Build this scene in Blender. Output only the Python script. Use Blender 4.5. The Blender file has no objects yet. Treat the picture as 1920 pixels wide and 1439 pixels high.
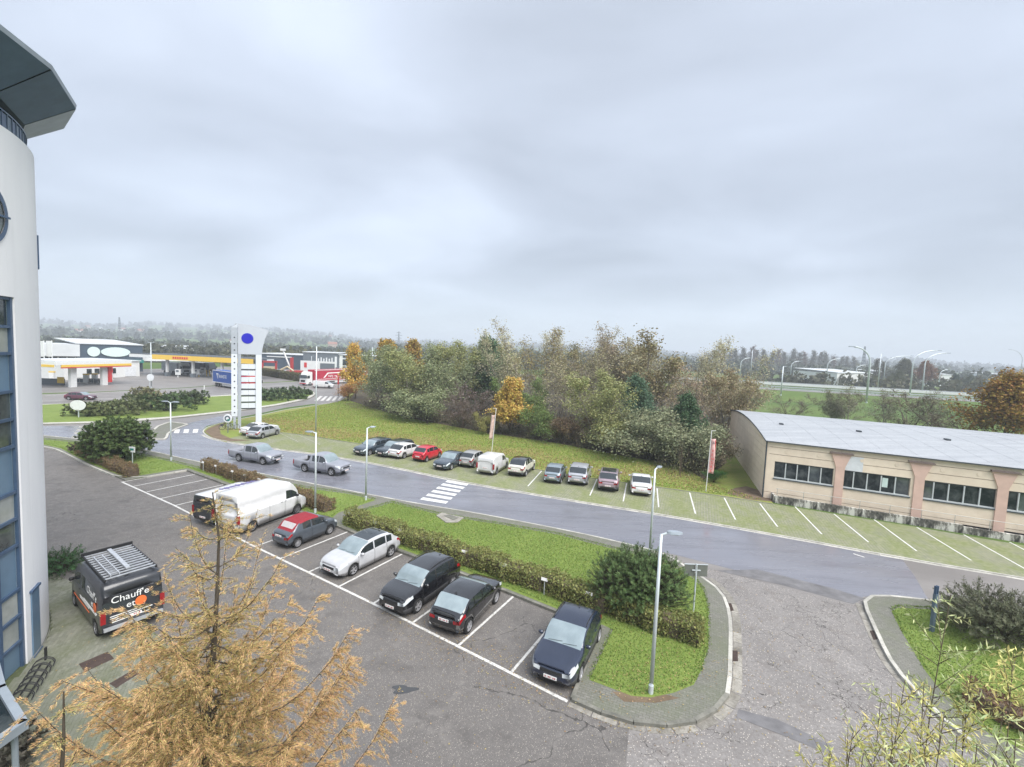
import bpy, math, random
import numpy as np
from mathutils import Vector, Matrix
S = bpy.context.scene
R = math.radians
# ---------------------------------------------------------------- camera
CAM_H, PITCH, ROLL, FPX = 12.0, 0.0721, 0.0417, 851.3      # metres, rad, rad, focal length in photo pixels (1920 wide)
_fw = Vector((0, math.cos(PITCH), -math.sin(PITCH)))
_rt = Vector((1, 0, 0)); _up = _rt.cross(_fw)
CR = _rt*math.cos(ROLL) + _up*math.sin(ROLL)
CU = -_rt*math.sin(ROLL) + _up*math.cos(ROLL)
cam_d = bpy.data.cameras.new('camera'); cam = bpy.data.objects.new('camera', cam_d)
S.collection.objects.link(cam); S.camera = cam
cam_d.sensor_width = 36; cam_d.lens = 36*FPX/1920; cam_d.clip_start = .1; cam_d.clip_end = 20000
m = Matrix.Identity(4)
for i in range(3):
    m[i][0] = CR[i]; m[i][1] = CU[i]; m[i][2] = -_fw[i]
m.translation = (0, 0, CAM_H); cam.matrix_world = m
# ---------------------------------------------------------------- sky, sun, exposure
SUN_EL, SUN_AZ = R(52), R(138)
W = bpy.data.worlds.new('World'); S.world = W; W.use_nodes = True
def build_world():
    nt = W.node_tree; nt.nodes.clear(); N = nt.nodes.new; L = nt.links.new
    out = N('ShaderNodeOutputWorld'); bg = N('ShaderNodeBackground'); bg.inputs[1].default_value = .1
    L(bg.outputs[0], out.inputs[0])
    sky = N('ShaderNodeTexSky'); sky.sky_type = 'NISHITA'; sky.sun_disc = False
    sky.sun_elevation = SUN_EL; sky.sun_rotation = SUN_AZ
    tc = N('ShaderNodeTexCoord'); sp = N('ShaderNodeSeparateXYZ'); L(tc.outputs['Generated'], sp.inputs[0])
    # the cloud sheet: direction projected on a flat layer overhead
    mx = N('ShaderNodeMath'); mx.operation = 'MAXIMUM'; mx.inputs[1].default_value = 0.0; L(sp.outputs[2], mx.inputs[0])
    ad = N('ShaderNodeMath'); ad.operation = 'ADD'; ad.inputs[1].default_value = .22; L(mx.outputs[0], ad.inputs[0])
    dv = N('ShaderNodeVectorMath'); dv.operation = 'DIVIDE'; L(tc.outputs['Generated'], dv.inputs[0])
    cb = N('ShaderNodeCombineXYZ'); L(ad.outputs[0], cb.inputs[0]); L(ad.outputs[0], cb.inputs[1]); L(ad.outputs[0], cb.inputs[2])
    L(cb.outputs[0], dv.inputs[1])
    mp = N('ShaderNodeMapping'); L(dv.outputs[0], mp.inputs[0]); mp.inputs['Scale'].default_value = (.75, 1.0, .3); mp.inputs['Rotation'].default_value = (0, 0, R(16))
    mp.inputs['Location'].default_value = (CLOUD[0], CLOUD[1], 0)
    nz = N('ShaderNodeTexNoise'); nz.inputs['Scale'].default_value = 1.3; nz.inputs['Detail'].default_value = 6; nz.inputs['Roughness'].default_value = .45; nz.inputs['Distortion'].default_value = .35
    L(mp.outputs[0], nz.inputs['Vector'])
    rp = N('ShaderNodeValToRGB'); L(nz.outputs[0], rp.inputs[0]); e = rp.color_ramp.elements
    e[0].position = .3; e[0].color = (1.17, 1.29, 1.49, 1); e[1].position = .7; e[1].color = (1.93, 2.13, 2.47, 1)
    el = e.new(.52); el.color = (1.55, 1.71, 1.99, 1)
    # pale air near the horizon
    hr = N('ShaderNodeMapRange'); L(sp.outputs[2], hr.inputs[0]); hr.inputs[1].default_value = 0.0; hr.inputs[2].default_value = .16; hr.inputs[3].default_value = .8; hr.inputs[4].default_value = 0
    mh = N('ShaderNodeMix'); mh.data_type = 'RGBA'; L(hr.outputs[0], mh.inputs[0]); L(rp.outputs[0], mh.inputs[6]); mh.inputs[7].default_value = (2.0, 2.28, 2.58, 1)
    # overcast brightens slowly towards the zenith
    zr = N('ShaderNodeMapRange'); L(sp.outputs[2], zr.inputs[0]); zr.inputs[1].default_value = .1; zr.inputs[2].default_value = 1; zr.inputs[3].default_value = 1.0; zr.inputs[4].default_value = 1.45
    ms = N('ShaderNodeVectorMath'); ms.operation = 'SCALE'; L(mh.outputs[2], ms.inputs[0]); L(zr.outputs[0], ms.inputs['Scale'])
    mm = N('ShaderNodeMix'); mm.data_type = 'RGBA'; mm.inputs[0].default_value = .94; L(sky.outputs[0], mm.inputs[6]); L(ms.outputs[0], mm.inputs[7])
    L(mm.outputs[2], bg.inputs[0])
CLOUD = (2.3, .4)
build_world()
sun_d = bpy.data.lights.new('sun', 'SUN'); sun_d.energy = 1.5; sun_d.angle = R(50); sun_d.color = (1, .97, .93)
sun = bpy.data.objects.new('sun', sun_d); S.collection.objects.link(sun)
_sd = Vector((math.sin(SUN_AZ)*math.cos(SUN_EL), math.cos(SUN_AZ)*math.cos(SUN_EL), math.sin(SUN_EL)))
sun.rotation_euler = _sd.to_track_quat('Z', 'Y').to_euler(); sun.location = (0, 0, 60)
S.view_settings.view_transform = 'Standard'; S.view_settings.look = 'None'; S.view_settings.gamma = 1
S.view_settings.exposure = 2.0; S.view_settings.use_curve_mapping = False
S.cycles.max_bounces = 6; S.cycles.transparent_max_bounces = 6; S.cycles.volume_bounces = 0
S.cycles.caustics_reflective = False; S.cycles.caustics_refractive = False; S.cycles.sample_clamp_indirect = 4
# ---------------------------------------------------------------- helpers
def ray(px, py):
    return (_fw*FPX + CR*(px-960) - CU*(py-719.5))
def gp(px, py, z=0.0):
    """point of the level z seen at a photo pixel (a survey of the ground plan)"""
    d = ray(px, py); t = (z-CAM_H)/d.z
    return Vector((d.x*t, d.y*t, z))
def proj(P):
    v = Vector(P)-Vector((0, 0, CAM_H)); w = v.dot(_fw)
    return 960+FPX*v.dot(CR)/w, 719.5-FPX*v.dot(CU)/w
def height_to(P, ytop):
    """height of an upright thing standing at P whose top is seen at photo row ytop"""
    lo, hi = 0., 80.
    for _ in range(40):
        mid = (lo+hi)/2
        if proj((P[0], P[1], P[2]+mid))[1] > ytop: lo = mid
        else: hi = mid
    return lo
COL = S.collection
def link(name, me, mats, parent=None, loc=None, rz=0, smooth=False):
    o = bpy.data.objects.new(name, me); COL.objects.link(o)
    if mats:
        for mt in (mats if isinstance(mats, (list, tuple)) else [mats]):
            if mt and mt.name not in [q.name for q in me.materials if q]: me.materials.append(mt)
    if parent: o.parent = parent
    if loc is not None: o.location = loc
    if rz: o.rotation_euler = (0, 0, rz)
    return o
def tag(o, label=None, cat=None, group=None, kind=None):
    if label: o['label'] = label
    if cat: o['category'] = cat
    if group: o['group'] = group
    if kind: o['kind'] = kind
    return o
def thing(name, label, cat, loc=(0, 0, 0), rz=0, group=None):
    o = bpy.data.objects.new(name, None); COL.objects.link(o); o.location = loc; o.rotation_euler = (0, 0, rz)
    o.empty_display_size = .2
    return tag(o, label, cat, group)
def kids(o): return [c for c in CHILD.get(o.name, [])] if False else list(o.children)
def copy_tree(o, parent=None):
    c = o.copy(); COL.objects.link(c)
    if parent is not None: c.parent = parent; c.matrix_parent_inverse = Matrix.Identity(4)
    for ch in o.children: copy_tree(ch, c)
    return c
class MB:
    """collects quads and tubes, then links them as one mesh object"""
    def __init__(s): s.v = []; s.f = []; s.mi = []; s.cur = 0
    def add(s, vs, fs):
        b = len(s.v); s.v += [tuple(q) for q in vs]
        for f in fs: s.f.append([b+i for i in f]); s.mi.append(s.cur)
    def quad(s, *p): s.add(p, [list(range(len(p)))])
    def box(s, c, d, rz=0, M_=None, bev=0):
        x, y, z = d[0]/2, d[1]/2, d[2]/2
        vs = [Vector((i*x, j*y, k*z)) for k in (-1, 1) for j in (-1, 1) for i in (-1, 1)]
        if rz:
            rot = Matrix.Rotation(rz, 3, 'Z'); vs = [rot @ q for q in vs]
        if M_ is not None: vs = [M_ @ q for q in vs]
        vs = [q+Vector(c) for q in vs]
        s.add(vs, [(0, 2, 3, 1), (4, 5, 7, 6), (0, 1, 5, 4), (2, 6, 7, 3), (0, 4, 6, 2), (1, 3, 7, 5)])
    def box2(s, a, b, w, z0, z1, ext=0):
        """upright slab along the ground line a-b, width w, from z0 to z1"""
        a = Vector((a[0], a[1], 0)); b = Vector((b[0], b[1], 0)); d = (b-a)
        if d.length < 1e-6: return
        u = d.normalized(); a = a-u*ext; b = b+u*ext; n = Vector((-u.y, u.x, 0))*(w/2)
        q = [a-n, b-n, b+n, a+n]
        s.add([(p.x, p.y, z0) for p in q]+[(p.x, p.y, z1) for p in q], [(3, 2, 1, 0), (4, 5, 6, 7), (0, 1, 5, 4), (1, 2, 6, 5), (2, 3, 7, 6), (3, 0, 4, 7)])
    def prism(s, poly, z0, z1, bottom=True):
        n = len(poly); area = sum(poly[i][0]*poly[(i+1) % n][1]-poly[(i+1) % n][0]*poly[i][1] for i in range(n))
        if area < 0: poly = poly[::-1]
        vs = [(p[0], p[1], z0) for p in poly]+[(p[0], p[1], z1) for p in poly]
        fs = [list(range(n, 2*n))]+([list(range(n))[::-1]] if bottom else [])+[(i, (i+1) % n, n+(i+1) % n, n+i) for i in range(n)]
        s.add(vs, fs)
    def tube(s, pts, rad, n=8, cap=True):
        pts = [Vector(p) for p in pts]
        if not isinstance(rad, (list, tuple)): rad = [rad]*len(pts)
        vs = []; ref = None
        for i, p in enumerate(pts):
            d = (pts[min(i+1, len(pts)-1)]-pts[max(i-1, 0)])
            d = d.normalized() if d.length > 1e-9 else Vector((0, 0, 1))
            a = d.orthogonal().normalized() if ref is None else (ref-d*ref.dot(d)).normalized()
            ref = a; b = d.cross(a)
            for k in range(n):
                t = 2*math.pi*k/n; vs.append(p+(a*math.cos(t)+b*math.sin(t))*rad[i])
        fs = [(i*n+k, i*n+(k+1) % n, (i+1)*n+(k+1) % n, (i+1)*n+k) for i in range(len(pts)-1) for k in range(n)]
        if cap: fs += [list(range(n))[::-1], list(range((len(pts)-1)*n, len(pts)*n))]
        s.add(vs, fs)
    def lathe(s, prof, n=24, c=(0, 0, 0), axis='Z'):
        vs = []
        for r, z in prof:
            for k in range(n):
                t = 2*math.pi*k/n
                if axis == 'Z': q = (r*math.cos(t), r*math.sin(t), z)
                elif axis == 'Y': q = (r*math.cos(t), z, r*math.sin(t))
                else: q = (z, r*math.cos(t), r*math.sin(t))
                vs.append((q[0]+c[0], q[1]+c[1], q[2]+c[2]))
        s.add(vs, [(i*n+k, i*n+(k+1) % n, (i+1)*n+(k+1) % n, (i+1)*n+k) for i in range(len(prof)-1) for k in range(n)])
    def mesh(s, name, smooth=False):
        me = bpy.data.meshes.new(name); me.from_pydata(s.v, [], s.f)
        if any(s.mi): me.polygons.foreach_set('material_index', s.mi)
        if smooth: me.polygons.foreach_set('use_smooth', [True]*len(me.polygons))
        me.update(); return me
    def build(s, name, mats, parent=None, loc=None, rz=0, smooth=False):
        return link(name, s.mesh(name, smooth), mats, parent, loc, rz)
def cards(name, C, U, V, mats, parent=None, tri=False):
    """many loose leaf faces: centres C, half axes U and V, all (n,3) arrays"""
    n = len(C)
    if tri:
        P = np.stack([C-U, C+U, C+V], 1); k = 3
    else:
        P = np.stack([C-U, C-V, C+U, C+V], 1); k = 4      # a lozenge reads as a leaf
    me = bpy.data.meshes.new(name); me.vertices.add(n*k); me.vertices.foreach_set('co', P.reshape(-1).astype('f'))
    me.loops.add(n*k); me.loops.foreach_set('vertex_index', np.arange(n*k, dtype='i'))
    me.polygons.add(n); me.polygons.foreach_set('loop_start', np.arange(0, n*k, k, dtype='i'))
    me.update(calc_edges=True)
    if parent is False: 
        for mt in mats if isinstance(mats, (list, tuple)) else [mats]: me.materials.append(mt)
        return me
    return link(name, me, mats, parent)
def rand_dirs(rng, n):
    v = rng.normal(size=(n, 3)); return v/np.linalg.norm(v, axis=1, keepdims=True)
# ---------------------------------------------------------------- materials
MATS = {}
class T:
    """a small node writer"""
    def __init__(s, name):
        s.m = bpy.data.materials.new(name); s.m.use_nodes = True; s.nt = s.m.node_tree; s.b = s.nt.nodes['Principled BSDF']
        s.L = s.nt.links.new; MATS[name] = s.m
    def N(s, t, **k):
        n = s.nt.nodes.new('ShaderNode'+t)
        for a, v in k.items(): setattr(n, a, v)
        return n
    def put(s, sock, v):
        if hasattr(v, 'is_linked') or hasattr(v, 'links'): s.L(v, sock)
        elif isinstance(v, (tuple, list)) and len(v) == 3 and sock.type == 'RGBA': sock.default_value = (*v, 1)
        else: sock.default_value = v
    def pos(s, sc=None, rot=None, obj=False):
        o = s.N('TexCoord').outputs['Object'] if obj else s.N('NewGeometry').outputs['Position']
        if sc is None and rot is None: return o
        mp = s.N('Mapping'); s.L(o, mp.inputs[0])
        if sc is not None: mp.inputs['Scale'].default_value = sc if isinstance(sc, tuple) else (sc,)*3
        if rot is not None: mp.inputs['Rotation'].default_value = (0, 0, rot)
        return mp.outputs[0]
    def noise(s, scale, detail=4, rough=.55, vec=None, dist=0):
        n = s.N('TexNoise'); n.inputs['Scale'].default_value = scale; n.inputs['Detail'].default_value = detail
        n.inputs['Roughness'].default_value = rough; n.inputs['Distortion'].default_value = dist
        s.L(vec if vec is not None else s.pos(), n.inputs['Vector']); return n.outputs[0]
    def voro(s, scale, feature='F1', vec=None, out=0):
        n = s.N('TexVoronoi', feature=feature); n.inputs['Scale'].default_value = scale
        s.L(vec if vec is not None else s.pos(), n.inputs['Vector']); return n.outputs[out]
    def ramp(s, f, pts):
        r = s.N('ValToRGB'); s.L(f, r.inputs[0]); e = r.color_ramp.elements
        while len(e) < len(pts): e.new(.5)
        for i, (p, c) in enumerate(pts):
            e[i].position = p; e[i].color = (c, c, c, 1) if not isinstance(c, (tuple, list)) else (*c, 1)
        return r.outputs[0]
    def mix(s, f, a, b, mode='MIX'):
        n = s.N('Mix', data_type='RGBA', blend_type=mode); s.put(n.inputs[0], f); s.put(n.inputs[6], a); s.put(n.inputs[7], b); return n.outputs[2]
    def math(s, op, a, b=0.0):
        n = s.N('Math', operation=op); s.put(n.inputs[0], a); s.put(n.inputs[1], b); return n.outputs[0]
    def island(s): return s.N('NewGeometry').outputs['Random Per Island']
    def rnd(s): return s.N('ObjectInfo').outputs['Random']
    def bump(s, h, st=.3, d=.02):
        n = s.N('Bump'); n.inputs['Strength'].default_value = st; n.inputs['Distance'].default_value = d
        s.L(h, n.inputs['Height']); s.L(n.outputs[0], s.b.inputs['Normal'])
    def fin(s, col=None, rough=None, metal=None, spec=None, coat=None):
        if col is not None: s.put(s.b.inputs['Base Color'], col)
        if rough is not None: s.put(s.b.inputs['Roughness'], rough)
        if metal is not None: s.b.inputs['Metallic'].default_value = metal
        if spec is not None: s.b.inputs['Specular IOR Level'].default_value = spec
        if coat is not None: s.b.inputs['Coat Weight'].default_value = coat; s.b.inputs['Coat Roughness'].default_value = .06
        return s.m
def plain(name, col, rough=.6, metal=0, spec=.4, var=.12, scale=3.0, coat=None, obj=True):
    """one colour with slight wear and unevenness of its own"""
    t = T(name); n = t.noise(scale, 5, .6, t.pos(obj=obj))
    f = t.ramp(n, [(.3, 1-var), (.7, 1+var*.5)])
    return t.fin(t.mix(1.0, col, f, 'MULTIPLY'), rough, metal, spec, coat)
# ================================================================ ground materials
def ground_mats():
    t = T('asphalt_car_park')
    big = t.noise(.35, 5, .6); mid = t.noise(2.2, 4, .6); fine = t.noise(60, 2, .7)
    c = t.mix(t.ramp(big, [(.3, 0), (.7, 1)]), (.088, .08, .075), (.14, .128, .119))
    c = t.mix(t.ramp(mid, [(.42, 0), (.6, 1)]), c, (.115, .105, .098), 'MIX')
    c = t.mix(t.ramp(fine, [(.35, .0), (.75, .6)]), c, (.2, .19, .178))
    sp = t.voro(23, out=0); keep = t.voro(23, out=1)                      # pale chippings and leaf crumbs
    k = t.math('MULTIPLY', t.math('LESS_THAN', sp, .3), t.math('GREATER_THAN', t.ramp(keep, [(0, 0), (1, 1)]), .62))
    c = t.mix(k, c, (.36, .325, .285)); c = t.mix(t.math('MULTIPLY', t.math('LESS_THAN', t.voro(47), .3), t.math('GREATER_THAN', t.voro(47, out=1), .6)), c, (.3, .27, .24))
    w = t.pos(); ds = t.N('VectorMath', operation='ADD'); t.L(w, ds.inputs[0])
    nc = t.N('TexNoise'); nc.inputs['Scale'].default_value = 1.1; nc.inputs['Detail'].default_value = 6; t.L(w, nc.inputs['Vector']); sc = t.N('VectorMath', operation='SCALE'); sc.inputs['Scale'].default_value = .7; t.L(nc.outputs[1], sc.inputs[0]); t.L(sc.outputs[0], ds.inputs[1])
    c = t.mix(t.ramp(t.noise(.7, 5, .65), [(.5, 0), (.72, .6)]), c, (.066, .061, .058)); cr = t.voro(.26, 'DISTANCE_TO_EDGE', ds.outputs[0]); cm = t.math('MULTIPLY', t.math('LESS_THAN', cr, .005), t.math('GREATER_THAN', t.noise(.1, 2), .52))
    c = t.mix(cm, c, (.065, .06, .056)); c = t.mix(t.math('MULTIPLY', t.ramp(cr, [(.0, .55), (.05, 0)]), t.ramp(t.noise(3, 3), [(.45, 0), (.6, 1)])), c, (.2, .185, .17))
    t.bump(fine, .35, .01); t.fin(c, t.ramp(mid, [(.3, .5), (.7, .78)]), spec=.35)
    t = T('asphalt_entrance')
    big = t.noise(.4, 6, .65, dist=.6); fine = t.noise(55, 2, .7)
    c = t.mix(t.ramp(big, [(.35, 0), (.68, 1)]), (.16, .15, .143), (.265, .25, .238))
    c = t.mix(t.ramp(t.noise(1.1, 6, .7), [(.56, 0), (.68, .7)]), c, (.13, .105, .088))
    c = t.mix(t.ramp(t.noise(9, 4, .75), [(.4, 0), (.62, .75)]), c, (.12, .108, .1)); c = t.mix(t.ramp(fine, [(.35, .0), (.75, .5)]), c, (.3, .28, .265))
    sp = t.voro(15, out=0); keep = t.voro(15, out=1)
    k = t.math('MULTIPLY', t.math('LESS_THAN', sp, .27), t.math('GREATER_THAN', t.ramp(keep, [(0, 0), (1, 1)]), .55))
    c = t.mix(k, c, (.46, .42, .37))
    w = t.pos(); ds = t.N('VectorMath', operation='ADD'); t.L(w, ds.inputs[0])
    nc = t.N('TexNoise'); nc.inputs['Scale'].default_value = 1.3; nc.inputs['Detail'].default_value = 5; t.L(w, nc.inputs['Vector']); t.L(nc.outputs[1], ds.inputs[1])
    cr = t.voro(.85, 'DISTANCE_TO_EDGE', ds.outputs[0]); wd = t.ramp(t.noise(.5, 3), [(.42, .0), (.75, .012)])
    cm = t.math('LESS_THAN', cr, wd); c = t.mix(cm, c, (.05, .046, .042)); c2 = t.voro(2.3, 'DISTANCE_TO_EDGE', ds.outputs[0]); cm2 = t.math('MULTIPLY', t.math('LESS_THAN', c2, .022), t.math('GREATER_THAN', t.noise(.45, 3), .57)); c = t.mix(cm2, c, (.075, .068, .06))
    t.bump(fine, .35, .01); t.fin(c, .62, spec=.35)
    t = T('asphalt_road_old')
    big = t.noise(.12, 5, .6, t.pos((1, 2.5, 1), .39)); fine = t.noise(40, 2, .7)
    c = t.mix(t.ramp(big, [(.35, 0), (.7, 1)]), (.15, .138, .13), (.225, .21, .198)); c = t.mix(t.ramp(fine, [(.3, 0), (.8, .35)]), c, (.28, .26, .25))
    t.fin(c, .5, spec=.4)
    t = T('asphalt_road_damp')                                            # newer, bluish, still damp
    big = t.noise(.16, 4, .55, t.pos((.5, 2.2, 1), .39)); fine = t.noise(45, 2, .7)
    c = t.mix(t.ramp(big, [(.35, 0), (.7, 1)]), (.15, .152, .178), (.19, .192, .22)); c = t.mix(t.ramp(fine, [(.35, 0), (.8, .25)]), c, (.25, .25, .265))
    c = t.mix(t.ramp(t.noise(.5, 5, .65, t.pos((.35, 3.2, 1), .39)), [(.5, 0), (.66, .5)]), c, (.11, .11, .128))
    t.fin(c, t.ramp(t.noise(.35, 5, .6, t.pos((.5, 2.4, 1), .39)), [(.35, .12), (.65, .36)]), spec=.7)
    t = T('grass_lawn')
    a = t.noise(.5, 5, .6); b = t.noise(7, 4, .7); d = t.noise(70, 2, .7)
    c = t.mix(t.ramp(a, [(.35, 0), (.68, 1)]), (.11, .17, .03), (.19, .255, .058)); c = t.mix(t.ramp(b, [(.35, 0), (.75, .8)]), c, (.25, .295, .085))
    c = t.mix(t.ramp(d, [(.3, 0), (.8, .5)]), c, (.06, .1, .016)); c = t.mix(t.ramp(t.noise(1.3, 5, .7), [(.58, 0), (.75, .55)]), c, (.22, .19, .08))
    t.bump(b, .5, .05); t.fin(c, .8, spec=.2)
    t = T('grass_meadow')                                                  # mown bank with bands of dead leaves
    a = t.noise(.16, 5, .6, t.pos((1, 2.6, 1), .39)); b = t.noise(3, 5, .7, t.pos((1, 1.9, 1), .39)); d = t.noise(30, 3, .7)
    c = t.mix(t.ramp(a, [(.38, 0), (.62, 1)]), (.17, .245, .04), (.26, .32, .075)); band = t.ramp(t.noise(.09, 3, .5, t.pos((.5, 2.6, 1), .39)), [(.44, 0), (.56, 1)])
    c = t.mix(t.math('MULTIPLY', t.ramp(b, [(.42, 0), (.55, 1)]), t.math('ADD', t.math('MULTIPLY', band, .55), .25)), c, (.33, .25, .12))
    c = t.mix(t.ramp(d, [(.35, 0), (.65, .65)]), c, (.11, .14, .03)); t.bump(b, .6, .08); t.fin(c, .85, spec=.15)
    t = T('grass_field')
    a = t.noise(.02, 4, .6); b = t.noise(.6, 5, .7)
    c = t.mix(t.ramp(a, [(.4, 0), (.6, 1)]), (.07, .125, .03), (.125, .17, .05)); c = t.mix(t.ramp(b, [(.4, 0), (.75, .6)]), c, (.055, .085, .025)); t.fin(c, .9, spec=.1)
    t = T('grass_paver')                                                   # mossy grass pavers
    v = t.pos(rot=.39); br = t.N('TexBrick'); t.L(v, br.inputs['Vector']); br.inputs['Scale'].default_value = 1; br.inputs['Brick Width'].default_value = .2; br.inputs['Row Height'].default_value = .2; br.inputs['Mortar Size'].default_value = .025; br.offset = 0
    br.inputs['Color1'].default_value = (.2, .2, .165, 1); br.inputs['Color2'].default_value = (.26, .255, .21, 1); br.inputs['Mortar'].default_value = (.15, .17, .07, 1)
    a = t.noise(.35, 6, .65, t.pos((1.6, 1, 1), .39)); b = t.noise(4, 5, .7)
    c = t.mix(t.ramp(a, [(.4, 0), (.58, .9)]), br.outputs[0], (.165, .19, .075)); c = t.mix(t.ramp(b, [(.45, 0), (.66, .6)]), c, (.3, .295, .19))
    c = t.mix(t.ramp(t.noise(.9, 5, .7), [(.6, 0), (.75, .5)]), c, (.14, .12, .08)); t.bump(b, .4, .03); t.fin(c, .8, spec=.2)
    t = T('pavement_slab')
    v = t.pos(rot=.39); br = t.N('TexBrick'); t.L(v, br.inputs['Vector']); br.inputs['Scale'].default_value = 1; br.inputs['Brick Width'].default_value = .22; br.inputs['Row Height'].default_value = .11; br.inputs['Mortar Size'].default_value = .008
    br.inputs['Color1'].default_value = (.15, .148, .13, 1); br.inputs['Color2'].default_value = (.19, .183, .165, 1); br.inputs['Mortar'].default_value = (.1, .105, .07, 1)
    a = t.noise(.7, 6, .65); c = t.mix(t.ramp(a, [(.42, 0), (.7, .7)]), br.outputs[0], (.13, .145, .09)); c = t.mix(t.ramp(t.noise(9, 5, .7), [(.55, 0), (.7, .6)]), c, (.3, .28, .24))
    t.bump(br.outputs[1], .3, .01); t.fin(c, .75, spec=.25)
    t = T('kerb_concrete')
    a = t.noise(1.7, 6, .7); c = t.mix(t.ramp(a, [(.35, 0), (.7, 1)]), (.36, .35, .31), (.55, .53, .48)); c = t.mix(t.ramp(t.noise(14, 4, .7), [(.52, 0), (.75, .6)]), c, (.2, .2, .15))
    r = t.ramp(t.rnd(), [(0, .78), (1, 1.1)]); t.fin(t.mix(1., c, r, 'MULTIPLY'), .8, spec=.25)
    t = T('gutter_concrete')
    a = t.noise(2.2, 6, .7); c = t.mix(t.ramp(a, [(.35, 0), (.7, 1)]), (.2, .185, .16), (.38, .36, .32)); c = t.mix(t.ramp(t.noise(14, 4, .7), [(.5, 0), (.7, .7)]), c, (.15, .14, .11)); r = t.ramp(t.rnd(), [(0, .7), (1, 1.15)]); t.fin(t.mix(1., c, r, 'MULTIPLY'), .8, spec=.25)
    t = T('kerb_dark')
    a = t.noise(1.7, 6, .7); c = t.mix(t.ramp(a, [(.35, 0), (.7, 1)]), (.13, .13, .11), (.27, .26, .225)); r = t.ramp(t.rnd(), [(0, .8), (1, 1.15)]); t.fin(t.mix(1., c, r, 'MULTIPLY'), .8, spec=.25)
    t = T('road_paint')
    a = t.noise(6, 6, .75); c = t.mix(t.ramp(a, [(.5, 0), (.64, .85)]), (.6, .59, .56), (.22, .21, .2)); t.fin(c, .6, spec=.3)
    t = T('road_paint_fresh')
    a = t.noise(9, 6, .75); c = t.mix(t.ramp(a, [(.5, 0), (.66, .7)]), (.66, .66, .64), (.33, .32, .31)); t.fin(c, .55, spec=.3)
    t = T('road_paint_worn')
    a = t.noise(5, 6, .8); c = t.mix(t.ramp(a, [(.4, 0), (.62, 1)]), (.45, .43, .39), (.15, .14, .13)); t.fin(c, .65, spec=.3)
    t = T('forecourt_paver')
    r = t.island(); c = t.mix(r, (.155, .16, .125), (.225, .225, .185)); a = t.noise(.6, 6, .65); c = t.mix(t.ramp(a, [(.4, 0), (.68, .85)]), c, (.115, .13, .07))
    c = t.mix(t.ramp(t.noise(12, 4, .7), [(.5, 0), (.75, .5)]), c, (.24, .235, .2)); t.fin(c, .8, spec=.2)
    plain('joint_moss', (.085, .1, .045), .9, var=.4, scale=5)
    plain('bare_soil', (.16, .115, .075), .95, var=.4, scale=1.2, obj=False)
    plain('wood_floor', (.075, .06, .035), .95, var=.5, scale=1.0, obj=False)
    plain('rust_iron', (.085, .06, .05), .7, .3, var=.3, scale=8)
    t = T('puddle_water'); t.fin((.05, .05, .05), .04, spec=.8)
    plain('asphalt_patch', (.16, .155, .158), .6, var=.35, scale=1.5, obj=False)
ground_mats()
def sheet(name, pts, z, mat, kind='structure', px=True, parent=None):
    P = [gp(x, y, z) for x, y in pts] if px else [Vector((x, y, z)) for x, y in pts]
    me = bpy.data.meshes.new(name); me.from_pydata([tuple(q) for q in P], [], [list(range(len(P)))])
    a = sum(P[i].x*P[(i+1) % len(P)].y-P[(i+1) % len(P)].x*P[i].y for i in range(len(P)))
    if a < 0: me.flip_normals()
    o = link(name, me, MATS[mat], parent)
    if kind and not parent: o['kind'] = kind
    return o
def raised(name, pts, z0, z1, mat, px=True):
    P = [gp(x, y, z1) for x, y in pts] if px else pts
    b = MB(); b.prism(P, z0, z1, bottom=False); o = b.build(name, MATS[mat]); o['kind'] = 'structure'; return o
def resample(P, step):
    out = [P[0].copy()]; acc = 0
    L = [0]
    for i in range(1, len(P)): L.append(L[-1]+(P[i]-P[i-1]).length)
    n = max(1, round(L[-1]/step)); res = []
    for k in range(n+1):
        s = L[-1]*k/n; i = 0
        while i < len(L)-2 and L[i+1] < s: i += 1
        f = (s-L[i])/max(1e-9, L[i+1]-L[i]); res.append(P[i].lerp(P[i+1], min(1, f)))
    return res
def smooth_line(P, it=2):
    for _ in range(it):
        Q = [P[0]]
        for i in range(len(P)-1): Q += [P[i].lerp(P[i+1], .25), P[i].lerp(P[i+1], .75)]
        P = Q+[P[-1]]
    return P
def kerb_row(name, pts, w, z0, z1, mat, step=1.0, off=0.0, gap=.012, part='kerb_stone', px=True, sm=1, jit=.004):
    P = [gp(x, y, z1) for x, y in pts] if px else [Vector((*q[:2], z1)) for q in pts]
    P = resample(smooth_line(P, sm), step); rng = random.Random(len(P)*7+int(w*100))
    root = thing(name, None, None, (0, 0, 0)); root['kind'] = 'structure'
    big = MB()
    for i in range(len(P)-1):
        a, b = P[i], P[i+1]; u = (b-a); l = u.length
        if l < 1e-4: continue
        u.normalize(); n = Vector((-u.y, u.x, 0))*off
        mid = (a+b)/2+n; far = mid.length > 62
        q = big if far else MB()
        dz = rng.uniform(-jit, jit)
        if far: q.box2(a+n, b+n, w, z0, z1+dz, ext=-gap/2)
        else:
            q.box((0, 0, (z0+z1+dz)/2), (l-gap, w, z1+dz-z0))
            q.build(part, MATS[mat], root, (mid.x, mid.y, 0), math.atan2(u.y, u.x))
    if big.v: o = big.build(part+'_run', MATS[mat], root); o['kind'] = 'stuff'
    return root
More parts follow.
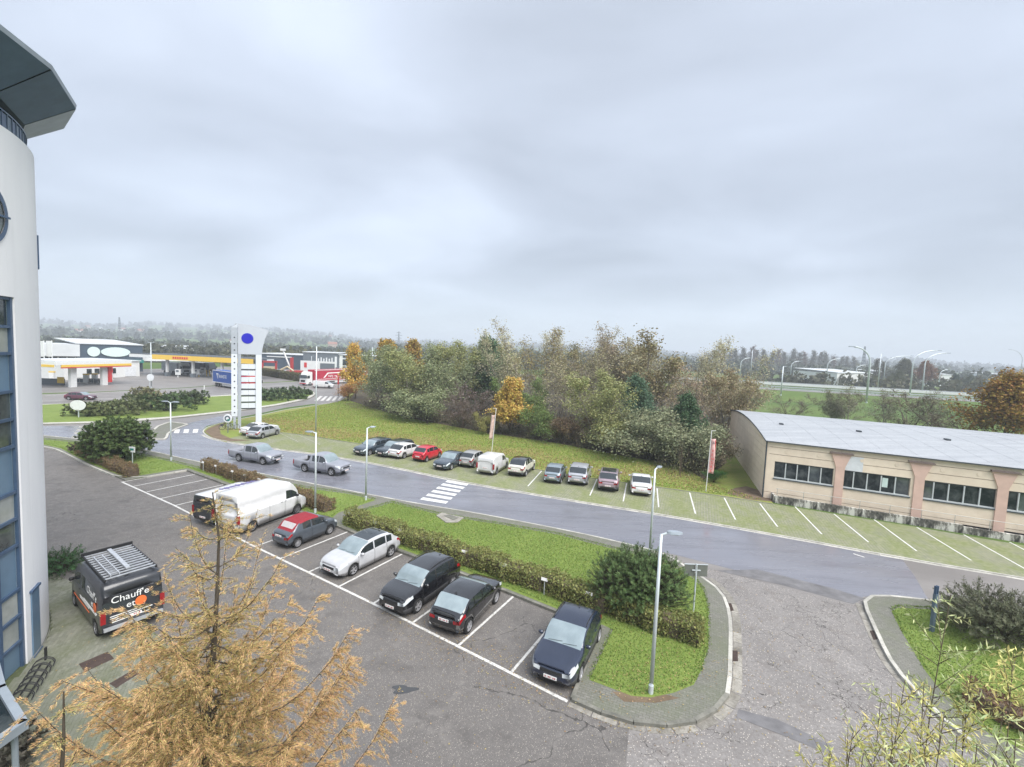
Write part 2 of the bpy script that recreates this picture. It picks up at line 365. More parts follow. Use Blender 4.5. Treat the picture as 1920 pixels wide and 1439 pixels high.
# ================================================================ terrain
def hill(x, y):
    r = math.hypot(x, y); az = math.degrees(math.atan2(x, y))
    if r < 500: return 0.
    s = min(1, (r-500)/2600); s = s*s*(3-2*s)
    a = 40+9*math.sin(az*.21+1.0)+7*math.sin(az*.47+.4)+4*math.sin(az*1.1)
    if az < -14: a += 22*min(1, (-14-az)/16)
    if az > 20: a -= 4*min(1, (az-20)/15)
    bump = 5*math.sin(x*.006+1)*math.sin(y*.005)*min(1, (r-500)/500)
    return s*a+bump*(.35+.65*s)
def terrain():
    rs = [0, 30, 60, 100, 150, 220, 320, 420, 500, 560, 640, 740, 860, 1000, 1160, 1340, 1550, 1800, 2100, 2400, 2750, 3100, 3500, 4200]
    na = 180; v = [(0, 0, 0)]; f = []
    for r in rs[1:]:
        for k in range(na):
            t = 2*math.pi*k/na; x, y = r*math.sin(t), r*math.cos(t); v.append((x, y, hill(x, y)))
    for k in range(na): f.append((0, 1+(k+1) % na, 1+k))
    for i in range(len(rs)-2):
        for k in range(na):
            a, b = 1+i*na+k, 1+i*na+(k+1) % na; f.append((a, b, b+na, a+na))
    me = bpy.data.meshes.new('ground'); me.from_pydata(v, [], f); me.polygons.foreach_set('use_smooth', [True]*len(f))
    o = link('ground', me, MATS['grass_field']); o['kind'] = 'structure'
terrain()
# ================================================================ roads
ROAD_NEAR = [(1264, 1037), (1157, 1015), (1071, 996), (901, 963), (793, 946), (686, 926), (592, 908), (480, 886), (375, 867), (277, 844), (160, 824), (85, 817), (30, 812)]
ROAD_FAR = [(642, 738), (645, 744), (629, 754), (585, 761), (535, 768), (485, 779), (440, 787), (410, 794), (388, 801), (380, 808), (384, 815), (400, 823), (450, 832), (520, 842), (625, 855), (750, 878), (880, 906), (1092, 941), (1240, 964), (1500, 1010), (1700, 1047), (1920, 1083), (2060, 1108)]
ISL_EDGE = [(30, 796), (185, 793), (250, 790), (325, 784), (400, 776), (434, 772), (485, 765), (516, 761), (547, 755), (575, 749), (590, 742), (592, 737), (584, 732), (560, 729)]
sheet('road', [(2060, 1190), (1748, 1130), (1625, 1122), (1600, 1135), (1264, 1050)]+[(x, y+7) for x, y in ROAD_NEAR[1:]]+[(30, 792), (250, 786), (400, 773), (485, 762), (575, 746), (586, 740), (580, 730), (655, 731), (660, 744), (640, 758)]+[(x, y-3) for x, y in ROAD_FAR[3:]], .012, 'asphalt_road_old')
sheet('road_resurfacing', [(1742, 1127), (1653, 1117), (1620, 1119), (1600, 1126), (1264, 1040)]+[(x, y+5) for x, y in ROAD_NEAR[1:9]]+[(277, 848), (160, 827), (85, 819), (30, 815), (30, 800), (150, 799), (260, 806), (318, 812), (352, 794), (412, 781), (430, 782), (425, 790)]+[(x, y-2) for x, y in ROAD_FAR[8:20]]+[(1690, 1047), (1716, 1082)], .016, 'asphalt_road_damp')
sheet('main_road', [(20, 759), (150, 757), (225, 751), (375, 746), (434, 743), (520, 733), (600, 737), (655, 733), (720, 726), (800, 716), (800, 706), (700, 711), (565, 715), (434, 722), (330, 729), (180, 736), (20, 742)], .008, 'asphalt_road_old')
sheet('station_forecourt', [(20, 739), (180, 735), (330, 728), (434, 721), (560, 714), (600, 708), (600, 690), (420, 688), (380, 690), (200, 694), (20, 700)], .004, 'asphalt_road_old')
sheet('entrance', [(1264, 1040), (1600, 1124), (1625, 1117), (1640, 1180), (1680, 1260), (1770, 1360), (1900, 1460), (2300, 1750), (1500, 1900), (1150, 1700), (1180, 1360), (1250, 1300), (1300, 1200), (1300, 1090)], .0105, 'asphalt_entrance')
sheet('car_park', [(60, 830), (112, 838), (235, 893), (351, 876), (626, 978), (742, 1025), (1045, 1130), (1280, 1080), (1340, 1120), (1400, 1300), (1480, 1380), (1700, 1500), (2400, 2200), (800, 2600), (-1600, 2800), (-900, 1500), (-300, 1100), (20, 960)], .008, 'asphalt_car_park')
# patch strip where the two road surfaces meet, and tarmac repairs
sheet('tarmac_repair', [(1345, 1070), (1470, 1098), (1600, 1133), (1621, 1122), (1560, 1103), (1420, 1068)], .02, 'asphalt_patch')
sheet('tarmac_repair', [(1385, 1330), (1460, 1350), (1560, 1398), (1545, 1410), (1440, 1368), (1380, 1345)], .02, 'asphalt_patch')
# ---- raised verges
I1 = [(40, 813), (85, 817), (160, 824), (277, 844), (375, 867), (480, 886), (592, 908), (686, 926), (793, 946), (901, 963), (1071, 996), (1157, 1015), (1235, 1034), (1268, 1050), (1290, 1066), (1322, 1085), (1343.6, 1100.7), (1358, 1118), (1365, 1138), (1369.6, 1159), (1370, 1204.6), (1368, 1284), (1364, 1300), (1349.7, 1321), (1319, 1345), (1270, 1357.5), (1203, 1354.5), (1141, 1339), (1073, 1308.6), (1127, 1175), (1045, 1145.7), (935, 1101.5), (862, 1073), (742.5, 1030), (626, 982.4), (545, 953), (423, 907), (351, 881), (235, 900), (162, 870), (112, 844), (86, 837), (40, 834)]
raised('pavement', I1, 0, .12, 'pavement_slab')
LA = [(60, 822), (160, 832), (277, 856), (325, 867), (375, 879), (480, 898), (571, 915), (657, 927), (704, 938), (634, 962), (617, 976), (545, 949), (423, 903), (352, 878), (236, 896), (165, 868), (114, 841), (60, 829)]
LB = [(735, 943), (815, 963), (868, 973), (940, 984), (1045, 1002.5), (1110, 1019.5), (1240, 1052), (1285, 1074), (1304, 1088), (1319, 1107), (1328, 1143), (1328, 1214), (1313, 1260), (1301, 1284), (1264, 1299), (1221, 1308), (1184, 1305), (1105, 1275), (1149, 1181), (1126, 1170), (1045, 1142), (935, 1098), (862, 1069), (742, 1026), (642, 984), (652, 966)]
sheet('lawn', LA, .126, 'grass_lawn'); sheet('lawn', LB, .126, 'grass_lawn')
sheet('worn_soil', [(1148, 1297), (1190, 1299), (1250, 1303), (1275, 1309), (1230, 1318), (1170, 1316)], .124, 'bare_soil')
kerb_row('kerb', I1[:14], .14, 0, .135, 'kerb_concrete', 1.0)
kerb_row('kerb', I1[13:23], .15, 0, .135, 'kerb_concrete', 1.0)
kerb_row('kerb', I1[22:29], .15, 0, .135, 'kerb_dark', 1.0)
kerb_row('kerb', I1[28:31], .14, 0, .13, 'kerb_dark', 1.0, sm=0)
kerb_row('kerb', I1[29:38], .14, 0, .135, 'kerb_dark', 1.0, sm=0)
kerb_row('kerb', I1[37:], .14, 0, .135, 'kerb_concrete', 1.0, sm=1)
kerb_row('gutter', I1[15:29], .32, .0, .022, 'gutter_concrete', .8, off=.27, part='gutter_slab', jit=.001)
I3 = [(2300, 1230), (1990, 1162), (1860, 1142), (1748, 1125), (1653, 1115), (1632, 1117), (1622, 1124), (1622, 1135), (1644, 1183), (1668, 1235), (1693, 1268), (1717, 1293), (1766, 1345), (1827, 1393), (1900, 1446), (2100, 1580), (2600, 1560)]
raised('pavement', I3, 0, .12, 'pavement_slab')
sheet('lawn', [(1671.5, 1146), (1683.6, 1140), (1748, 1143), (1990, 1182), (2300, 1250), (2500, 1500), (2100, 1500), (1850, 1372), (1785, 1315), (1760, 1290), (1735.5, 1259), (1714, 1223), (1690, 1183)], .126, 'grass_lawn')
kerb_row('kerb', I3[1:16], .15, 0, .135, 'kerb_concrete', 1.0)
kerb_row('gutter', I3[7:15], .3, 0, .022, 'gutter_concrete', .8, off=-.26, part='gutter_slab', jit=.001)
I4 = ISL_EDGE+[(520, 729), (434, 740), (375, 744), (225, 751), (150, 756), (30, 760)]
raised('roundabout', I4, 0, .12, 'kerb_concrete')
sheet('lawn', [(40, 794), (185, 790), (325, 781), (434, 769.5), (516, 758), (570, 747), (583, 741), (580, 734), (555, 731), (434, 742), (225, 752.5), (40, 761)], .126, 'grass_lawn')
kerb_row('kerb', ISL_EDGE, .2, 0, .14, 'kerb_dark', 2.0)
I5 = [(286, 823), (311, 823), (315, 812), (331, 803), (353, 795), (318, 791), (296, 799), (284, 810)]
raised('traffic_island', I5, 0, .1, 'pavement_slab'); kerb_row('kerb', I5+[I5[0]], .25, 0, .12, 'kerb_concrete', 1.2, sm=0)
# ---- far verge: grass-paver parking row, bank of grass, wood floor
ROW_BACK = [(396, 806), (430, 822), (470, 812), (527, 811), (575, 816), (645, 828), (720, 838), (800, 851), (900, 865), (991.5, 878), (1098, 895), (1175.6, 905), (1324, 926), (1400, 937), (1450, 945), (1564, 964), (1715, 988), (1842, 1010), (1920, 1023), (2050, 1045)]
WOOD_EDGE = [(655, 752), (700, 765), (735, 778), (790, 789), (850, 800), (900, 809), (960, 819), (1050, 832), (1120, 846), (1180, 857), (1260, 869), (1290, 880), (1320, 900), (1360, 870), (1366, 839)]
raised('parking_row', ROAD_FAR[11:]+[(2080, 1060)]+ROW_BACK[::-1], 0, .06, 'grass_paver')
raised('bank', [(642, 736), (650, 745), (633, 755), (585, 762), (535, 769), (485, 780), (440, 788), (410, 795), (390, 802), (382, 808), (388, 814), (400, 822), (425, 829)]+ROW_BACK[1:15]+[(1440, 931), (1400, 880), (1366, 838), (1400, 760), (1200, 720), (900, 700), (720, 700), (660, 722)], 0, .07, 'grass_meadow')
sheet('gravel_verge', [(384, 809), (392, 803), (410, 796), (424, 793), (412, 803), (414, 814), (434, 823), (470, 826), (430, 828), (400, 822)], .074, 'bare_soil')
sheet('bare_soil', [(640, 756), (690, 757), (735, 766), (775, 778), (730, 775), (690, 768), (660, 765)], .078, 'bare_soil')
sheet('wood_floor', WOOD_EDGE+[(1400, 790), (1390, 740), (1200, 715), (900, 697), (720, 700), (668, 730)], .082, 'wood_floor')
sheet('bare_soil', [(1362, 925), (1378, 915), (1400, 912), (1432, 922), (1450, 941), (1400, 936)], .078, 'bare_soil')
kerb_row('kerb', ROAD_FAR, .15, 0, .075, 'kerb_concrete', 1.0)
kerb_row('gutter', ROAD_FAR[10:], .3, 0, .02, 'kerb_concrete', 1.0, off=-.3, part='gutter_slab', jit=.001)
kerb_row('edging', ROW_BACK[3:15], .1, 0, .1, 'kerb_dark', 1.0)
# ---- painted lines
def line_strip(parent, a, b, w, z, mat='road_paint', name='bay_line'):
    a = Vector((a[0], a[1], 0)); b = Vector((b[0], b[1], 0)); u = (b-a).normalized(); n = Vector((-u.y, u.x, 0))*w/2
    me = bpy.data.meshes.new(name); me.from_pydata([(*(a-n)[:2], z), (*(b-n)[:2], z), (*(b+n)[:2], z), (*(a+n)[:2], z)], [], [(0, 1, 2, 3)])
    return link(name, me, MATS[mat], parent)
LOT = bpy.data.objects['car_park']; ROWO = bpy.data.objects['parking_row']
FR = [(228.6, 904.5), (250.8, 912.3), (275.5, 922.7), (300.3, 935.7), (327.6, 948.7), None, None, None, (477.6, 1025.4), (527, 1047.5), (578, 1073.6), (632.6, 1102), (699.3, 1132.4), (772.5, 1169.2), (858.5, 1212.2), (957.4, 1263)]
FP = [gp(*q) if q else None for q in FR]
for k in (5, 6, 7): FP[k] = FP[4].lerp(FP[8], (k-4)/4)
bay_u = (gp(957.4, 1123.6)-gp(858.5, 1212.2)).normalized(); BAY_A = math.atan2(bay_u.y, bay_u.x)
for i, q in enumerate(FP):
    ln = 4.65 if i < 15 else 3.4
    line_strip(LOT, q, q+bay_u*ln, .11, .012)
ends = [gp(228, 904), FP[4], FP[8], FP[12], gp(1064, 1316)]
for a, b in zip(ends[:-1], ends[1:]): line_strip(LOT, a, b, .13, .0125, name='front_line')
ROWL = [((1015.5, 883.5), (989.8, 912)), ((1119.8, 898), (1106, 929.6)), ((1175, 906.5), (1168.6, 940.4)), ((1232, 916), (1235, 951)), ((1293, 924), (1304, 963.5)), ((1358, 934), (1379, 974.7)), ((1424.6, 944.5), (1457.9, 988)), ((1491, 950.6), (1541, 1002)), ((1563.6, 964), (1628.6, 1017)), ((1639, 974.7), (1719, 1033.7)), ((1719, 989), (1821, 1051)), ((1807, 1003), (1924, 1068)), ((1893, 1017), (2010, 1077))]
for a, b in ROWL: line_strip(ROWO, gp(*a, .06), gp(*b, .06), .1, .065, 'road_paint_fresh')
for a, b in [((492, 812), (507, 826)), ((524, 812), (560, 829)), ((560, 816), (600, 834))]: line_strip(ROWO, gp(*a, .06), gp(*b, .06), .08, .065, 'road_paint_worn')
def zebra(p0, p1, q0, q1, n, z=.02, mat='road_paint_fresh', duty=.55):
    """n stripes between the side p0-p1 and the side q0-q1 of a crossing"""
    p0, p1, q0, q1 = [gp(*p) for p in (p0, p1, q0, q1)]; road = bpy.data.objects['road']
    for i in range(n):
        f0, f1 = (i+.5-duty/2)/n, (i+.5+duty/2)/n
        v = [p0.lerp(q0, f0), p1.lerp(q1, f0), p1.lerp(q1, f1), p0.lerp(q0, f1)]
        me = bpy.data.meshes.new('crossing_stripe'); me.from_pydata([(p.x, p.y, z) for p in v], [], [(0, 1, 2, 3)]); link('crossing_stripe', me, MATS[mat], road)
zebra((841, 900), (880, 907), (785, 939), (834, 947), 6)
zebra((324, 806), (322, 813), (376, 805), (374, 812), 3, mat='road_paint')
zebra((587, 752), (598, 743), (640, 752), (645, 744), 5, mat='road_paint')
zebra((150, 798), (170, 799), (132, 823), (162, 825), 4, mat='road_paint_worn')
line_strip(bpy.data.objects['road'], gp(1600, 1039), gp(1621, 1046), .12, .02, 'road_paint', 'arrow_mark')
for a, b in [((85, 742), (180, 738)), ((20, 755), (225, 747)), ((180, 737.5), (330, 730.5)), ((225, 746.5), (434, 738)), ((434, 729), (560, 721))]:
    line_strip(bpy.data.objects['main_road'], gp(*a), gp(*b), .25, .014, 'road_paint', 'lane_line')
# ---- mossy brick forecourt by the white building
BC = Vector((-24.35, 12.3, 0)); BR = 8.0
FC = [gp(86, 1070), gp(150, 1100), gp(250, 1150), gp(330, 1225), gp(420, 1320), gp(500, 1439), gp(560, 1640), gp(300, 1900), Vector((-12, 2, 0)), Vector((-17, 6, 0)), Vector((-22, 12, 0)), Vector((-22.5, 19, 0))]
sheet('forecourt', [(p.x, p.y) for p in FC], .014, 'joint_moss', px=False)
def inside(x, y, P):
    c = False; j = len(P)-1
    for i in range(len(P)):
        if (P[i].y > y) != (P[j].y > y) and x < (P[j].x-P[i].x)*(y-P[i].y)/(P[j].y-P[i].y)+P[i].x: c = not c
        j = i
    return c
def pavers():
    rng = random.Random(4); root = bpy.data.objects['forecourt']; ang = R(118); u = Vector((math.cos(ang), math.sin(ang), 0)); n = Vector((-u.y, u.x, 0))
    spots = []; o = Vector((-16, 14, 0))
    for r in range(-110, 130):
        for c in range(-70, 80):
            p = o+u*(c*.205+(.1 if r % 2 else 0))+n*(r*.105)
            if (p-BC).length < BR+.06 or not inside(p.x, p.y, FC): continue
            X, Y = proj(p)
            if X < -40 or Y > 1480: continue
            spots.append((p, Y, X))
    spots.sort(key=lambda s: abs(s[1]-1340)+abs(s[2]-150)*.3)
    me = MB(); me.box((0, 0, 0), (.2, .1, .03)); pm = me.mesh('paver'); pm.materials.append(MATS['forecourt_paver'])
    rest = MB()
    for i, (p, Y, X) in enumerate(spots):
        dz = rng.uniform(-.003, .003)
        if i < 290:
            q = link('paver', pm, None, root, (p.x, p.y, .009+dz), ang)
        else:
            a = p-u*.1-n*.05; z = .024+dz
            c4 = [a, a+u*.2, a+u*.2+n*.1, a+n*.1]
            rest.add([(k.x, k.y, z) for k in c4]+[(k.x, k.y, .0145) for k in c4], [(0, 1, 2, 3), (4, 5, 1, 0), (5, 6, 2, 1), (6, 7, 3, 2), (7, 4, 0, 3)])
    o = rest.build('paver_field', MATS['forecourt_paver'], root); o['kind'] = 'stuff'
pavers()
def flat_plate(name, pts, z, th, mat, label, cat, bars=0, group=None):
    P = [gp(x, y, z) for x, y in pts]; c = sum(P, Vector())/len(P); t = thing(name, label, cat, (c.x, c.y, 0), 0, group)
    b = MB(); b.prism([p-c for p in P], z-th, z); b.build('frame' if bars else 'lid', MATS[mat], t)
    if bars:
        a, d = P[0]-c, P[3]-c; e, f = P[1]-c, P[2]-c
        for k in range(bars):
            q = MB(); s = (k+.5)/bars; q.box2(a.lerp(e, s), d.lerp(f, s), .03, z, z+.012, ext=-.03); q.build('bar', MATS['rust_iron'], t)
    return t
flat_plate('inspection_cover', [(148, 1245), (202, 1222), (213.6, 1235), (159, 1260)], .034, .03, 'rust_iron', 'rusty flat inspection cover in the mossy pavers behind the dark van', 'inspection cover')
flat_plate('inspection_cover', [(205, 1282), (250, 1256), (262, 1262), (218, 1290)], .034, .03, 'rust_iron', 'rusty inspection cover half hidden under the larch branches', 'inspection cover')
flat_plate('drain_grate', [(1363, 1132), (1371, 1131), (1376, 1145), (1367, 1146)], .03, .03, 'rust_iron', 'rusty drain grate in the gutter below the back of the double sign', 'drain grate', 5)
flat_plate('drain_grate', [(1370, 1220), (1383, 1220), (1384, 1240), (1370, 1240)], .03, .03, 'rust_iron', 'rusty drain grate in the gutter beside the curved end of the lawn', 'drain grate', 5)
flat_plate('drain_grate', [(1631, 1183), (1641, 1182), (1649, 1198), (1638, 1200)], .03, .03, 'rust_iron', 'rusty drain grate in the gutter of the right hand verge', 'drain grate', 5)
def concrete_pit():
    t = thing('inspection_slab', 'pale concrete inspection slab with a dark lid in the lawn beside the pavement', 'concrete slab', gp(843, 973, .126))
    c = gp(843, 973, .126); b = MB(); P = [gp(x, y, .126)-c for x, y in [(818, 968), (828, 962.5), (870, 972), (858, 980.5), (836, 981)]]; b.prism(P, 0, .05); b.build('slab', MATS['gutter_concrete'], t)
    b = MB(); P = [gp(x, y, .126)-c for x, y in [(832, 969), (842, 966.5), (860, 972.5), (850, 977)]]; b.prism(P, .05, .075); b.build('lid', MATS['pavement_slab'], t)
concrete_pit()
def puddle():
    c = gp(757, 1293, .014); rng = random.Random(5); P = []
    for k in range(22):
        t = 2*math.pi*k/22; r = 1+.25*math.sin(3*t+1)+.12*math.sin(5*t); P.append((c.x+.42*r*math.cos(t), c.y+.2*r*math.sin(t)))
    o = sheet('puddle', P, .013, 'puddle_water', px=False); o['kind'] = 'structure'
puddle()
# ================================================================ vehicles
def car_mats():
    def paint(name, col, rough=.28, coat=.6, metal=0, spec=.5):
        t = T(name); n = t.noise(2.5, 4, .6, t.pos(obj=True)); f = t.ramp(n, [(.35, .9), (.7, 1.04)])
        d = t.noise(30, 2, .6, t.pos(obj=True)); t.fin(t.mix(1, col, f, 'MULTIPLY'), t.ramp(d, [(.4, rough), (.75, rough+.06)]), metal, spec, coat)
        if coat > .9: t.b.inputs['Coat IOR'].default_value = 1.6
    paint('paint_black', (.01, .01, .012), .1, 1); paint('paint_navy', (.016, .024, .05), .12, 1, .2); paint('paint_white', (.6, .6, .6), .3); paint('paint_silver', (.4, .41, .44), .3, metal=.25)
    paint('paint_white_grey', (.46, .465, .48), .22, .8); paint('paint_grey', (.09, .105, .125), .28, metal=.3); paint('paint_red', (.5, .02, .04), .3); paint('paint_slate', (.05, .07, .09), .2, 1, .3)
    paint('paint_dark_teal', (.03, .045, .055), .2, 1, .3); paint('paint_beige_silver', (.36, .36, .35), .3, metal=.25); paint('paint_blue_grey', (.25, .3, .34), .3, metal=.25)
    paint('paint_mauve', (.33, .25, .28), .3, metal=.25); paint('paint_cream', (.58, .57, .5), .3); paint('paint_plum', (.1, .03, .05), .3); paint('paint_van_dark', (.026, .028, .033), .3, .5); paint('paint_pickup', (.3, .31, .35), .4, metal=.2)
    paint('paint_truck_white', (.7, .7, .69), .45, .2); paint('tarp_red', (.42, .02, .05), .55, 0); paint('tarp_blue', (.02, .08, .32), .55, 0); paint('paint_machine_red', (.4, .03, .03), .5, 0); paint('paint_sand', (.5, .42, .28), .5, 0)
    t = T('car_glass'); t.fin((.02, .026, .03), .03, spec=1.0)
    t = T('car_glass_sky'); n = t.noise(1.2, 3, .5, t.pos(obj=True)); t.fin(t.mix(t.ramp(n, [(.4, 0), (.7, 1)]), (.2, .25, .27), (.3, .36, .38)), .06, spec=.9)  # sky reflection on the panes is put into this pale base colour
    plain('soft_top_red', (.25, .02, .03), .85, scale=9); plain('soft_window', (.45, .42, .42), .3)
    plain('tyre_rubber', (.018, .018, .018), .8, spec=.3); plain('rim_alloy', (.5, .5, .52), .35, .6); plain('rim_steel', (.2, .2, .21), .45, .4)
    plain('trim_black', (.02, .02, .021), .55); plain('trim_grey', (.09, .09, .095), .5); plain('chrome', (.6, .6, .62), .2, .8)
    plain('lamp_clear', (.62, .66, .68), .12, .1, .8); plain('lamp_red', (.28, .008, .012), .15, 0, .7); plain('plate_white', (.75, .74, .72), .5); plain('plate_red', (.45, .03, .04), .5)
    plain('van_print_white', (.8, .8, .78), .5, var=.02); plain('van_print_orange', (.75, .16, .04), .5, var=.05); plain('print_violet', (.16, .14, .33), .5); plain('galvanised', (.55, .57, .6), .4, .5, var=.25, scale=6)
car_mats()
def interp(P, x):
    """smooth curve through (x, y) points"""
    if x <= P[0][0]: return P[0][1]
    if x >= P[-1][0]: return P[-1][1]
    for i in range(len(P)-1):
        if x <= P[i+1][0]: break
    h = P[i+1][0]-P[i][0]; t = (x-P[i][0])/h
    d = lambda k: (P[k+1][1]-P[k][1])/(P[k+1][0]-P[k][0])
    def slope(k):
        if k <= 0 or k >= len(P)-1: return d(0) if k <= 0 else d(len(P)-2)
        a, b = d(k-1), d(k)
        return 0 if a*b <= 0 else 2*a*b/(a+b)
    m0, m1 = slope(i), slope(i+1); t2, t3 = t*t, t*t*t
    return (2*t3-3*t2+1)*P[i][1]+(t3-2*t2+t)*h*m0+(-2*t3+3*t2)*P[i+1][1]+(t3-t2)*h*m1
SM = lambda a, b, x: (lambda t: t*t*(3-2*t))(min(1, max(0, (x-a)/(b-a))))
WHEELS = {}
def wheel_meshes(r, wd, kind):
    k = (round(r, 3), wd, kind)
    if k in WHEELS: return WHEELS[k]
    b = MB(); b.lathe([(r*.66, -wd/2), (r*.9, -wd/2), (r*.985, -wd*.4), (r, -wd*.2), (r, wd*.2), (r*.985, wd*.4), (r*.9, wd/2), (r*.66, wd/2)], 28, axis='Y'); ty = b.mesh('tyre', True); ty.materials.append(MATS['tyre_rubber'])
    c = MB(); rr = r*.68; rm = 'rim_alloy' if kind != 'steel' else 'rim_steel'
    c.lathe([(rr, wd*.5), (rr*.93, wd*.5), (rr*.9, wd*.3), (rr*.9, -wd*.3)], 28, axis='Y')
    c.lathe([(rr*.25, wd*.3), (rr*.25, wd*.42), (0.001, wd*.44)], 14, axis='Y')
    n = 5 if kind == 'alloy5' else (10 if kind == 'alloy10' else 8)
    for i in range(n):
        a = 2*math.pi*i/n; w = rr*(.13 if n == 5 else .075); d = Vector((math.cos(a), 0, math.sin(a))); e = Vector((-math.sin(a), 0, math.cos(a)))*w; y = Vector((0, wd*.4, 0))
        p, q = d*rr*.2+y, d*rr*.94+y+Vector((0, wd*.05, 0)); dn = Vector((0, -wd*.15, 0))
        c.add([p-e*1.2, q-e, q+e, p+e*1.2, p-e*1.2+dn, q-e+dn, q+e+dn, p+e*1.2+dn], [(0, 1, 2, 3), (4, 5, 1, 0), (5, 6, 2, 1), (6, 7, 3, 2), (7, 4, 0, 3)])
    c.cur = 1; c.lathe([(rr*.9, wd*.1), (0.001, wd*.1)], 20, axis='Y')
    ri = c.mesh('rim', False); ri.materials.append(MATS[rm]); ri.materials.append(MATS['trim_black'])
    WHEELS[k] = (ty, ri); return WHEELS[k]
def put_wheel(root, x, y, r, wd, kind, side, name='wheel'):
    ty, ri = wheel_meshes(r, wd, kind)
    o = link(name, ty, None, root, (x, y, r)); o.rotation_euler = (0, 0, 0 if side > 0 else math.pi)
    c = link('rim', ri, None, o)
    return o
BODY_CACHE = {}
def make_car(name, label, cat, sp, paint, loc, head, group=None, ws=None, roof=None, steel=None, details=True):
    """a car lofted from its side profile, plan and belt line; local +X is forward, origin on the ground under the middle"""
    L, Wd, H = sp['L'], sp['W'], sp['H']; hw = Wd/2; top = sp['top']; belt = sp['belt']; gc = sp.get('gc', .19)
    root = thing(name, label, cat, loc, head, group); pm = MATS[paint]; r = sp['wr']; Ra = r+sp.get('arch', .055)
    s1, s2 = sp['fo'], sp['fo']+sp['wb']; cow, rf, rr, rb = sp['cowl'], sp['rf'], sp['rr'], sp['rb']
    st = {0, L, cow, rf, rr, rb, .06, .16, .3, L-.06, L-.16, L-.3}; nst = int(L/.16)
    for i in range(nst+1): st.add(L*i/nst)
    for w_ in (s1, s2):
        for k in range(13): st.add(w_+Ra*math.cos(math.pi*k/12))
    for a, b in sp['sw']: st |= {a, b}
    for a in sp.get('seams', []): st |= {a-.011, a+.011}
    if 'bed' in sp: st |= set(sp['bed'])|{sp['bed'][0]-.01, sp['bed'][1]+.01}
    st |= set(sp.get('extra', []))
    key = sorted(st); S_ = [key[0]]; fixed = {0, L, cow, rf, rr, rb}|{q for ab in sp['sw'] for q in ab}|{q for a in sp.get('seams', []) for q in (a-.011, a+.011)}
    for q in key[1:]:
        if q-S_[-1] < .012 and q not in fixed: continue
        if q-S_[-1] < .012 and S_[-1] not in fixed and len(S_) > 1: S_[-1] = q; continue
        S_.append(q)
    wl, wh = sp.get('win', (.06, .8)); tum = sp.get('tumble', .22); NR = 11
    pl = sp.get('plan', [(0, .80), (.12, .90), (.45, .975), (1.0, 1.0), (L*.6, 1.0), (L-.7, .985), (L-.2, .93), (L, .86)])
    bed = sp.get('bed')
    def section(s):
        w = hw*interp(pl, s); zt = interp(top, s); zb = min(interp(belt, s), zt-.012); gh = zt-zb; k = SM(.1, .4, gh)
        g0 = gc+.10*max(0, 1-s/.35)+.14*max(0, 1-(L-s)/.45)
        zs = zb-.13; zm = g0+(zs-g0)*.45
        za = 0
        for w_ in (s1, s2):
            if abs(s-w_) < Ra: za = max(za, r+math.sqrt(max(0, Ra*Ra-(s-w_)**2)))
        fl_ = sp.get('flat', 0)
        P = [(w*.9, max(g0+.03, za)), (w*.975, max(g0, za)), (w*1.0, max(zm, za)), (w*.995, max(zs, min(za+.01, zb-.01))), (w*.955, zb)]
        if fl_: P[0] = (w*.94, P[0][1]); P[1] = (w*.985, P[1][1]); P[3] = (w, P[3][1]); P[4] = (w*.99, zb)
        tw = w*(.985 if fl_ else .95)
        if sp.get('crease'): P[2] = (w*.985, P[2][1])
        hood = [(w*(.98 if fl_ else .93), zb+gh*.25), (w*(.95 if fl_ else .895), zb+gh*.48), (w*.83, zb+gh*.7), (w*.62, zb+gh*.9), (w*.33, zb+gh*.98), (0, zt)]
        y7 = tw-tum*gh-.02
        gr = [(tw-tum*gh*wl, zb+gh*wl), (tw-tum*gh*wh, zb+gh*wh), (y7, zb+gh*.93), (y7*.84, zb+gh*.985), (y7*.45, zt-.004), (0, zt)]
        if fl_: y7 = tw-tum*gh; gr[2:] = [(y7, zb+gh*.945), (y7*.91, zb+gh*.99), (y7*.45, zt-.002), (0, zt)]
        P += [(a[0]*(1-k)+b[0]*k, a[1]*(1-k)+b[1]*k) for a, b in zip(hood, gr)]
        if bed and bed[0]-.001 < s < bed[1]+.001:
            fl = sp['floor']; P[5] = (w*.93, zb+.01); P[6] = (w*.9, zb+.005); P[7] = (w*.895, fl); P[8] = (w*.6, fl); P[9] = (w*.3, fl); P[10] = (0, fl)
        return P
    sec = [section(s) for s in S_]; n = len(S_)
    V = []; idx = {}
    for i, s in enumerate(S_):
        for sd in (1, -1):
            for j, (y, z) in enumerate(sec[i]):
                if j == NR-1 and sd < 0: idx[i, sd, j] = idx[i, 1, j]; continue
                idx[i, sd, j] = len(V); V.append((L/2-s, sd*y, z))
    groups = {}
    def face(part, f): groups.setdefault(part, []).append(f)
    sw = sp['sw']; hl = sp.get('hl', (.0, .5)); tl = sp.get('tl', (L-.36, L)); clad = sp.get('clad'); sr = sp.get('sunroof'); soft = sp.get('soft')
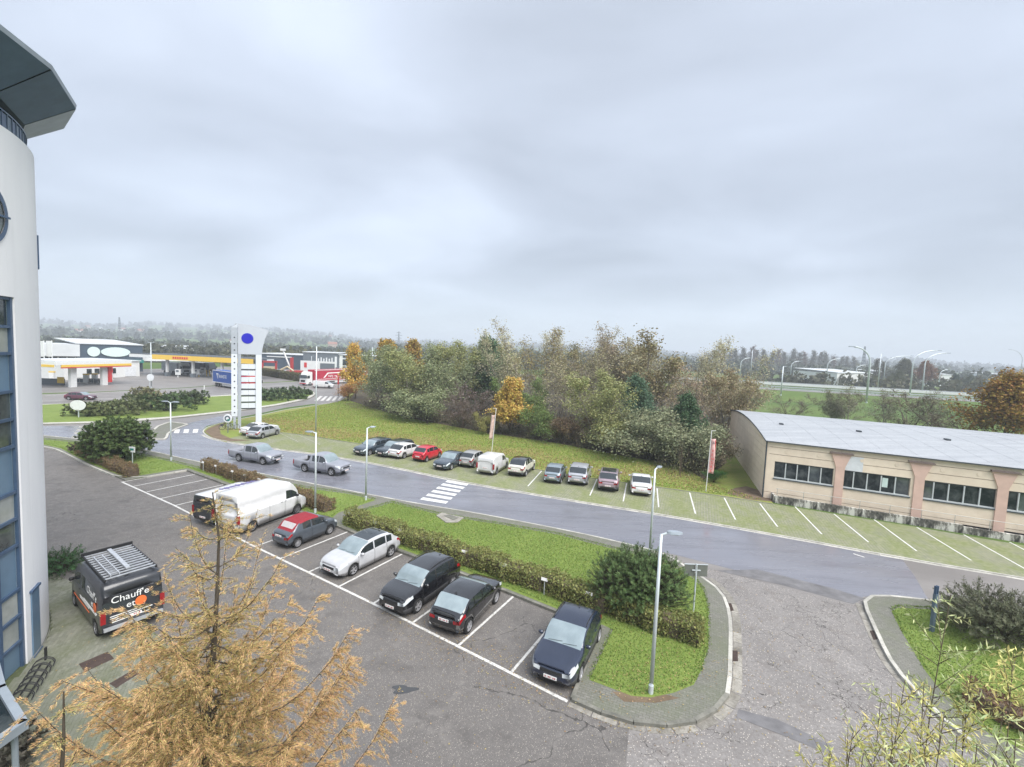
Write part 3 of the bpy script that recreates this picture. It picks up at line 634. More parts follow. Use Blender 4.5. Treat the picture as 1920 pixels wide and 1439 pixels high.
    for i in range(n-1):
        sm = (S_[i]+S_[i+1])/2; seam = any(abs(sm-a) < .011 for a in sp.get('seams', []))
        for sd in (1, -1):
            for j in range(NR-1):
                f = (idx[i, sd, j], idx[i+1, sd, j], idx[i+1, sd, j+1], idx[i, sd, j+1])
                if sd < 0: f = f[::-1]
                part = 'body'
                if j == 5 and any(a < sm < b for a, b in sw): part = 'side_window_l' if sd > 0 else 'side_window_r'
                elif j >= 7 and cow < sm < rf: part = 'windscreen'
                elif j >= 7 and rr < sm < rb and sp.get('rearglass', True): part = 'rear_window'
                elif soft and j >= 6 and soft[0] < sm < soft[1]: part = 'soft_top'
                if soft and part == 'rear_window' and (j < 8 or not rr+.14 < sm < rb-.12): part = 'soft_top'
                elif sr and j >= 8 and sr[0] < sm < sr[1]: part = 'sunroof'
                elif roof and j >= 6 and rf < sm < rr: part = 'roof'
                elif j == 3 and hl[0] <= sm <= hl[1] and sp.get('lights', True): part = 'headlight_l' if sd > 0 else 'headlight_r'
                elif j in sp.get('tlrows', (3,)) and tl[0] <= sm <= tl[1] and sp.get('lights', True): part = 'tail_light_l' if sd > 0 else 'tail_light_r'
                elif seam and 1 <= j <= 4: part = 'door_gap'
                elif clad and j <= 1: part = 'cladding'
                elif bed and bed[0] < sm < bed[1] and j >= 6: part = 'cargo_bed'
                face(part, f)
    # nose and tail: panels between the two sides, bulging outwards
    for end, bul in ((0, sp.get('nose', .1)), (n-1, -sp.get('tail', .06))):
        rows = []
        for j in range(NR):
            y, z = sec[end][j]; row = []
            for q in (1, .62, .25, -.25, -.62, -1):
                if q == 1: row.append(idx[end, 1, j]); continue
                if q == -1: row.append(idx[end, -1, j]); continue
                fz = 1 if j in (2, 3) else (.75 if j < 2 else (.6 if j == 4 else .3))
                V.append((L/2-S_[end]+bul*(1-q*q)*fz, y*q, z if j < 5 else z+ (sec[end][10][1]-z)*.0)); row.append(len(V)-1)
            rows.append(row)
        lim = NR-1
        for j in range(lim):
            if sec[end][j+1][1]-sec[end][j][1] < 1e-4 and j > 4: continue
            for c in range(5):
                f = (rows[j][c], rows[j][c+1], rows[j+1][c+1], rows[j+1][c])
                if end: f = f[::-1]
                p = 'body'
                if not end:
                    if sp.get('grille', True) and j == 3 and c in (1, 2, 3): p = 'grille'
                    elif j <= 1 and c in (1, 2, 3) and sp.get('lights', True): p = 'air_intake'
                    elif j == 3 and sp.get('lights', True): p = 'headlight_l' if c == 0 else 'headlight_r'
                else:
                    if j in sp.get('tlrows', (3,)) and c in (0, 4) and sp.get('lights', True): p = 'tail_light_l' if c == 0 else 'tail_light_r'
                    elif clad and j <= 1: p = 'cladding'
                    elif sp.get('vanrear') and 4 <= j <= 5: p = 'rear_window'
                face(p, f)
    mt = {'body': pm, 'windscreen': MATS['car_glass_sky'], 'rear_window': MATS['car_glass' if not soft else 'soft_window'], 'soft_top': MATS['soft_top_red'], 'sunroof': MATS['car_glass'], 'roof': MATS[roof] if roof else pm,
          'headlight': MATS['lamp_clear'], 'tail_light': MATS['lamp_red'], 'door_gap': MATS['trim_black'], 'cladding': MATS['trim_grey'], 'grille': MATS['trim_black'], 'air_intake': MATS['trim_black'], 'side_window': MATS['car_glass'], 'cargo_bed': MATS['trim_black']}
    if sp.get('reargl_clear'): mt['rear_window'] = MATS['car_glass_sky']
    VA = np.array(V)
    for part, fs in groups.items():
        base = part[:-2] if part[-2:] in ('_l', '_r') else part
        if base == 'side_window':                                  # one pane for each opening
            for a, b in sw:
                ff = [f for f in fs if a < L/2-(VA[list(f), 0].mean()) < b]
                if ff: sub(root, base, V, ff, mt[base])
        else:
            o = sub(root, base, V, fs, mt[base])
            if base == 'door_gap': o['kind'] = 'stuff'
    if sp.get('boxlamps'):
        for sd in (1, -1):
            q = MB(); q.box((-L/2+.035, sd*(hw*.93), sp['boxlamps']), (.13, .16, .5)); q.build('tail_light', MATS['lamp_red'], root)
    # underside, set low to deepen the shadow below the car; wheels
    b = MB(); b.box((0, 0, gc+.17), (L*.9, Wd*.66, .46)); b.build('underbody', MATS['trim_black'], root)
    for s in (s1, s2):
        for sd in (1, -1): put_wheel(root, L/2-s, sd*(hw-.115), r, .215, sp.get('rim', 'alloy5'), sd)
    if details:
        zp = sp.get('plz', .48); zr = sp.get('plr', .6)
        for x, z, e in ((L/2+sp.get('nose', .1)*.95+.012, zp, 1), (-L/2-sp.get('tail', .06)*.95-.012, zr, -1)):
            q = MB(); q.box((x, 0, z), (.02, .5, .11)); o = q.build('number_plate', MATS['plate_white'], root)
            q = MB()
            for k in range(7):
                if k in (1, 4): continue
                q.box((x+e*.0115, -.18+k*.06, z), (.003, .032, .06))
            q.build('plate_marks', MATS['plate_red'], o)['kind'] = 'stuff'
        for sd in (1, -1):
            xm = L/2-cow-.28; zmz = interp(belt, cow+.28)+.06
            q = MB(); q.lathe([(.001, -.1), (.07, -.09), (.1, 0), (.095, .07), (.001, .1)], 10, axis='Y')
            q.v = [(v[0]*.75+xm, v[1]+sd*(hw+.08), v[2]*.8+zmz+.03) for v in q.v]; q.build('mirror', MATS[sp.get('mirror', paint)], root, smooth=True)
            for a in sp.get('handles', []):
                q = MB(); q.box((L/2-a, sd*(hw*.992), interp(belt, a)-.1), (.16, .03, .025)); q.build('door_handle', MATS[sp.get('handle_mat', paint)], root)
        if sp.get('fin', True):
            q = MB(); xf = L/2-rr+.15; q.add([(xf, -.012, H-.01), (xf-.16, -.02, H-.02), (xf-.16, .02, H-.02), (xf, .012, H-.01), (xf-.14, 0, H+.05)], [(0, 4, 3), (0, 1, 4), (1, 2, 4), (2, 3, 4)]); q.build('roof_aerial', MATS['trim_black'], root)
        if sp.get('rails'):
            for sd in (1, -1):
                y = (hw*.95-tum*(H-interp(belt, rf+.5))-.05)*sd
                q = MB(); q.tube([(L/2-rf-.1-k*(rr-rf)/5, y, interp(top, rf+.1+k*(rr-rf)/5)+(.03 if 0 < k < 5 else -.02)) for k in range(6)], .018, 6); q.build('roof_rail', MATS[sp['rails']], root)
        q = MB(); xw = L/2-cow-.05
        for y0 in (-.55, .02): q.tube([(xw+.02, y0, interp(top, cow)+.015), (xw-.03, y0+.55, interp(top, cow+.1)+.02)], .007, 4)
        q.build('wiper', MATS['trim_black'], root)['kind'] = 'stuff'
    return root
def sub(root, name, V, fs, mt):
    used = sorted({i for f in fs for i in f}); mp = {u: k for k, u in enumerate(used)}
    me = bpy.data.meshes.new(name); me.from_pydata([V[u] for u in used], [], [[mp[i] for i in f] for f in fs])
    me.polygons.foreach_set('use_smooth', [True]*len(fs)); me.update()
    return link(name, me, mt, root)
def hatch(L, W, H, wb, fo, wr, hood=.95, cowl=1.05, rf=1.75, rr=None, rb=None, tailz=None, beltz=.9, **k):
    """typical hatchback profile; rr = rear end of the roof, rb = foot of the rear glass"""
    rr = rr or L-.75; rb = rb or L-.22; tailz = tailz or beltz+.08
    d = dict(L=L, W=W, H=H, wb=wb, fo=fo, wr=wr, cowl=cowl, rf=rf, rr=rr, rb=rb,
             top=[(0, hood-.26), (.1, hood-.15), (.35, hood-.06), (cowl, hood+.04), ((cowl+rf)/2, hood+.04+(H-hood-.04)*.6), (rf, H-.05), ((rf+rr)/2, H), (rr, H-.07), (rb, tailz+.02), (L-.05, tailz-.08), (L, tailz-.2)],
             belt=[(0, hood-.29), (.3, hood-.13), (cowl, hood-.02), (cowl+.5, beltz), (L*.7, beltz+.03), (L-.25, beltz+.03), (L, tailz-.24)],
             sw=[(cowl+.28, (cowl+rf)/2+.72), ((cowl+rf)/2+.8, rr-.35), (rr-.28, rr+.12)], seams=[cowl+.12, (cowl+rf)/2+.76, rr-.3], handles=[(cowl+rf)/2+.55, rr-.5])
    d.update(k); return d
SPEC = {}
SPEC['small'] = hatch(3.57, 1.63, 1.49, 2.3, .68, .29, hood=.97, cowl=.78, rf=1.4, rr=2.75, rb=3.3, beltz=.92, tailz=.98, soft=(1.5, 2.75), sw=[(1.08, 1.98), (2.06, 2.6)], seams=[.92, 2.02], handles=[1.85], hl=(0, .3), tl=(3.3, 3.57), grille=False, nose=.14, tail=.1, plr=.8, rim='alloy10', mirror='paint_grey', fin=False, tumble=.26)
SPEC['i30'] = hatch(4.3, 1.78, 1.47, 2.65, .85, .315, hood=.93, cowl=1.05, rf=1.95, rr=3.45, rb=4.05, rails=None, sunroof=(2.0, 3.4))
SPEC['cross'] = hatch(4.21, 1.78, 1.6, 2.6, .83, .33, hood=1.05, cowl=1.0, rf=1.75, rr=3.5, rb=4.0, beltz=1.02, clad=True, rails='trim_black', arch=.07, gc=.22)
SPEC['a1'] = hatch(4.03, 1.74, 1.43, 2.56, .82, .32, hood=.95, cowl=1.05, rf=1.8, rr=3.2, rb=3.8, beltz=.93, tlrows=(3,), tl=(3.62, 4.03), plr=.72, reargl_clear=True)
SPEC['a1b'] = hatch(4.05, 1.76, 1.49, 2.57, .83, .335, hood=1.0, cowl=1.05, rf=1.85, rr=3.25, rb=3.85, beltz=.97, clad=True, rails='trim_black', gc=.22)
SPEC['wagon'] = hatch(4.7, 1.83, 1.46, 2.85, .85, .33, hood=.94, cowl=1.3, rf=2.05, rr=4.1, rb=4.6, beltz=.92, rails='trim_black', sw=[(1.6, 2.45), (2.53, 3.3), (3.38, 4.1)], seams=[1.4, 2.5, 3.35])
SPEC['golf'] = hatch(4.26, 1.79, 1.46, 2.62, .85, .32, hood=.92, cowl=1.1, rf=1.9, rr=3.4, rb=4.05)
SPEC['city'] = hatch(3.6, 1.62, 1.48, 2.36, .7, .28, hood=.98, cowl=.8, rf=1.4, rr=2.95, rb=3.4, beltz=.95, sw=[(1.02, 1.75), (1.83, 2.55), (2.6, 2.95)], seams=[.95, 1.79, 2.58], fin=False)
SPEC['sedan'] = hatch(4.63, 1.83, 1.43, 2.81, .8, .33, hood=.92, cowl=1.35, rf=2.1, rr=3.15, rb=3.95, beltz=.92, tailz=1.02, sw=[(1.65, 2.4), (2.48, 3.2), (3.27, 3.65)], seams=[1.45, 2.44, 3.25],
    top=[(0, .64), (.1, .76), (.35, .85), (1.35, .96), (1.72, 1.22), (2.1, 1.38), (2.6, 1.43), (3.15, 1.38), (3.95, 1.06), (4.45, 1.03), (4.6, .93), (4.63, .82)], tl=(4.35, 4.63))
SPEC['suv'] = hatch(4.45, 1.84, 1.62, 2.67, .88, .345, hood=1.05, cowl=1.1, rf=1.85, rr=3.7, rb=4.2, beltz=1.03, rails='chrome', gc=.23, clad=True, arch=.07)
SPEC['crossover'] = hatch(4.15, 1.78, 1.56, 2.6, .85, .335, hood=1.02, cowl=1.05, rf=1.8, rr=3.3, rb=3.85, beltz=1.0, gc=.22, clad=True, tailz=1.08)
SPEC['caddy'] = dict(L=4.4, W=1.8, H=1.82, wb=2.68, fo=.86, wr=.31, cowl=1.0, rf=1.75, rr=4.36, rb=4.39, rearglass=False, tumble=.1, win=(.06, .7), rim='steel', tail=.03,
    top=[(0, .68), (.1, .85), (.35, .95), (1.0, 1.1), (1.4, 1.45), (1.75, 1.72), (2.4, 1.82), (4.0, 1.8), (4.3, 1.72), (4.38, 1.5), (4.4, 1.3)], belt=[(0, .66), (.3, .85), (1.0, 1.0), (1.5, 1.02), (4.2, 1.04), (4.4, 1.0)],
    sw=[(1.3, 2.15)], seams=[1.15, 2.22, 3.2], handles=[2.0], plan=[(0, .8), (.12, .9), (.45, .975), (1, 1), (3, 1), (4.2, .985), (4.4, .95)], tl=(4.3, 4.4), tlrows=(), flat=1, boxlamps=.92, fin=False, plr=.75)
SPEC['ducato'] = dict(L=5.42, W=2.05, H=2.52, wb=3.5, fo=.95, wr=.345, cowl=.75, rf=1.5, rr=5.37, rb=5.4, rearglass=False, tumble=.05, win=(.0, .5), rim='steel', tail=.03, gc=.28,
    top=[(0, .85), (.1, 1.02), (.35, 1.15), (.75, 1.42), (1.12, 2.02), (1.5, 2.42), (2.0, 2.52), (5.28, 2.52), (5.39, 2.49), (5.415, 2.3), (5.42, 2.1)], belt=[(0, .83), (.35, 1.08), (.75, 1.28), (1.2, 1.33), (5.3, 1.36), (5.42, 1.3)],
    sw=[(1.0, 1.9)], seams=[.92, 2.0, 3.2, 5.33], handles=[1.95, 2.25], plan=[(0, .8), (.15, .9), (.5, .97), (1.2, 1), (5.2, 1), (5.42, .965)], hl=(0, .42), tl=(5.32, 5.42), tlrows=(), flat=1, boxlamps=1.05, fin=False, handle_mat='trim_black', mirror='trim_black', plr=.95)
SPEC['trafic'] = dict(L=5.2, W=1.96, H=1.97, wb=3.2, fo=.95, wr=.33, cowl=.8, rf=1.7, rr=5.14, rb=5.17, rearglass=False, tumble=.08, win=(.05, .78), rim='steel', tail=.03, gc=.24, vanrear=True,
    top=[(0, .8), (.1, .98), (.35, 1.08), (.8, 1.28), (1.25, 1.62), (1.7, 1.88), (2.3, 1.97), (5.0, 1.96), (5.14, 1.93), (5.19, 1.75), (5.2, 1.55)], belt=[(0, .78), (.35, 1.0), (.8, 1.14), (1.2, 1.15), (5.0, 1.17), (5.2, 1.12)],
    sw=[(1.1, 2.0)], seams=[1.0, 2.1], handles=[1.95], plan=[(0, .8), (.15, .9), (.5, .97), (1.2, 1), (5.0, 1), (5.2, .965)], hl=(0, .42), tl=(5.1, 5.2), tlrows=(), flat=1, boxlamps=1.0, fin=False, handle_mat='trim_black', mirror='trim_black')
SPEC['crafter'] = dict(L=5.0, W=2.04, H=2.3, wb=3.3, fo=.9, wr=.345, cowl=.8, rf=1.6, rr=4.94, rb=4.97, rearglass=False, tumble=.07, win=(.04, .56), rim='steel', tail=.03, gc=.27, vanrear=True,
    top=[(0, .85), (.1, 1.02), (.35, 1.15), (.8, 1.38), (1.2, 1.85), (1.6, 2.2), (2.1, 2.3), (4.6, 2.28), (4.9, 2.2), (4.98, 2.0), (5.0, 1.8)], belt=[(0, .83), (.35, 1.08), (.8, 1.24), (1.2, 1.27), (4.8, 1.3), (5.0, 1.25)],
    sw=[(1.05, 1.95), (2.2, 4.5)], seams=[.95, 2.08, 3.3], handles=[1.95], plan=[(0, .8), (.15, .9), (.5, .97), (1.2, 1), (4.8, 1), (5.0, .97)], hl=(0, .42), tl=(4.86, 5.0), tlrows=(), flat=1, boxlamps=1.0, fin=False, handle_mat='trim_black', mirror='trim_black', plr=.78)
SPEC['pickup'] = dict(L=5.25, W=1.82, H=1.8, wb=3.0, fo=.9, wr=.37, cowl=1.35, rf=1.95, rr=3.2, rb=3.5, tumble=.2, gc=.32, arch=.08, rim='alloy5',
    top=[(0, .82), (.1, .98), (.35, 1.06), (1.35, 1.14), (1.65, 1.5), (1.95, 1.75), (2.5, 1.8), (3.2, 1.74), (3.5, 1.18), (3.6, 1.12), (5.2, 1.12), (5.25, 1.05)], belt=[(0, .8), (.3, .98), (1.35, 1.08), (1.8, 1.06), (5.2, 1.08), (5.25, 1.0)],
    sw=[(1.6, 2.3), (2.38, 3.1)], seams=[1.5, 2.34, 3.3], handles=[2.15, 2.95], plan=[(0, .82), (.12, .9), (.45, .975), (1, 1), (5.0, 1), (5.25, .97)], bed=(3.62, 5.12), floor=.72, tl=(5.15, 5.25), tlrows=(2, 3), fin=False)
def by_wheels(A, B, side, sp, z=0.0, rev=False):
    """ground spot and heading of a car from the contact points of its rear (A) and front (B) wheel on one side (-1 its right)"""
    a, b = gp(*A, z), gp(*B, z); d = (b-a); h = math.atan2(d.y, d.x); u = d.normalized(); left = Vector((-u.y, u.x, 0))
    midw = (a+b)/2; c = midw-left*side*(sp['W']/2-.1); off = sp['L']/2-(sp['fo']+sp['wb']/2)
    return c-u*off, h
def by_end(px, head, sp, end, z=0.0):
    """spot of a car whose rear (end=-1) or front (end=1) bumper stands over this ground pixel"""
    p = gp(*px, z); u = Vector((math.cos(head), math.sin(head), 0)); return p-u*end*sp['L']/2
LOTG = 'cars and vans parked in the near car park'; ROWG = 'cars parked along the far side of the road'
def lot_cars():
    sp = SPEC['ducato']; u = bay_u
    p, h = by_wheels((469, 998.5), (558, 963), -1, sp); make_car('delivery_van', 'long white high roofed panel van parked beside the dark tailed van', 'van', sp, 'paint_white', p, h, LOTG)
    sp = SPEC['trafic']; n = Vector((-bay_u.y, bay_u.x, 0)); p2 = p+n*2.45-u*.25; t = make_car('delivery_van', 'lower van with white roof print and dark rear, left of the long white van', 'van', sp, 'paint_van_dark', p2, h, LOTG, roof='paint_white')
    q = MB(); rng = random.Random(3)
    for k in range(26):
        a = k/26; x = -1.2+2.6*a; q.box((x, .25+.1*math.sin(k*1.7)-.25*a, 1.982), (.09, .18+.3*rng.random(), .004), .4)
    q.build('roof_print', MATS['print_violet'], t)['kind'] = 'stuff'
    P, h = by_wheels((557, 1027), (617, 1002), -1, SPEC['small']); make_car('small_car', 'small grey car with a red folding soft top', 'car', SPEC['small'], 'paint_grey', P, h, LOTG)
    P, h = by_wheels((731.6, 1043.6), (661, 1079), 1, SPEC['i30']); make_car('hatchback', 'silver white hatchback with a dark glass roof, facing the lane', 'car', SPEC['i30'], 'paint_white_grey', P, h, LOTG)
    h = BAY_A+math.pi+.02; n = Vector((-bay_u.y, bay_u.x, 0)); sp = SPEC['cross']; fw = gp(781.6, 1148.4); u = Vector((math.cos(h), math.sin(h), 0)); left = Vector((-u.y, u.x, 0)); P = fw-left*(sp['W']/2-.1)-u*(sp['L']/2-sp['fo'])
    make_car('crossover', 'tall black crossover facing the lane between silver hatchback and black hatchback', 'car', sp, 'paint_black', P, h, LOTG)
    P, h = by_wheels((876.7, 1186), (927.5, 1131.5), -1, SPEC['a1']); make_car('hatchback', 'glossy black hatchback parked nose in, red tail lights toward the lane', 'car', SPEC['a1'], 'paint_black', P, h, LOTG)
    P, h = by_wheels((1120, 1203), (1083.8, 1278.6), 1, SPEC['a1b']); make_car('hatchback', 'dark navy raised hatchback in the last bay beside the lawn', 'car', SPEC['a1b'], 'paint_navy', P, h, LOTG)
lot_cars()
def row_cars():
    rear, H0 = -1, R(73.3); z = .06
    data = [('estate_car', 'dark grey estate car at the left end of the row, nose to the road', 'wagon', 'paint_slate', (671, 855), 62, 1, None),
        ('estate_car', 'dark blue estate car second from the left in the row', 'wagon', 'paint_dark_teal', (713, 858), 62, 1, None),
        ('hatchback', 'white three window hatchback between dark estate and red hatchback', 'golf', 'paint_white', (737, 861), 65, -1, None),
        ('hatchback', 'bright red small hatchback in the row', 'city', 'paint_red', (783, 867), 66, -1, None),
        ('saloon_car', 'dark slate saloon car nose to the road beside the red hatchback', 'sedan', 'paint_slate', (824, 883), 68, 1, None),
        ('hatchback', 'old grey silver hatchback between dark saloon and white box van', 'city', 'paint_beige_silver', (872, 878), 69, -1, None),
        ('box_van', 'small white windowless van in the row in front of the leaning flag', 'caddy', 'paint_white', (909, 892), 70, -1, None),
        ('crossover', 'cream white crossover with black roof, right of the small white van', 'crossover', 'paint_cream', (966, 895), 71, -1, 'paint_black'),
        ('small_car', 'pale blue grey small car with black rear hatch glass', 'city', 'paint_blue_grey', (1034, 908), 74, -1, None),
        ('suv', 'silver suv with plain roof between blue grey small car and mauve suv', 'suv', 'paint_silver', (1081, 912), 74.5, -1, None),
        ('suv', 'mauve suv with dark glass roof in a bay between white lines', 'suv', 'paint_mauve', (1139, 924), 75, -1, None),
        ('saloon_car', 'white saloon car at the right end of the row, left of the street lamp', 'sedan', 'paint_white', (1202, 932), 76, -1, None)]
    for i, (nm, lb, sp, pt, px, hd, end, rf) in enumerate(data):
        s = dict(SPEC[sp])
        if i == 10: s['sunroof'] = (2.0, 3.5)
        if i == 9: s['rails'] = None; s['clad'] = False
        h = R(hd)+(math.pi if end > 0 else 0)
        make_car(nm, lb, 'car' if nm != 'box_van' else 'van', s, pt, (*by_end(px, h, s, end, z)[:2], z), h, ROWG, roof=rf)
    s = SPEC['sedan']; h = R(70); make_car('saloon_car', 'white saloon car parked under the tall sign tower', 'car', s, 'paint_white', (*by_end((457, 818), h, s, -1, z)[:2], z), h, 'cars parked under the sign tower')
    s = SPEC['golf']; P, h = by_wheels((489, 823.5), (521, 815), -1, s, z); make_car('hatchback', 'silver hatchback parked beside the white saloon under the sign tower', 'car', s, 'paint_silver', (*P[:2], z), h, 'cars parked under the sign tower')
    s = SPEC['pickup']; h = math.atan2(*(gp(620, 892)-gp(435, 865)).yx)
    P = (gp(441, 864)+gp(510, 871))/2; make_car('pickup_truck', 'grey pickup truck with open load bed, ahead of the white saloon on the road', 'pickup', s, 'paint_pickup', (P.x, P.y+.5, .016), h, 'pickups driving on the road')
    P = (gp(562, 882)+gp(640, 893))/2; make_car('pickup_truck', 'grey pickup truck on the road behind the short street lamp', 'pickup', s, 'paint_pickup', (P.x, P.y+.5, .016), h-.02, 'pickups driving on the road')
    s = SPEC['golf']; P = gp(152, 750); make_car('hatchback', 'dark plum hatchback driving past the petrol station', 'car', s, 'paint_plum', (P.x, P.y, .008), R(12), details=False)
    P = gp(607, 728); s = SPEC['trafic']; make_car('delivery_van', 'small white van passing in front of the red lorry', 'van', s, 'paint_white', (P.x, P.y, .008), R(5), details=False)
row_cars()
def text_mesh(txt, size, mat, name, parent, M4, extr=.002):
    cu = bpy.data.curves.new(name, 'FONT'); cu.body = txt; cu.size = size; cu.align_x = 'LEFT'; cu.extrude = extr; cu.resolution_u = 3
    o = bpy.data.objects.new(name, cu); COL.objects.link(o); dg = bpy.context.evaluated_depsgraph_get(); me = bpy.data.meshes.new_from_object(o.evaluated_get(dg))
    bpy.data.objects.remove(o); bpy.data.curves.remove(cu); me.materials.clear(); me.materials.append(MATS[mat])
    t = link(name, me, None, parent); t.matrix_local = M4; return t
def frame4(o, x, y):
    x = Vector(x).normalized(); y = Vector(y).normalized(); z = x.cross(y); m = Matrix.Identity(4)
    for i in range(3): m[i][0] = x[i]; m[i][1] = y[i]; m[i][2] = z[i]
    m.translation = o; return m
def work_van():
    sp = SPEC['crafter']; P, h = by_wheels((189, 1197), (141, 1131), 1, sp); h = h
    t = make_car('work_van', 'dark grey work van with white heating lettering and a ladder rack on its roof', 'van', sp, 'paint_van_dark', P, h)
    L, H = sp['L'], sp['H']; hw = sp['W']/2
    # side lettering (left side) and rear lettering
    text_mesh('Chauff\'e', .42, 'van_print_white', 'lettering', t, frame4((-.55, hw*.985+.012, 1.45), (-1, 0, 0), (0, -.07, 1)))
    text_mesh('et', .34, 'van_print_white', 'lettering', t, frame4((-1.2, hw*.985+.02, 1.12), (-1, 0, 0), (0, -.03, 1)))
    text_mesh('Chauff\'e', .37, 'van_print_white', 'lettering', t, frame4((-L/2-.06, .72, 1.5), (0, -1, 0), (0, 0, 1)))
    text_mesh('et', .36, 'van_print_white', 'lettering', t, frame4((-L/2-.06, .25, 1.15), (0, -1, 0), (0, 0, 1)))
    def blob(c, ax, ay):
        b = MB(); n = 16; P = [Vector(c)+Vector(ax)*(.19*math.cos(2*math.pi*k/n))+Vector(ay)*(.19*math.sin(2*math.pi*k/n)) for k in range(n)]; nn = Vector(ax).cross(Vector(ay))*.006
        b.add([p+nn for p in P]+[p-nn for p in P], [list(range(n))]+[(k, n+k, n+(k+1) % n, (k+1) % n) for k in range(n)]); b.build('orange_disc', MATS['van_print_orange'], t)
    blob((-1.75, hw+.01, 1.2), (-1, 0, 0), (0, 0, 1)); blob((-L/2-.07, -.22, 1.28), (0, -1, 0), (0, 0, 1))
    b = MB()
    for z, x0, x1 in ((1.0, -.1, -2.0), (.93, .5, -1.9)): b.box(((x0+x1)/2, hw+.004, z), (x0-x1, .012, .035))
    for k in range(9): b.box((.4-k*.16, hw+.006, .86), (.1, .01, .045))
    for y0, y1, z in ((.75, -.1, .98), (.75, -.6, .9), (.7, -.5, .74), (.7, .1, .82)): b.box((-L/2-.055, (y0+y1)/2, z), (.01, y0-y1, .03))
    b.build('stripe', MATS['van_print_white'], t)['kind'] = 'stuff'
    b = MB(); b.box((.3, hw+.006, .68), (2.4, .012, .035)); b.build('stripe', MATS['van_print_orange'], t)
    b = MB(); b.box((-L/2-.05, 0, .52), (.12, 1.9, .12)); b.build('rear_step', MATS['galvanised'], t)
    # roof rack: two long rails, cross bars, ladder, side boards
    ra = thing('ladder_rack', None, None); ra.parent = t; z = H+.1
    for sd in (1, -1):
        b = MB(); b.box((-.75, sd*.82, z), (3.2, .05, .09)); b.build('rack_rail', MATS['trim_black'], ra)
    for k in range(12):
        b = MB(); b.box((-2.25+k*.27, 0, z+.03), (.06, 1.62, .035)); b.build('rack_bar', MATS['galvanised'], ra)
    b = MB(); b.box((.9, 0, z+.06), (.05, 1.75, .16)); b.build('rack_bar', MATS['trim_black'], ra)
    la = thing('ladder', None, None); la.parent = t
    b = MB()
    for y in (.35, .62): b.box((-1.0, y, z+.1), (2.4, .035, .07))
    for k in range(9): b.box((-2.0+k*.25, .485, z+.1), (.035, .27, .035))
    b.box((-.6, .0, z+.1), (2.6, .14, .06)); b.build('ladder_frame', MATS['galvanised'], la)
work_van()
# ---- lorries on the main road and at the station
def lorry(label, A, B, z0, cab, tarp, letters=None, group='lorries', H=4.0, cabfront=True):
    """articulated lorry: cab at the B end; A and B are ground pixels of its near side"""
    a, b = gp(*A, z0), gp(*B, z0); d = b-a; h = math.atan2(d.y, d.x); L = d.length; u = d.normalized(); n = Vector((-u.y, u.x, 0))
    if n.dot(Vector((0, 0, 0))-a) < 0: n = -n
    c = (a+b)/2-n*1.25; t = thing('lorry', label, 'lorry', (c.x, c.y, z0), h, group)
    tl = L-2.9; x0 = -L/2
    bx = MB(); bx.box((x0+tl/2, 0, (1.15+H)/2), (tl, 2.5, H-1.15)); trl = bx.build('trailer', MATS[tarp], t)
    for sd in (1, -1):
        q = MB(); q.box((x0+tl/2, sd*1.26, H-.08), (tl, .05, .16)); q.build('top_rail', MATS['paint_truck_white'], t)
        q = MB(); q.box((x0+tl/2, sd*1.26, 1.12), (tl, .05, .18)); q.build('side_rail', MATS['paint_truck_white'], t)
        q = MB(); q.box((x0+tl*.45, sd*1.15, .7), (tl*.4, .06, .5)); q.build('side_guard', MATS['paint_truck_white' if tarp != 'tarp_blue' else 'galvanised'], t)
    q = MB(); q.box((x0+.02, 0, 2.5), (.08, 2.56, 2.9)); q.build('rear_frame', MATS['paint_truck_white'], t)
    q = MB(); q.box((0, 0, .95), (L-1.2, .9, .25)); q.build('chassis', MATS['trim_black'], t)
    if cabfront:
        xc = L/2; P = [(0, .45), (.06, 1.5), (.12, 2.3), (.55, 3.35), (.9, 3.75), (2.0, 3.8), (2.2, 3.6), (2.2, .6), (1.9, .5)]
        q = MB(); w = 1.22; vs = [(xc-p[0], sd*w*(.94 if p[1] > 3 else 1), p[1]) for sd in (1, -1) for p in P]; m_ = len(P)
        q.add(vs, [list(range(m_))[::-1], list(range(m_, 2*m_))]+[(i, (i+1) % m_, m_+(i+1) % m_, m_+i) for i in range(m_)]); q.build('cab', MATS[cab], t)
        q = MB(); q.box((xc-.26, 0, 2.45), (.3, 2.2, .9), M_=Matrix.Rotation(-.33, 3, 'Y')); q.build('windscreen', MATS['car_glass'], t)
        for sd in (1, -1):
            q = MB(); q.box((xc-.9, sd*1.225, 2.4), (.8, .03, .75)); q.build('side_window', MATS['car_glass'], t)
            q = MB(); q.box((xc-.1, sd*1.38, 2.35), (.14, .2, .7)); q.build('mirror', MATS['trim_black'], t)
            q = MB(); q.box((xc-.01, sd*.85, .85), (.06, .5, .25)); q.build('headlight', MATS['lamp_clear'], t)
        q = MB(); q.box((xc+.0, 0, 1.3), (.1, 1.5, .55)); q.build('grille', MATS['trim_black'], t)
        q = MB(); q.box((xc-.02, 0, .6), (.14, 2.3, .25)); q.build('bumper', MATS['paint_red' if tarp == 'tarp_red' else 'trim_grey'], t)
        for sd in (1, -1): put_wheel(t, xc-1.4, sd*1.1, .5, .3, 'steel', sd); put_wheel(t, xc-4.6, sd*1.1, .5, .3, 'steel', sd)
    for k in range(3):
        for sd in (1, -1): put_wheel(t, x0+1.6+1.3*k, sd*1.1, .5, .3, 'steel', sd)
    return t, n, h, L, tl, x0
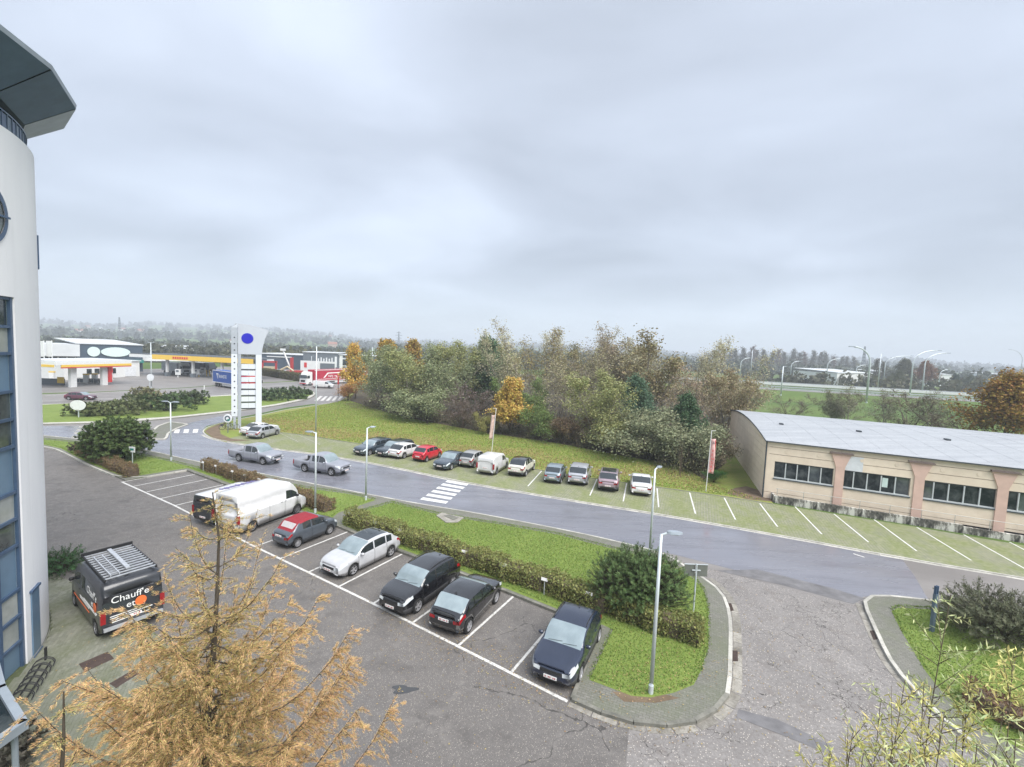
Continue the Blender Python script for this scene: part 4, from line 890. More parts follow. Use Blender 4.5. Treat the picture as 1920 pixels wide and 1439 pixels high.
def lorries():
    t, n, h, L, tl, x0 = lorry('red curtain sided lorry with white cab and white lettering on the main road', (690, 716), (574, 724), .01, 'paint_truck_white', 'tarp_red', H=4.3)
    # near side lettering: pale slanted panel with broken letter shapes (unreadable at this distance) 
    sy = 1 if (Matrix.Rotation(h, 3, 'Z') @ Vector((0, 1, 0))).dot(n) > 0 else -1
    y = sy*1.262; dx = -1 if sy > 0 else 1
    xs = x0+tl-3.2
    b = MB(); xe = x0+1.0
    b.add([(xs-0*dx, y, 2.0), (xs-1.6, y, 3.45), (xe, y, 3.6), (xe, y, 3.3), (xs-1.9, y, 3.15), (xs-.6, y, 2.0)], [(0, 1, 2, 3, 4, 5)]); b.build('lettering', MATS['van_print_white'], t)
    text_mesh('NFS TRANSPORT', 1.05, 'van_print_white', 'lettering', t, frame4(((xs-1.8 if dx < 0 else xe-0.0), y+.003*sy, 2.15), (dx, 0, 0), (.25*dx, 0, 1)))
    b = MB(); b.box((x0+tl/2, y, 1.62), (tl*.9, .006, .12)); b.build('stripe', MATS['van_print_white'], t)
    t, n, h, L, tl, x0 = lorry('blue curtain sided lorry trailer leaving the petrol station behind the sign tower', (399, 724), (470, 736), .01, 'paint_truck_white', 'tarp_blue', H=4.1)
    sy = 1 if (Matrix.Rotation(h, 3, 'Z') @ Vector((0, 1, 0))).dot(n) > 0 else -1; dx = -1 if sy > 0 else 1; y = sy*1.262
    b = MB(); xa = x0+1.9 if dx > 0 else x0+1.9
    b.add([(xa, y, 3.35), (xa+1.25, y, 3.3), (xa+1.15, y, 3.05), (xa+.35, y, 3.1)], [(0, 1, 2, 3)]); b.add([(xa, y, 3.35), (xa+.45, y, 3.2), (xa+1.0, y, 2.1), (xa+.95, y, 1.95)], [(0, 1, 2, 3)]); b.add([(xa+1.25, y, 3.3), (xa+1.1, y, 3.2), (xa+.85, y, 2.6), (xa+.95, y, 2.55)], [(0, 1, 2, 3)]); b.build('emblem', MATS['van_print_white'], t)['kind'] = 'stuff'
    text_mesh('RANSTE', 1.1, 'van_print_white', 'lettering', t, frame4((xa+1.45 if dx > 0 else xa+5.6, y+.003*sy, 2.3), (dx, 0, 0), (0, 0, 1)))
    # lorries waiting under the right hand canopy
    for i, (A, B, lb, cab, tp) in enumerate([((303, 700), (342, 704), 'dark tanker lorry cab under the yellow canopy, left of the pump islands', 'paint_truck_white', 'galvanised'), ((338, 697), (392, 702), 'black lorry parked under the middle of the yellow canopy', 'paint_black', 'paint_black')]):
        lorry(lb, A, B, .01, cab, tp, H=3.7)
lorries()
# ================================================================ buildings
def bmats():
    t = T('white_render'); a = t.noise(.5, 5, .6, t.pos((1, 1, .25))); st = t.noise(1.6, 5, .7, t.pos((1, 1, .07))); c = t.mix(t.ramp(a, [(.35, 0), (.7, 1)]), (.72, .72, .74), (.8, .8, .81)); c = t.mix(t.ramp(st, [(.56, 0), (.75, .35)]), c, (.55, .56, .56)); t.bump(t.noise(60, 2, .6), .08, .005); t.fin(c, .7, spec=.25)
    plain('zinc_blue', (.12, .165, .215), .45, .2, var=.2, scale=1.5); plain('zinc_light', (.3, .34, .38), .45, .2, var=.15, scale=1.5); plain('zinc_shaded', (.1, .155, .235), .55, .1, var=.18, scale=1.2)  # the last is the roof zinc with shade put into its colour
    plain('frame_blue', (.06, .1, .17), .4, .1); plain('panel_blue', (.14, .22, .31), .35, .1, var=.15, scale=.8); plain('frame_pale', (.55, .58, .58), .45)
    t = T('window_glass'); n = t.noise(.8, 4, .6, t.pos(obj=True)); t.fin(t.mix(t.ramp(n, [(.4, 0), (.65, 1)]), (.03, .04, .045), (.12, .14, .13)), .04, spec=.9)
    t = T('window_blind'); n = t.noise(.8, 4, .6, t.pos(obj=True)); t.fin(t.mix(t.ramp(n, [(.4, 0), (.65, 1)]), (.3, .32, .3), (.42, .43, .4)), .08, spec=.8)
    t = T('window_dark'); n = t.noise(1.1, 5, .65, t.pos(obj=True), dist=.5); t.fin(t.mix(t.ramp(n, [(.45, 0), (.65, 1)]), (.012, .018, .02), (.075, .085, .085)), .12, spec=.35)
    t = T('beige_panel'); a = t.noise(.9, 6, .65, t.pos(obj=True)); c = t.mix(t.ramp(a, [(.35, 0), (.7, 1)]), (.72, .6, .475), (.82, .7, .56)); c = t.mix(t.ramp(t.noise(3, 6, .75, t.pos((1, 1, .3), obj=True)), [(.6, 0), (.78, .45)]), c, (.36, .3, .24)); r = t.ramp(t.rnd(), [(0, .93), (1, 1.04)]); t.fin(t.mix(1, c, r, 'MULTIPLY'), .8, spec=.2)
    plain('salmon_render', (.66, .46, .38), .8, var=.12, scale=1.3); plain('pilaster_cap', (.2, .15, .14), .6); plain('roof_edge_dark', (.06, .07, .08), .6)
    t = T('roof_membrane'); a = t.noise(.5, 6, .7, t.pos((.25, 2.5, 1), -.46)); b = t.noise(2.5, 5, .7); c = t.mix(t.ramp(a, [(.35, 0), (.7, 1)]), (.29, .305, .325), (.39, .405, .42)); c = t.mix(t.ramp(b, [(.5, 0), (.8, .5)]), c, (.2, .21, .22)); t.fin(c, .55, spec=.3)
    t = T('stained_plinth'); a = t.noise(1.5, 6, .75, t.pos((1.2, 1.2, .45), obj=True)); c = t.ramp(a, [(.4, (.05, .05, .045)), (.5, (.18, .17, .15)), (.6, (.62, .6, .55))]); t.fin(c, .9, spec=.15)
    plain('patch_white', (.68, .7, .72), .6, var=.15, scale=2); plain('rail_grey', (.45, .44, .41), .5, .3); plain('dark_void', (.012, .012, .012), .9)
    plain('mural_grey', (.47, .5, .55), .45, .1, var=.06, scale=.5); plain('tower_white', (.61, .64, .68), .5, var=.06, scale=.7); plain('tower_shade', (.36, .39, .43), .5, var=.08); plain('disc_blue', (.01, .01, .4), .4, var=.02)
    plain('sign_yellow', (.75, .5, .08), .45, var=.08); plain('sign_red', (.55, .04, .04), .45, var=.08); plain('cladding_dark', (.055, .08, .11), .5, var=.15, scale=.3); plain('cladding_grey', (.13, .15, .17), .5, var=.12, scale=.3); plain('teal_band', (.02, .2, .17), .5); plain('green_pale', (.6, .72, .68), .5)
    plain('metal_white', (.68, .69, .68), .5, var=.08); plain('roof_pale', (.55, .57, .58), .5, var=.1, scale=.2); plain('roof_tile_red', (.28, .12, .08), .8); plain('brick_house', (.36, .26, .2), .8); plain('galv_pole', (.6, .65, .67), .4, .3, var=.12, scale=2); plain('concrete_pale', (.5, .5, .47), .8, var=.25, scale=.8)
bmats()
# ---------------------------------------------------------------- the white round fronted building at the left
def white_building():
    t = thing('white_building', 'white rendered office building with a rounded front, blue glazing and a flared metal roof', 'building', BC)
    a0, a1 = R(-100), R(175); n = 110; H = 18.6
    WA0, WA1 = math.atan2(*(gp(36, 1290)-BC).yx), 0          # edge of the glazed strip
    def on_cyl(px, py):
        d = ray(px, py); o = Vector((0, 0, CAM_H)); dx, dy = d.x, d.y; cx, cy = -BC.x, -BC.y
        A = dx*dx+dy*dy; B = dx*cx+dy*cy; C_ = cx*cx+cy*cy-BR*BR; D = max(0, B*B-A*C_); s = (-B-math.sqrt(D))/A
        return math.atan2(cy+dy*s, cx+dx*s), CAM_H+d.z*s
    ga = on_cyl(27, 900)[0]+R(2.6)                                                  # glazing runs from this bearing towards the camera
    gtop = 13.1
    def cyl(b, r, A, B, z0, z1, m_, thick=0):
        k = max(1, int((B-A)/R(2.5)))
        for i in range(k):
            p, q = A+(B-A)*i/k, A+(B-A)*(i+1)/k; P = [(r*math.cos(p), r*math.sin(p)), (r*math.cos(q), r*math.sin(q))]
            b.add([(*P[0], z0), (*P[1], z0), (*P[1], z1), (*P[0], z1)], [(0, 1, 2, 3)])
    b = MB(); cyl(b, BR, ga, a1, 0, H, 0); cyl(b, BR, a0, ga, gtop, H, 0)
    # reveal where the wall meets the glazing
    c, s_ = math.cos(ga), math.sin(ga)
    b.add([(BR*c, BR*s_, 0), (BR*c, BR*s_, gtop), ((BR-.18)*c, (BR-.18)*s_, gtop), ((BR-.18)*c, (BR-.18)*s_, 0)], [(0, 1, 2, 3)])
    k = 40
    for i in range(k):
        p, q = a0+(ga-a0)*i/k, a0+(ga-a0)*(i+1)/k
        b.add([((BR-.2)*math.cos(p), (BR-.2)*math.sin(p), gtop), ((BR-.2)*math.cos(q), (BR-.2)*math.sin(q), gtop), (BR*math.cos(q), BR*math.sin(q), gtop), (BR*math.cos(p), BR*math.sin(p), gtop)], [(0, 1, 2, 3)])
    # parapet coping + terrace floor
    k = 100
    for i in range(k):
        p, q = a0+(a1-a0)*i/k, a0+(a1-a0)*(i+1)/k
        rr = [(BR, H), (BR, H), (BR-.3, H), (0.1, H-.4)]
        b.add([(BR*math.cos(p), BR*math.sin(p), H), (BR*math.cos(q), BR*math.sin(q), H), ((BR-.3)*math.cos(q), (BR-.3)*math.sin(q), H), ((BR-.3)*math.cos(p), (BR-.3)*math.sin(p), H)], [(0, 1, 2, 3)])
        b.add([((BR-.3)*math.cos(p), (BR-.3)*math.sin(p), H), ((BR-.3)*math.cos(q), (BR-.3)*math.sin(q), H), ((BR-.3)*math.cos(q), (BR-.3)*math.sin(q), H-.3), ((BR-.3)*math.cos(p), (BR-.3)*math.sin(p), H-.3)], [(0, 1, 2, 3)])
        b.add([((BR-.3)*math.cos(p), (BR-.3)*math.sin(p), H-.3), ((BR-.3)*math.cos(q), (BR-.3)*math.sin(q), H-.3), (0, 0, H-.3)], [(0, 1, 2)])
    b.build('wall', MATS['white_render'], t)
    # curtain wall bays: each pane and each spandrel is a piece
    rows = [(0, 1.0, 'p'), (1.0, 1.95, 'g'), (1.95, 2.9, 'g'), (2.9, 4.5, 'p'), (4.5, 5.45, 'g'), (5.45, 6.4, 'g'), (6.4, 8.0, 'p'), (8.0, 8.95, 'g'), (8.95, 9.9, 'g'), (9.9, 11.2, 'p'), (11.2, 12.1, 'g'), (12.1, 13.05, 'g')]
    da = R(7.2); cw = thing('curtain_wall', None, None); cw.parent = t
    for i in range(5):
        B, A = ga-R(.9)-da*i, ga-R(.9)-da*(i+1)
        for z0, z1, k in rows:
            q = MB(); r = BR-.14
            P = [(r*math.cos(A+R(.25)), r*math.sin(A+R(.25))), (r*math.cos(B-R(.25)), r*math.sin(B-R(.25)))]
            q.add([(*P[0], z0+.05), (*P[1], z0+.05), (*P[1], z1-.05), (*P[0], z1-.05)], [(0, 1, 2, 3)])
            nm = 'glass_pane' if k == 'g' else 'spandrel_panel'
            q.build(nm, MATS[('window_blind' if (i+int(z0)) % 2 else 'window_glass') if k == 'g' else 'panel_blue'], cw)
            r = BR-.11; q = MB()
            am = (A+B)/2; w = 2*r*math.sin((B-A)/2); q.box((r*math.cos((A+B)/2)*.9985, r*math.sin((A+B)/2)*.9985, z1), (.09, w, .1), am); q.build('transom', MATS['frame_blue'], cw)
            if k == 'g' and z0 in (1.95, 5.45, 8.95, 12.1):
                q = MB(); q.box((r*math.cos(am), r*math.sin(am), z0+.02), (.06, w*.86, .05), am); q.build('window_bar', MATS['frame_pale'], cw)
        q = MB(); r = BR-.1; q.box((r*math.cos(A), r*math.sin(A), gtop/2), (.1, .09, gtop), A); q.build('mullion', MATS['frame_blue'], cw)
    q = MB(); r = BR-.1; A = ga-R(.5); q.box((r*math.cos(A), r*math.sin(A), gtop/2), (.1, .12, gtop), A); q.build('mullion', MATS['frame_blue'], cw)
    # round window high on the wall
    for (px, py, rad, nm) in ((6, 408, 1.0, 'round_window'),):
        a, z = on_cyl(px, py); a -= .105; w = thing(nm, None, None); w.parent = t
        for r0, r1, mt, off in ((rad-.16, rad, 'frame_blue', .05), (0.01, rad-.15, 'window_glass', .02)):
            q = MB(); m_ = 36; vs = []
            for k in range(m_):
                th = 2*math.pi*k/m_
                for rr in (r0, r1):
                    aa = a+rr*math.cos(th)/BR; vs.append(((BR+off)*math.cos(aa), (BR+off)*math.sin(aa), z+rr*math.sin(th)))
            q.add(vs, [(2*k, 2*k+1, (2*k+3) % (2*m_), (2*k+2) % (2*m_)) for k in range(m_)]); q.build('window_frame' if r0 > .1 else 'glass_pane', MATS[mt], w)
        q = MB(); q.box(((BR+.06)*math.cos(a), (BR+.06)*math.sin(a), z), (.05, 2*rad-.1, .06), a); q.build('window_bar', MATS['frame_blue'], w)
    # tall narrow window / door low on the wall, and slit windows on the far edge
    a, _ = on_cyl(66, 1165); q = MB()
    w = thing('side_door', None, None); w.parent = t
    q.box(((BR+.01)*math.cos(a), (BR+.01)*math.sin(a), 1.25), (.06, .6, 2.5), a); q.build('door_leaf', MATS['panel_blue'], w)
    for dz, hh in ((0, .06), (2.5, .08)):
        q = MB(); q.box(((BR+.03)*math.cos(a), (BR+.03)*math.sin(a), dz+.03), (.1, .72, hh), a); q.build('door_frame', MATS['frame_blue'], w)
    a, _ = on_cyl(74, 480); 
    for zz in (15.1,):
        q = MB(); q.box(((BR+.01)*math.cos(a+.04), (BR+.01)*math.sin(a+.04), zz), (.07, .3, 1.3), a+.05); q.build('slit_window', MATS['frame_blue'], t)
    q = MB(); cyl(q, BR+.05, ga-.0, a1, 0, .12, 0); q.build('plinth', MATS['concrete_pale'], t)
    # terrace railing and columns
    ra = thing('railing', None, None); ra.parent = t
    for i in range(60):
        p, s2 = R(-60)+R(2.5)*i, R(-60)+R(2.5)*(i+1); r = BR-.2
        q = MB(); q.add([(r*math.cos(p), r*math.sin(p), H+.05), (r*math.cos(s2), r*math.sin(s2), H+.05), (r*math.cos(s2), r*math.sin(s2), H+.6), (r*math.cos(p), r*math.sin(p), H+.6)], [(0, 1, 2, 3)])
        q.box((r*math.cos(p), r*math.sin(p), H+.32), (.04, .04, .68), p); q.box((r*math.cos(p), r*math.sin(p), H+.66), (.06, .37, .05), p); q.build('railing_panel', MATS['frame_blue'] if i % 2 == 0 else MATS['zinc_blue'], ra)
    for d in (31, 54, 90, 8, -18):
        q = MB(); q.lathe([(.24, H-.3), (.24, 20.05)], 20, (6.9*math.cos(R(d)), 6.9*math.sin(R(d)), 0)); q.build('column', MATS['zinc_light'], t, smooth=True)
    q = MB(); cyl(q, 5.2, a0, a1, H-.3, 20.05, 0); q.build('penthouse_wall', MATS['zinc_light'], t)
    # flared roof of flat facets; nearer fascias get their shade as a darker colour
    rf = thing('flared_roof', None, None); rf.parent = t
    ang = [R(q) for q in (-54, -35, -16, 3.5, 23, 42.5, 60.5, 76, 95, 114, 133, 152, 171)]
    P = lambda r, a, z: (r*math.cos(a), r*math.sin(a), z)
    for i in range(len(ang)-1):
        p, q2 = ang[i], ang[i+1]; am = 1.0
        for nm, r0, z0, r1, z1, mt in (('fascia_panel', 7.8, 19.65, 9.2, 20.75, 'zinc_shaded' if i < 5 else 'zinc_light'), ('fascia_edge', 9.2, 20.75, 9.23, 20.9, 'zinc_light'), ('soffit_panel', 5.0, 19.85, 7.8, 19.65, 'zinc_blue'), ('roof_panel', 9.23, 20.9, .5, 21.8, 'zinc_light')):
            b = MB(); e = .004 if nm in ('fascia_panel', 'soffit_panel') else 0
            b.add([P(r0, p+e, z0), P(r0, q2-e, z0), P(r1, q2-e, z1), P(r1, p+e, z1)], [(0, 1, 2, 3)]); b.build(nm, MATS[mt], rf)
    # low glazed entrance canopy in the near corner
    c = thing('entrance_canopy', 'blue grey metal edged entrance canopy at the foot of the white building', 'canopy', (0, 0, 0))
    zc = 3.0; pts = [gp(-140, 1190, zc), gp(-12, 1232, zc), gp(2, 1287, zc), gp(42, 1352, zc), gp(-20, 1395, zc), gp(-200, 1420, zc)]
    for i in range(1, 5):
        b = MB(); b.box2(pts[i], pts[i+1], .16, zc-.22, zc, ext=.06); b.build('edge_beam', MATS['zinc_light'], c)
    b = MB(); b.prism(pts, zc-.16, zc-.1); b.build('canopy_roof', MATS['window_dark'], c)
    for q in (pts[3], pts[4]):
        b = MB(); b.tube([(q.x-.2, q.y, 0), (q.x-.2, q.y, zc-.22)], .06, 8); b.build('canopy_post', MATS['zinc_light'], c)
white_building()
# ---------------------------------------------------------------- beige hall with a vaulted roof at the right
def beige_hall():
    R0, R1 = gp(1453, 943), gp(1920, 1018.5); u = (R1-R0).normalized(); n = Vector((-u.y, u.x, 0)); W0 = R0+n*.9
    ang = math.atan2(u.y, u.x)
    def wl(px, py):
        d = ray(px, py); o = Vector((0, 0, CAM_H)); s = (W0-o).dot(n)/d.dot(n); p = o+d*s; return (p-W0).dot(u), p.z
    uL = wl(1436, 870)[0]; uR = 26.; E = sum(wl(*q)[1] for q in ((1438, 829), (1680, 852.5), (1920, 877)))/3
    cw_ = W0+u*uL; fw_ = gp(1366, 838.7)-cw_; D = fw_.length; sk = math.atan2(fw_.y, fw_.x)-ang; kx, ky = math.cos(sk), math.sin(sk)
    t = thing('beige_hall', 'long beige panelled hall with salmon pilasters and a grey vaulted roof', 'building', W0, ang)   # local x along the front, y to the rear
    wins = [((1453, 866), (1561, 909.5)), ((1577, 882), (1705, 926)), ((1725, 898), (1867, 946)), ((1885, 915), (2030, 963))]
    wins = [(wl(a[0], a[1]), wl(b[0], b[1])) for a, b in wins]
    zb0, zt0 = 1.42, 2.98
    wz = []
    for (a, za), (b, zb) in wins: wz.append((a, b))
    zs = [(wl(1453, 866)[1]+wl(1561, 878)[1])/2, (wl(1451, 898)[1]+wl(1561, 909.5)[1])/2]
    zt0, zb0 = zs[0]-.02, zs[1]
    pil = [wl(1570, 930)[0], wl(1718, 950)[0], wl(1873, 975)[0]]; pil.append(pil[2]+pil[2]-pil[1]); pil.append(pil[3]+pil[2]-pil[1])
    wz.append((pil[3]+.55, pil[4]-.5))
    # panel courses between openings
    courses = [(0, .62), (.62, zb0), (zt0, zt0+.62), (zt0+.62, zt0+1.24), (zt0+1.24, E)]
    ed = [uL]+pil+[uR]
    def slab(nm, x0, x1, z0, z1, y, th, mt, par): 
        b = MB(); b.box(((x0+x1)/2, y, (z0+z1)/2), (x1-x0, th, z1-z0)); return b.build(nm, MATS[mt], par)
    for k in range(len(ed)-1):
        for z0, z1 in courses: slab('wall_panel', ed[k]+.01, ed[k+1]-.01, z0+.02, z1-.02, .1, .2, 'beige_panel', t)
    for k, (a, b_) in enumerate(wz):                              # piers beside the windows
        l = ed[k]; r = ed[k+1]
        slab('wall_panel', l+.008, a, zb0-.012, zt0+.012, .1, .2, 'beige_panel', t); slab('wall_panel', b_, r-.008, zb0-.012, zt0+.012, .1, .2, 'beige_panel', t)
        w = thing('window', None, None); w.parent = t
        slab('window_frame', a, b_, zb0-.02, zb0+.07, .06, .16, 'frame_pale', w); slab('window_frame', a, b_, zt0-.06, zt0+.0, .1, .1, 'roof_edge_dark', w)
        slab('sill', a-.05, b_+.05, zb0-.1, zb0-.02, -.02, .12, 'roof_edge_dark', w)
        m_ = 5
        for i in range(m_):
            x0 = a+(b_-a)*i/m_; x1 = a+(b_-a)*(i+1)/m_
            b = MB(); b.add([(x0+.03, .13, zb0), (x1-.03, .13, zb0), (x1-.03, .13, zt0), (x0+.03, .13, zt0)], [(0, 1, 2, 3)]); b.build('glass_pane', MATS['window_glass' if (i*7+k*3) % 5 == 1 else 'window_dark'], w)
            if (i+2*k) % 6 == 3: slab('blind', x0+.05, x1-.05, zb0+(zt0-zb0)*.45, zt0-.02, .15, .02, 'window_blind', w)
            if i: slab('mullion', x0-.035, x0+.035, zb0, zt0-.06, .1, .1, 'frame_pale', w)
        slab('room_back', a-.1, b_+.1, zb0-.1, zt0+.1, .3, .06, 'dark_void', w)
        if k == 1: slab('notice', a+(b_-a)*.62, a+(b_-a)*.7, zb0+.45, zb0+1.2, .115, .01, 'green_pale', w)
    for x in pil:
        p = thing('pilaster', None, None); p.parent = t
        slab('shaft', x-.3, x+.3, -.02, zt0+.2, -.04, .1, 'salmon_render', p)
        b = MB(); z0 = zt0+.2; z1 = E-.42; vs = [(x-.3, z0), (x+.3, z0), (x+.68, z1), (x-.68, z1)]
        b.add([(q[0], -.1, q[1]) for q in vs]+[(q[0], .02, q[1]) for q in vs], [(0, 1, 2, 3), (7, 6, 5, 4), (0, 4, 5, 1), (1, 5, 6, 2), (2, 6, 7, 3), (3, 7, 4, 0)]); b.build('flared_head', MATS['salmon_render'], p)
        slab('cap', x-.78, x+.78, z1, z1+.09, -.08, .3, 'pilaster_cap', p)
    for k in range(4):
        for f in (.28, .72):
            x = ed[k]+(ed[k+1]-ed[k])*f; b = MB(); b.lathe([(.001, -.02), (.14, -.02), (.15, 0)], 14, (x, 0, zt0+.95), 'Y'); b.build('round_vent', MATS['beige_panel'], t)
    x = pil[0]; slab('patch', x+.35, x+1.5, zt0+.02, zt0+1.2, -.006, .01, 'patch_white', t)
    # end wall, courses that follow the vault
    rise = .75
    vault = lambda y: E+rise*(1-((y-D/2)/(D/2))**2)
    for k in range(10):
        z0, z1 = k*.62, (k+1)*.62
        for h in range(4):
            y0, y1 = D*h/4+.01, D*(h+1)/4-.01; ny = 6; b = MB(); up = [];
            ys = [y0+(y1-y0)*i/ny for i in range(ny+1)]; top_ = [min(z1-.012, vault(y)-.1) for y in ys]
            if max(top_) <= z0+.02: continue
            ys2 = [(y, max(z0+.012, tz)) for y, tz in zip(ys, top_)]
            P = [(uL, ys2[0][0], z0+.012), (uL, ys2[-1][0], z0+.012)]+[(uL, y, tz) for y, tz in ys2[::-1]]
            b.add(P+[(q[0]+.2, q[1], q[2]) for q in P], [list(range(len(P)))[::-1], list(range(len(P), 2*len(P)))]+[(i, (i+1) % len(P), len(P)+(i+1) % len(P), len(P)+i) for i in range(len(P))]); b.build('end_panel', MATS['beige_panel'], t)
    slab('core', uL+.4, uR, 0, E-.2, D/2+.2, D-.5, 'dark_void', t)
    b = MB(); b.tube([(uL-.06, -.06, 0), (uL-.06, -.06, E)], .06, 8); b.build('downpipe', MATS['roof_edge_dark'], t)
    # vaulted roof sheets side by side
    ns = 14
    for k in range(13):
        x0 = uL-.15+(uR-uL+.3)*k/13; x1 = uL-.15+(uR-uL+.3)*(k+1)/13
        b = MB(); vs = []
        for i in range(ns+1):
            y = -.22+(D+.44)*i/ns; z = vault(y)+.06; vs += [(x0+.004, y, z), (x1-.004, y, z)]
        b.add(vs, [(2*i, 2*i+1, 2*i+3, 2*i+2) for i in range(ns)]); b.build('roof_sheet', MATS['roof_membrane'], t, smooth=True)
        b = MB(); vs = []
        for i in range(ns+1):
            y = -.22+(D+.44)*i/ns; z = vault(y)+.06; vs += [(x0-.03, y, z), (x0-.03, y, z+.008), (x0+.03, y, z+.008), (x0+.03, y, z)]
        b.add(vs, [(4*i+q, 4*i+4+q, 4*i+5+q, 4*i+1+q) for i in range(ns) for q in range(3)]); b.build('roof_seam', MATS['roof_membrane'], t)
        if k % 3 == 1:
            b = MB(); b.box((x0+.5, D*.3, vault(D*.3)+.12), (.3, .5, .12)); b.build('roof_vent', MATS['roof_edge_dark'], t)
    slab('eave_edge', uL-.17, uR, E-.06, E+.02, -.2, .1, 'roof_edge_dark', t)
    b = MB()
    for i in range(ns):
        y0 = -.22+(D+.44)*i/ns; y1 = -.22+(D+.44)*(i+1)/ns; z0, z1 = vault(y0)-.06, vault(y1)-.06
        b.add([(uL-.17, y0, z0), (uL-.17, y1, z1), (uL-.17, y1, z1+.14), (uL-.17, y0, z0+.14)], [(3, 2, 1, 0)])
    b.build('gable_edge', MATS['roof_edge_dark'], t)
    def skew(o):                                                  # the end wall is not square to the front
        for c in o.children:
            if c.data:
                for v in c.data.vertices: v.co.x += v.co.y*kx; v.co.y *= ky
            skew(c)
    ss = [wl(1767, 975)[0], wl(1858, 990)[0]]
    for x0, x1 in ((ss[0], pil[2]-.35), (pil[2]+.35, pil[3]-.4)): slab('basement_opening', x0, x1, .1, .42, -.002, .03, 'dark_void', t)
    skew(t)
    # stained plinth wall with a railing in front
    p = thing('plinth_wall', 'low black stained plinth wall with a thin railing before the beige hall', 'wall', (0, 0, 0)); L = 24
    for k in range(8):
        a, c = R0+u*(k*3), R0+u*(k*3+2.98); b = MB(); hgt = .62 if k < 4 else .5; b.box((0, 0, hgt/2), (2.98, .22, hgt)); m_ = (a+c)/2; b.build('wall_section', MATS['stained_plinth'], p, (m_.x, m_.y, 0), ang)
    C0 = gp(1431, 920); b = MB(); q = (C0+R0)/2; d = R0-C0; b.box((0, 0, .3), (d.length, .2, .6)); b.build('wall_section', MATS['stained_plinth'], p, (q.x, q.y, 0), math.atan2(d.y, d.x))
    for k in range(13):
        a = R0+u*(k*1.9+.1); b = MB(); b.tube([(a.x, a.y, .5), (a.x, a.y, 1.25)], .022, 6); b.build('railing_post', MATS['rail_grey'], p)
    a, c = R0, R0+u*L
    for z in (1.25,):
        b = MB(); b.tube([(a.x, a.y, z), (c.x, c.y, z)], .022, 6); b.build('railing_bar', MATS['rail_grey'], p)
beige_hall()
# ---------------------------------------------------------------- sign tower
def sign_tower():
    A = gp(441, 803, .07); h = R(31); Ht = height_to(A, 607); zc = height_to(A, 664); zd = height_to(A, 634); zr = height_to(A, 617)
    t = thing('sign_tower', 'tall white sign tower with curved head, blue disc and panels between two legs', 'sign tower', A, h)
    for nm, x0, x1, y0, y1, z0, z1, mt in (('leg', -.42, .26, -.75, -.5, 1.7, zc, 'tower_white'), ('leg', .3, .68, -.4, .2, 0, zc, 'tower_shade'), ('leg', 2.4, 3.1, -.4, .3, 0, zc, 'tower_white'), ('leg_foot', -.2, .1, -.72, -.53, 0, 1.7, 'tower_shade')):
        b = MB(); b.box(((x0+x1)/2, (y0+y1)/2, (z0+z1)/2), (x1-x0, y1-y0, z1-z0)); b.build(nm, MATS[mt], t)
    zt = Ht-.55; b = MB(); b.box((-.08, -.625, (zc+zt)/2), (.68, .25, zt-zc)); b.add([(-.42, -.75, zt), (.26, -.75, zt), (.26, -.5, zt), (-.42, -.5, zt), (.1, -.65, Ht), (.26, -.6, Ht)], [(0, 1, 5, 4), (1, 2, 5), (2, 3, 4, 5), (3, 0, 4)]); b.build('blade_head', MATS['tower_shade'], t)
    for k in range(13):
        z = 2.2+k*(Ht-3.2)/13; b = MB(); b.lathe([(.001, -.02), (.085, -.02), (.09, 0)], 12, (-.06, -.755, z), 'Y'); b.build('hole', MATS['dark_void'], t)
    P = [(.3, zc), (3.1, zc), (3.2, zc+.9), (3.5, zc+2.2), (3.95, zr)]
    for i in range(9):
        f = i/8; P.append((3.95-3.6*f, zr+(Ht-zr)*math.sin(f*math.pi/2)))
    b = MB(); m_ = len(P); b.add([(x, -.42, z) for x, z in P]+[(x, .22, z) for x, z in P], [list(range(m_)), list(range(m_, 2*m_))[::-1]]+[(i, m_+i, m_+(i+1) % m_, (i+1) % m_) for i in range(m_)]); b.build('head', MATS['mural_grey'], t)
    b = MB(); b.lathe([(.001, -.47), (.68, -.47), (.7, -.42)], 40, (1.42, 0, zd), 'Y'); b.build('blue_disc', MATS['disc_blue'], t)
    n = 7; z0 = 2.6; z1 = zc-1.2; dz = (z1-z0)/n
    for k in range(n):
        for x0, x1 in ((.7, 1.53), (1.55, 2.38)):
            b = MB(); b.box(((x0+x1)/2, -.15, z0+dz*(k+.5)), (x1-x0, .16, dz-.24)); b.build('sign_panel', MATS['tower_white'], t)
        b = MB(); b.box((1.54, -.08, z0+dz*k), (1.66, .1, .16)); b.build('slat', MATS['sign_red' if k in (4, 5) else 'roof_edge_dark'], t)
sign_tower()
# ---------------------------------------------------------------- petrol station and sheds
def box_building(name, label, cat, A, B, H, depth, wall, roof='roof_pale', z0=0, group=None, windows=0, wmat='window_dark', over=.3, slope=0):
    a, b_ = gp(*A, z0), gp(*B, z0); u = (b_-a); L = u.length; h = math.atan2(u.y, u.x); u.normalize(); t = thing(name, label, cat, a, h, group)
    b = MB(); b.box((L/2, depth/2, H/2), (L, depth, H)); b.build('wall', MATS[wall], t)
    b = MB(); vs = [(-over, -over, H), (L+over, -over, H), (L+over, depth+over, H+slope), (-over, depth+over, H+slope)]; b.add(vs+[(x, y, z+.25) for x, y, z in vs], [(3, 2, 1, 0), (4, 5, 6, 7), (0, 1, 5, 4), (1, 2, 6, 5), (2, 3, 7, 6), (3, 0, 4, 7)]); b.build('roof', MATS[roof], t)
    for k in range(windows):
        x = L*(k+.5)/windows; b = MB(); b.box((x, -.03, H*.55), (L/windows*.55, .08, H*.3)); w = b.build('window', MATS[wmat], t)
    return t, L
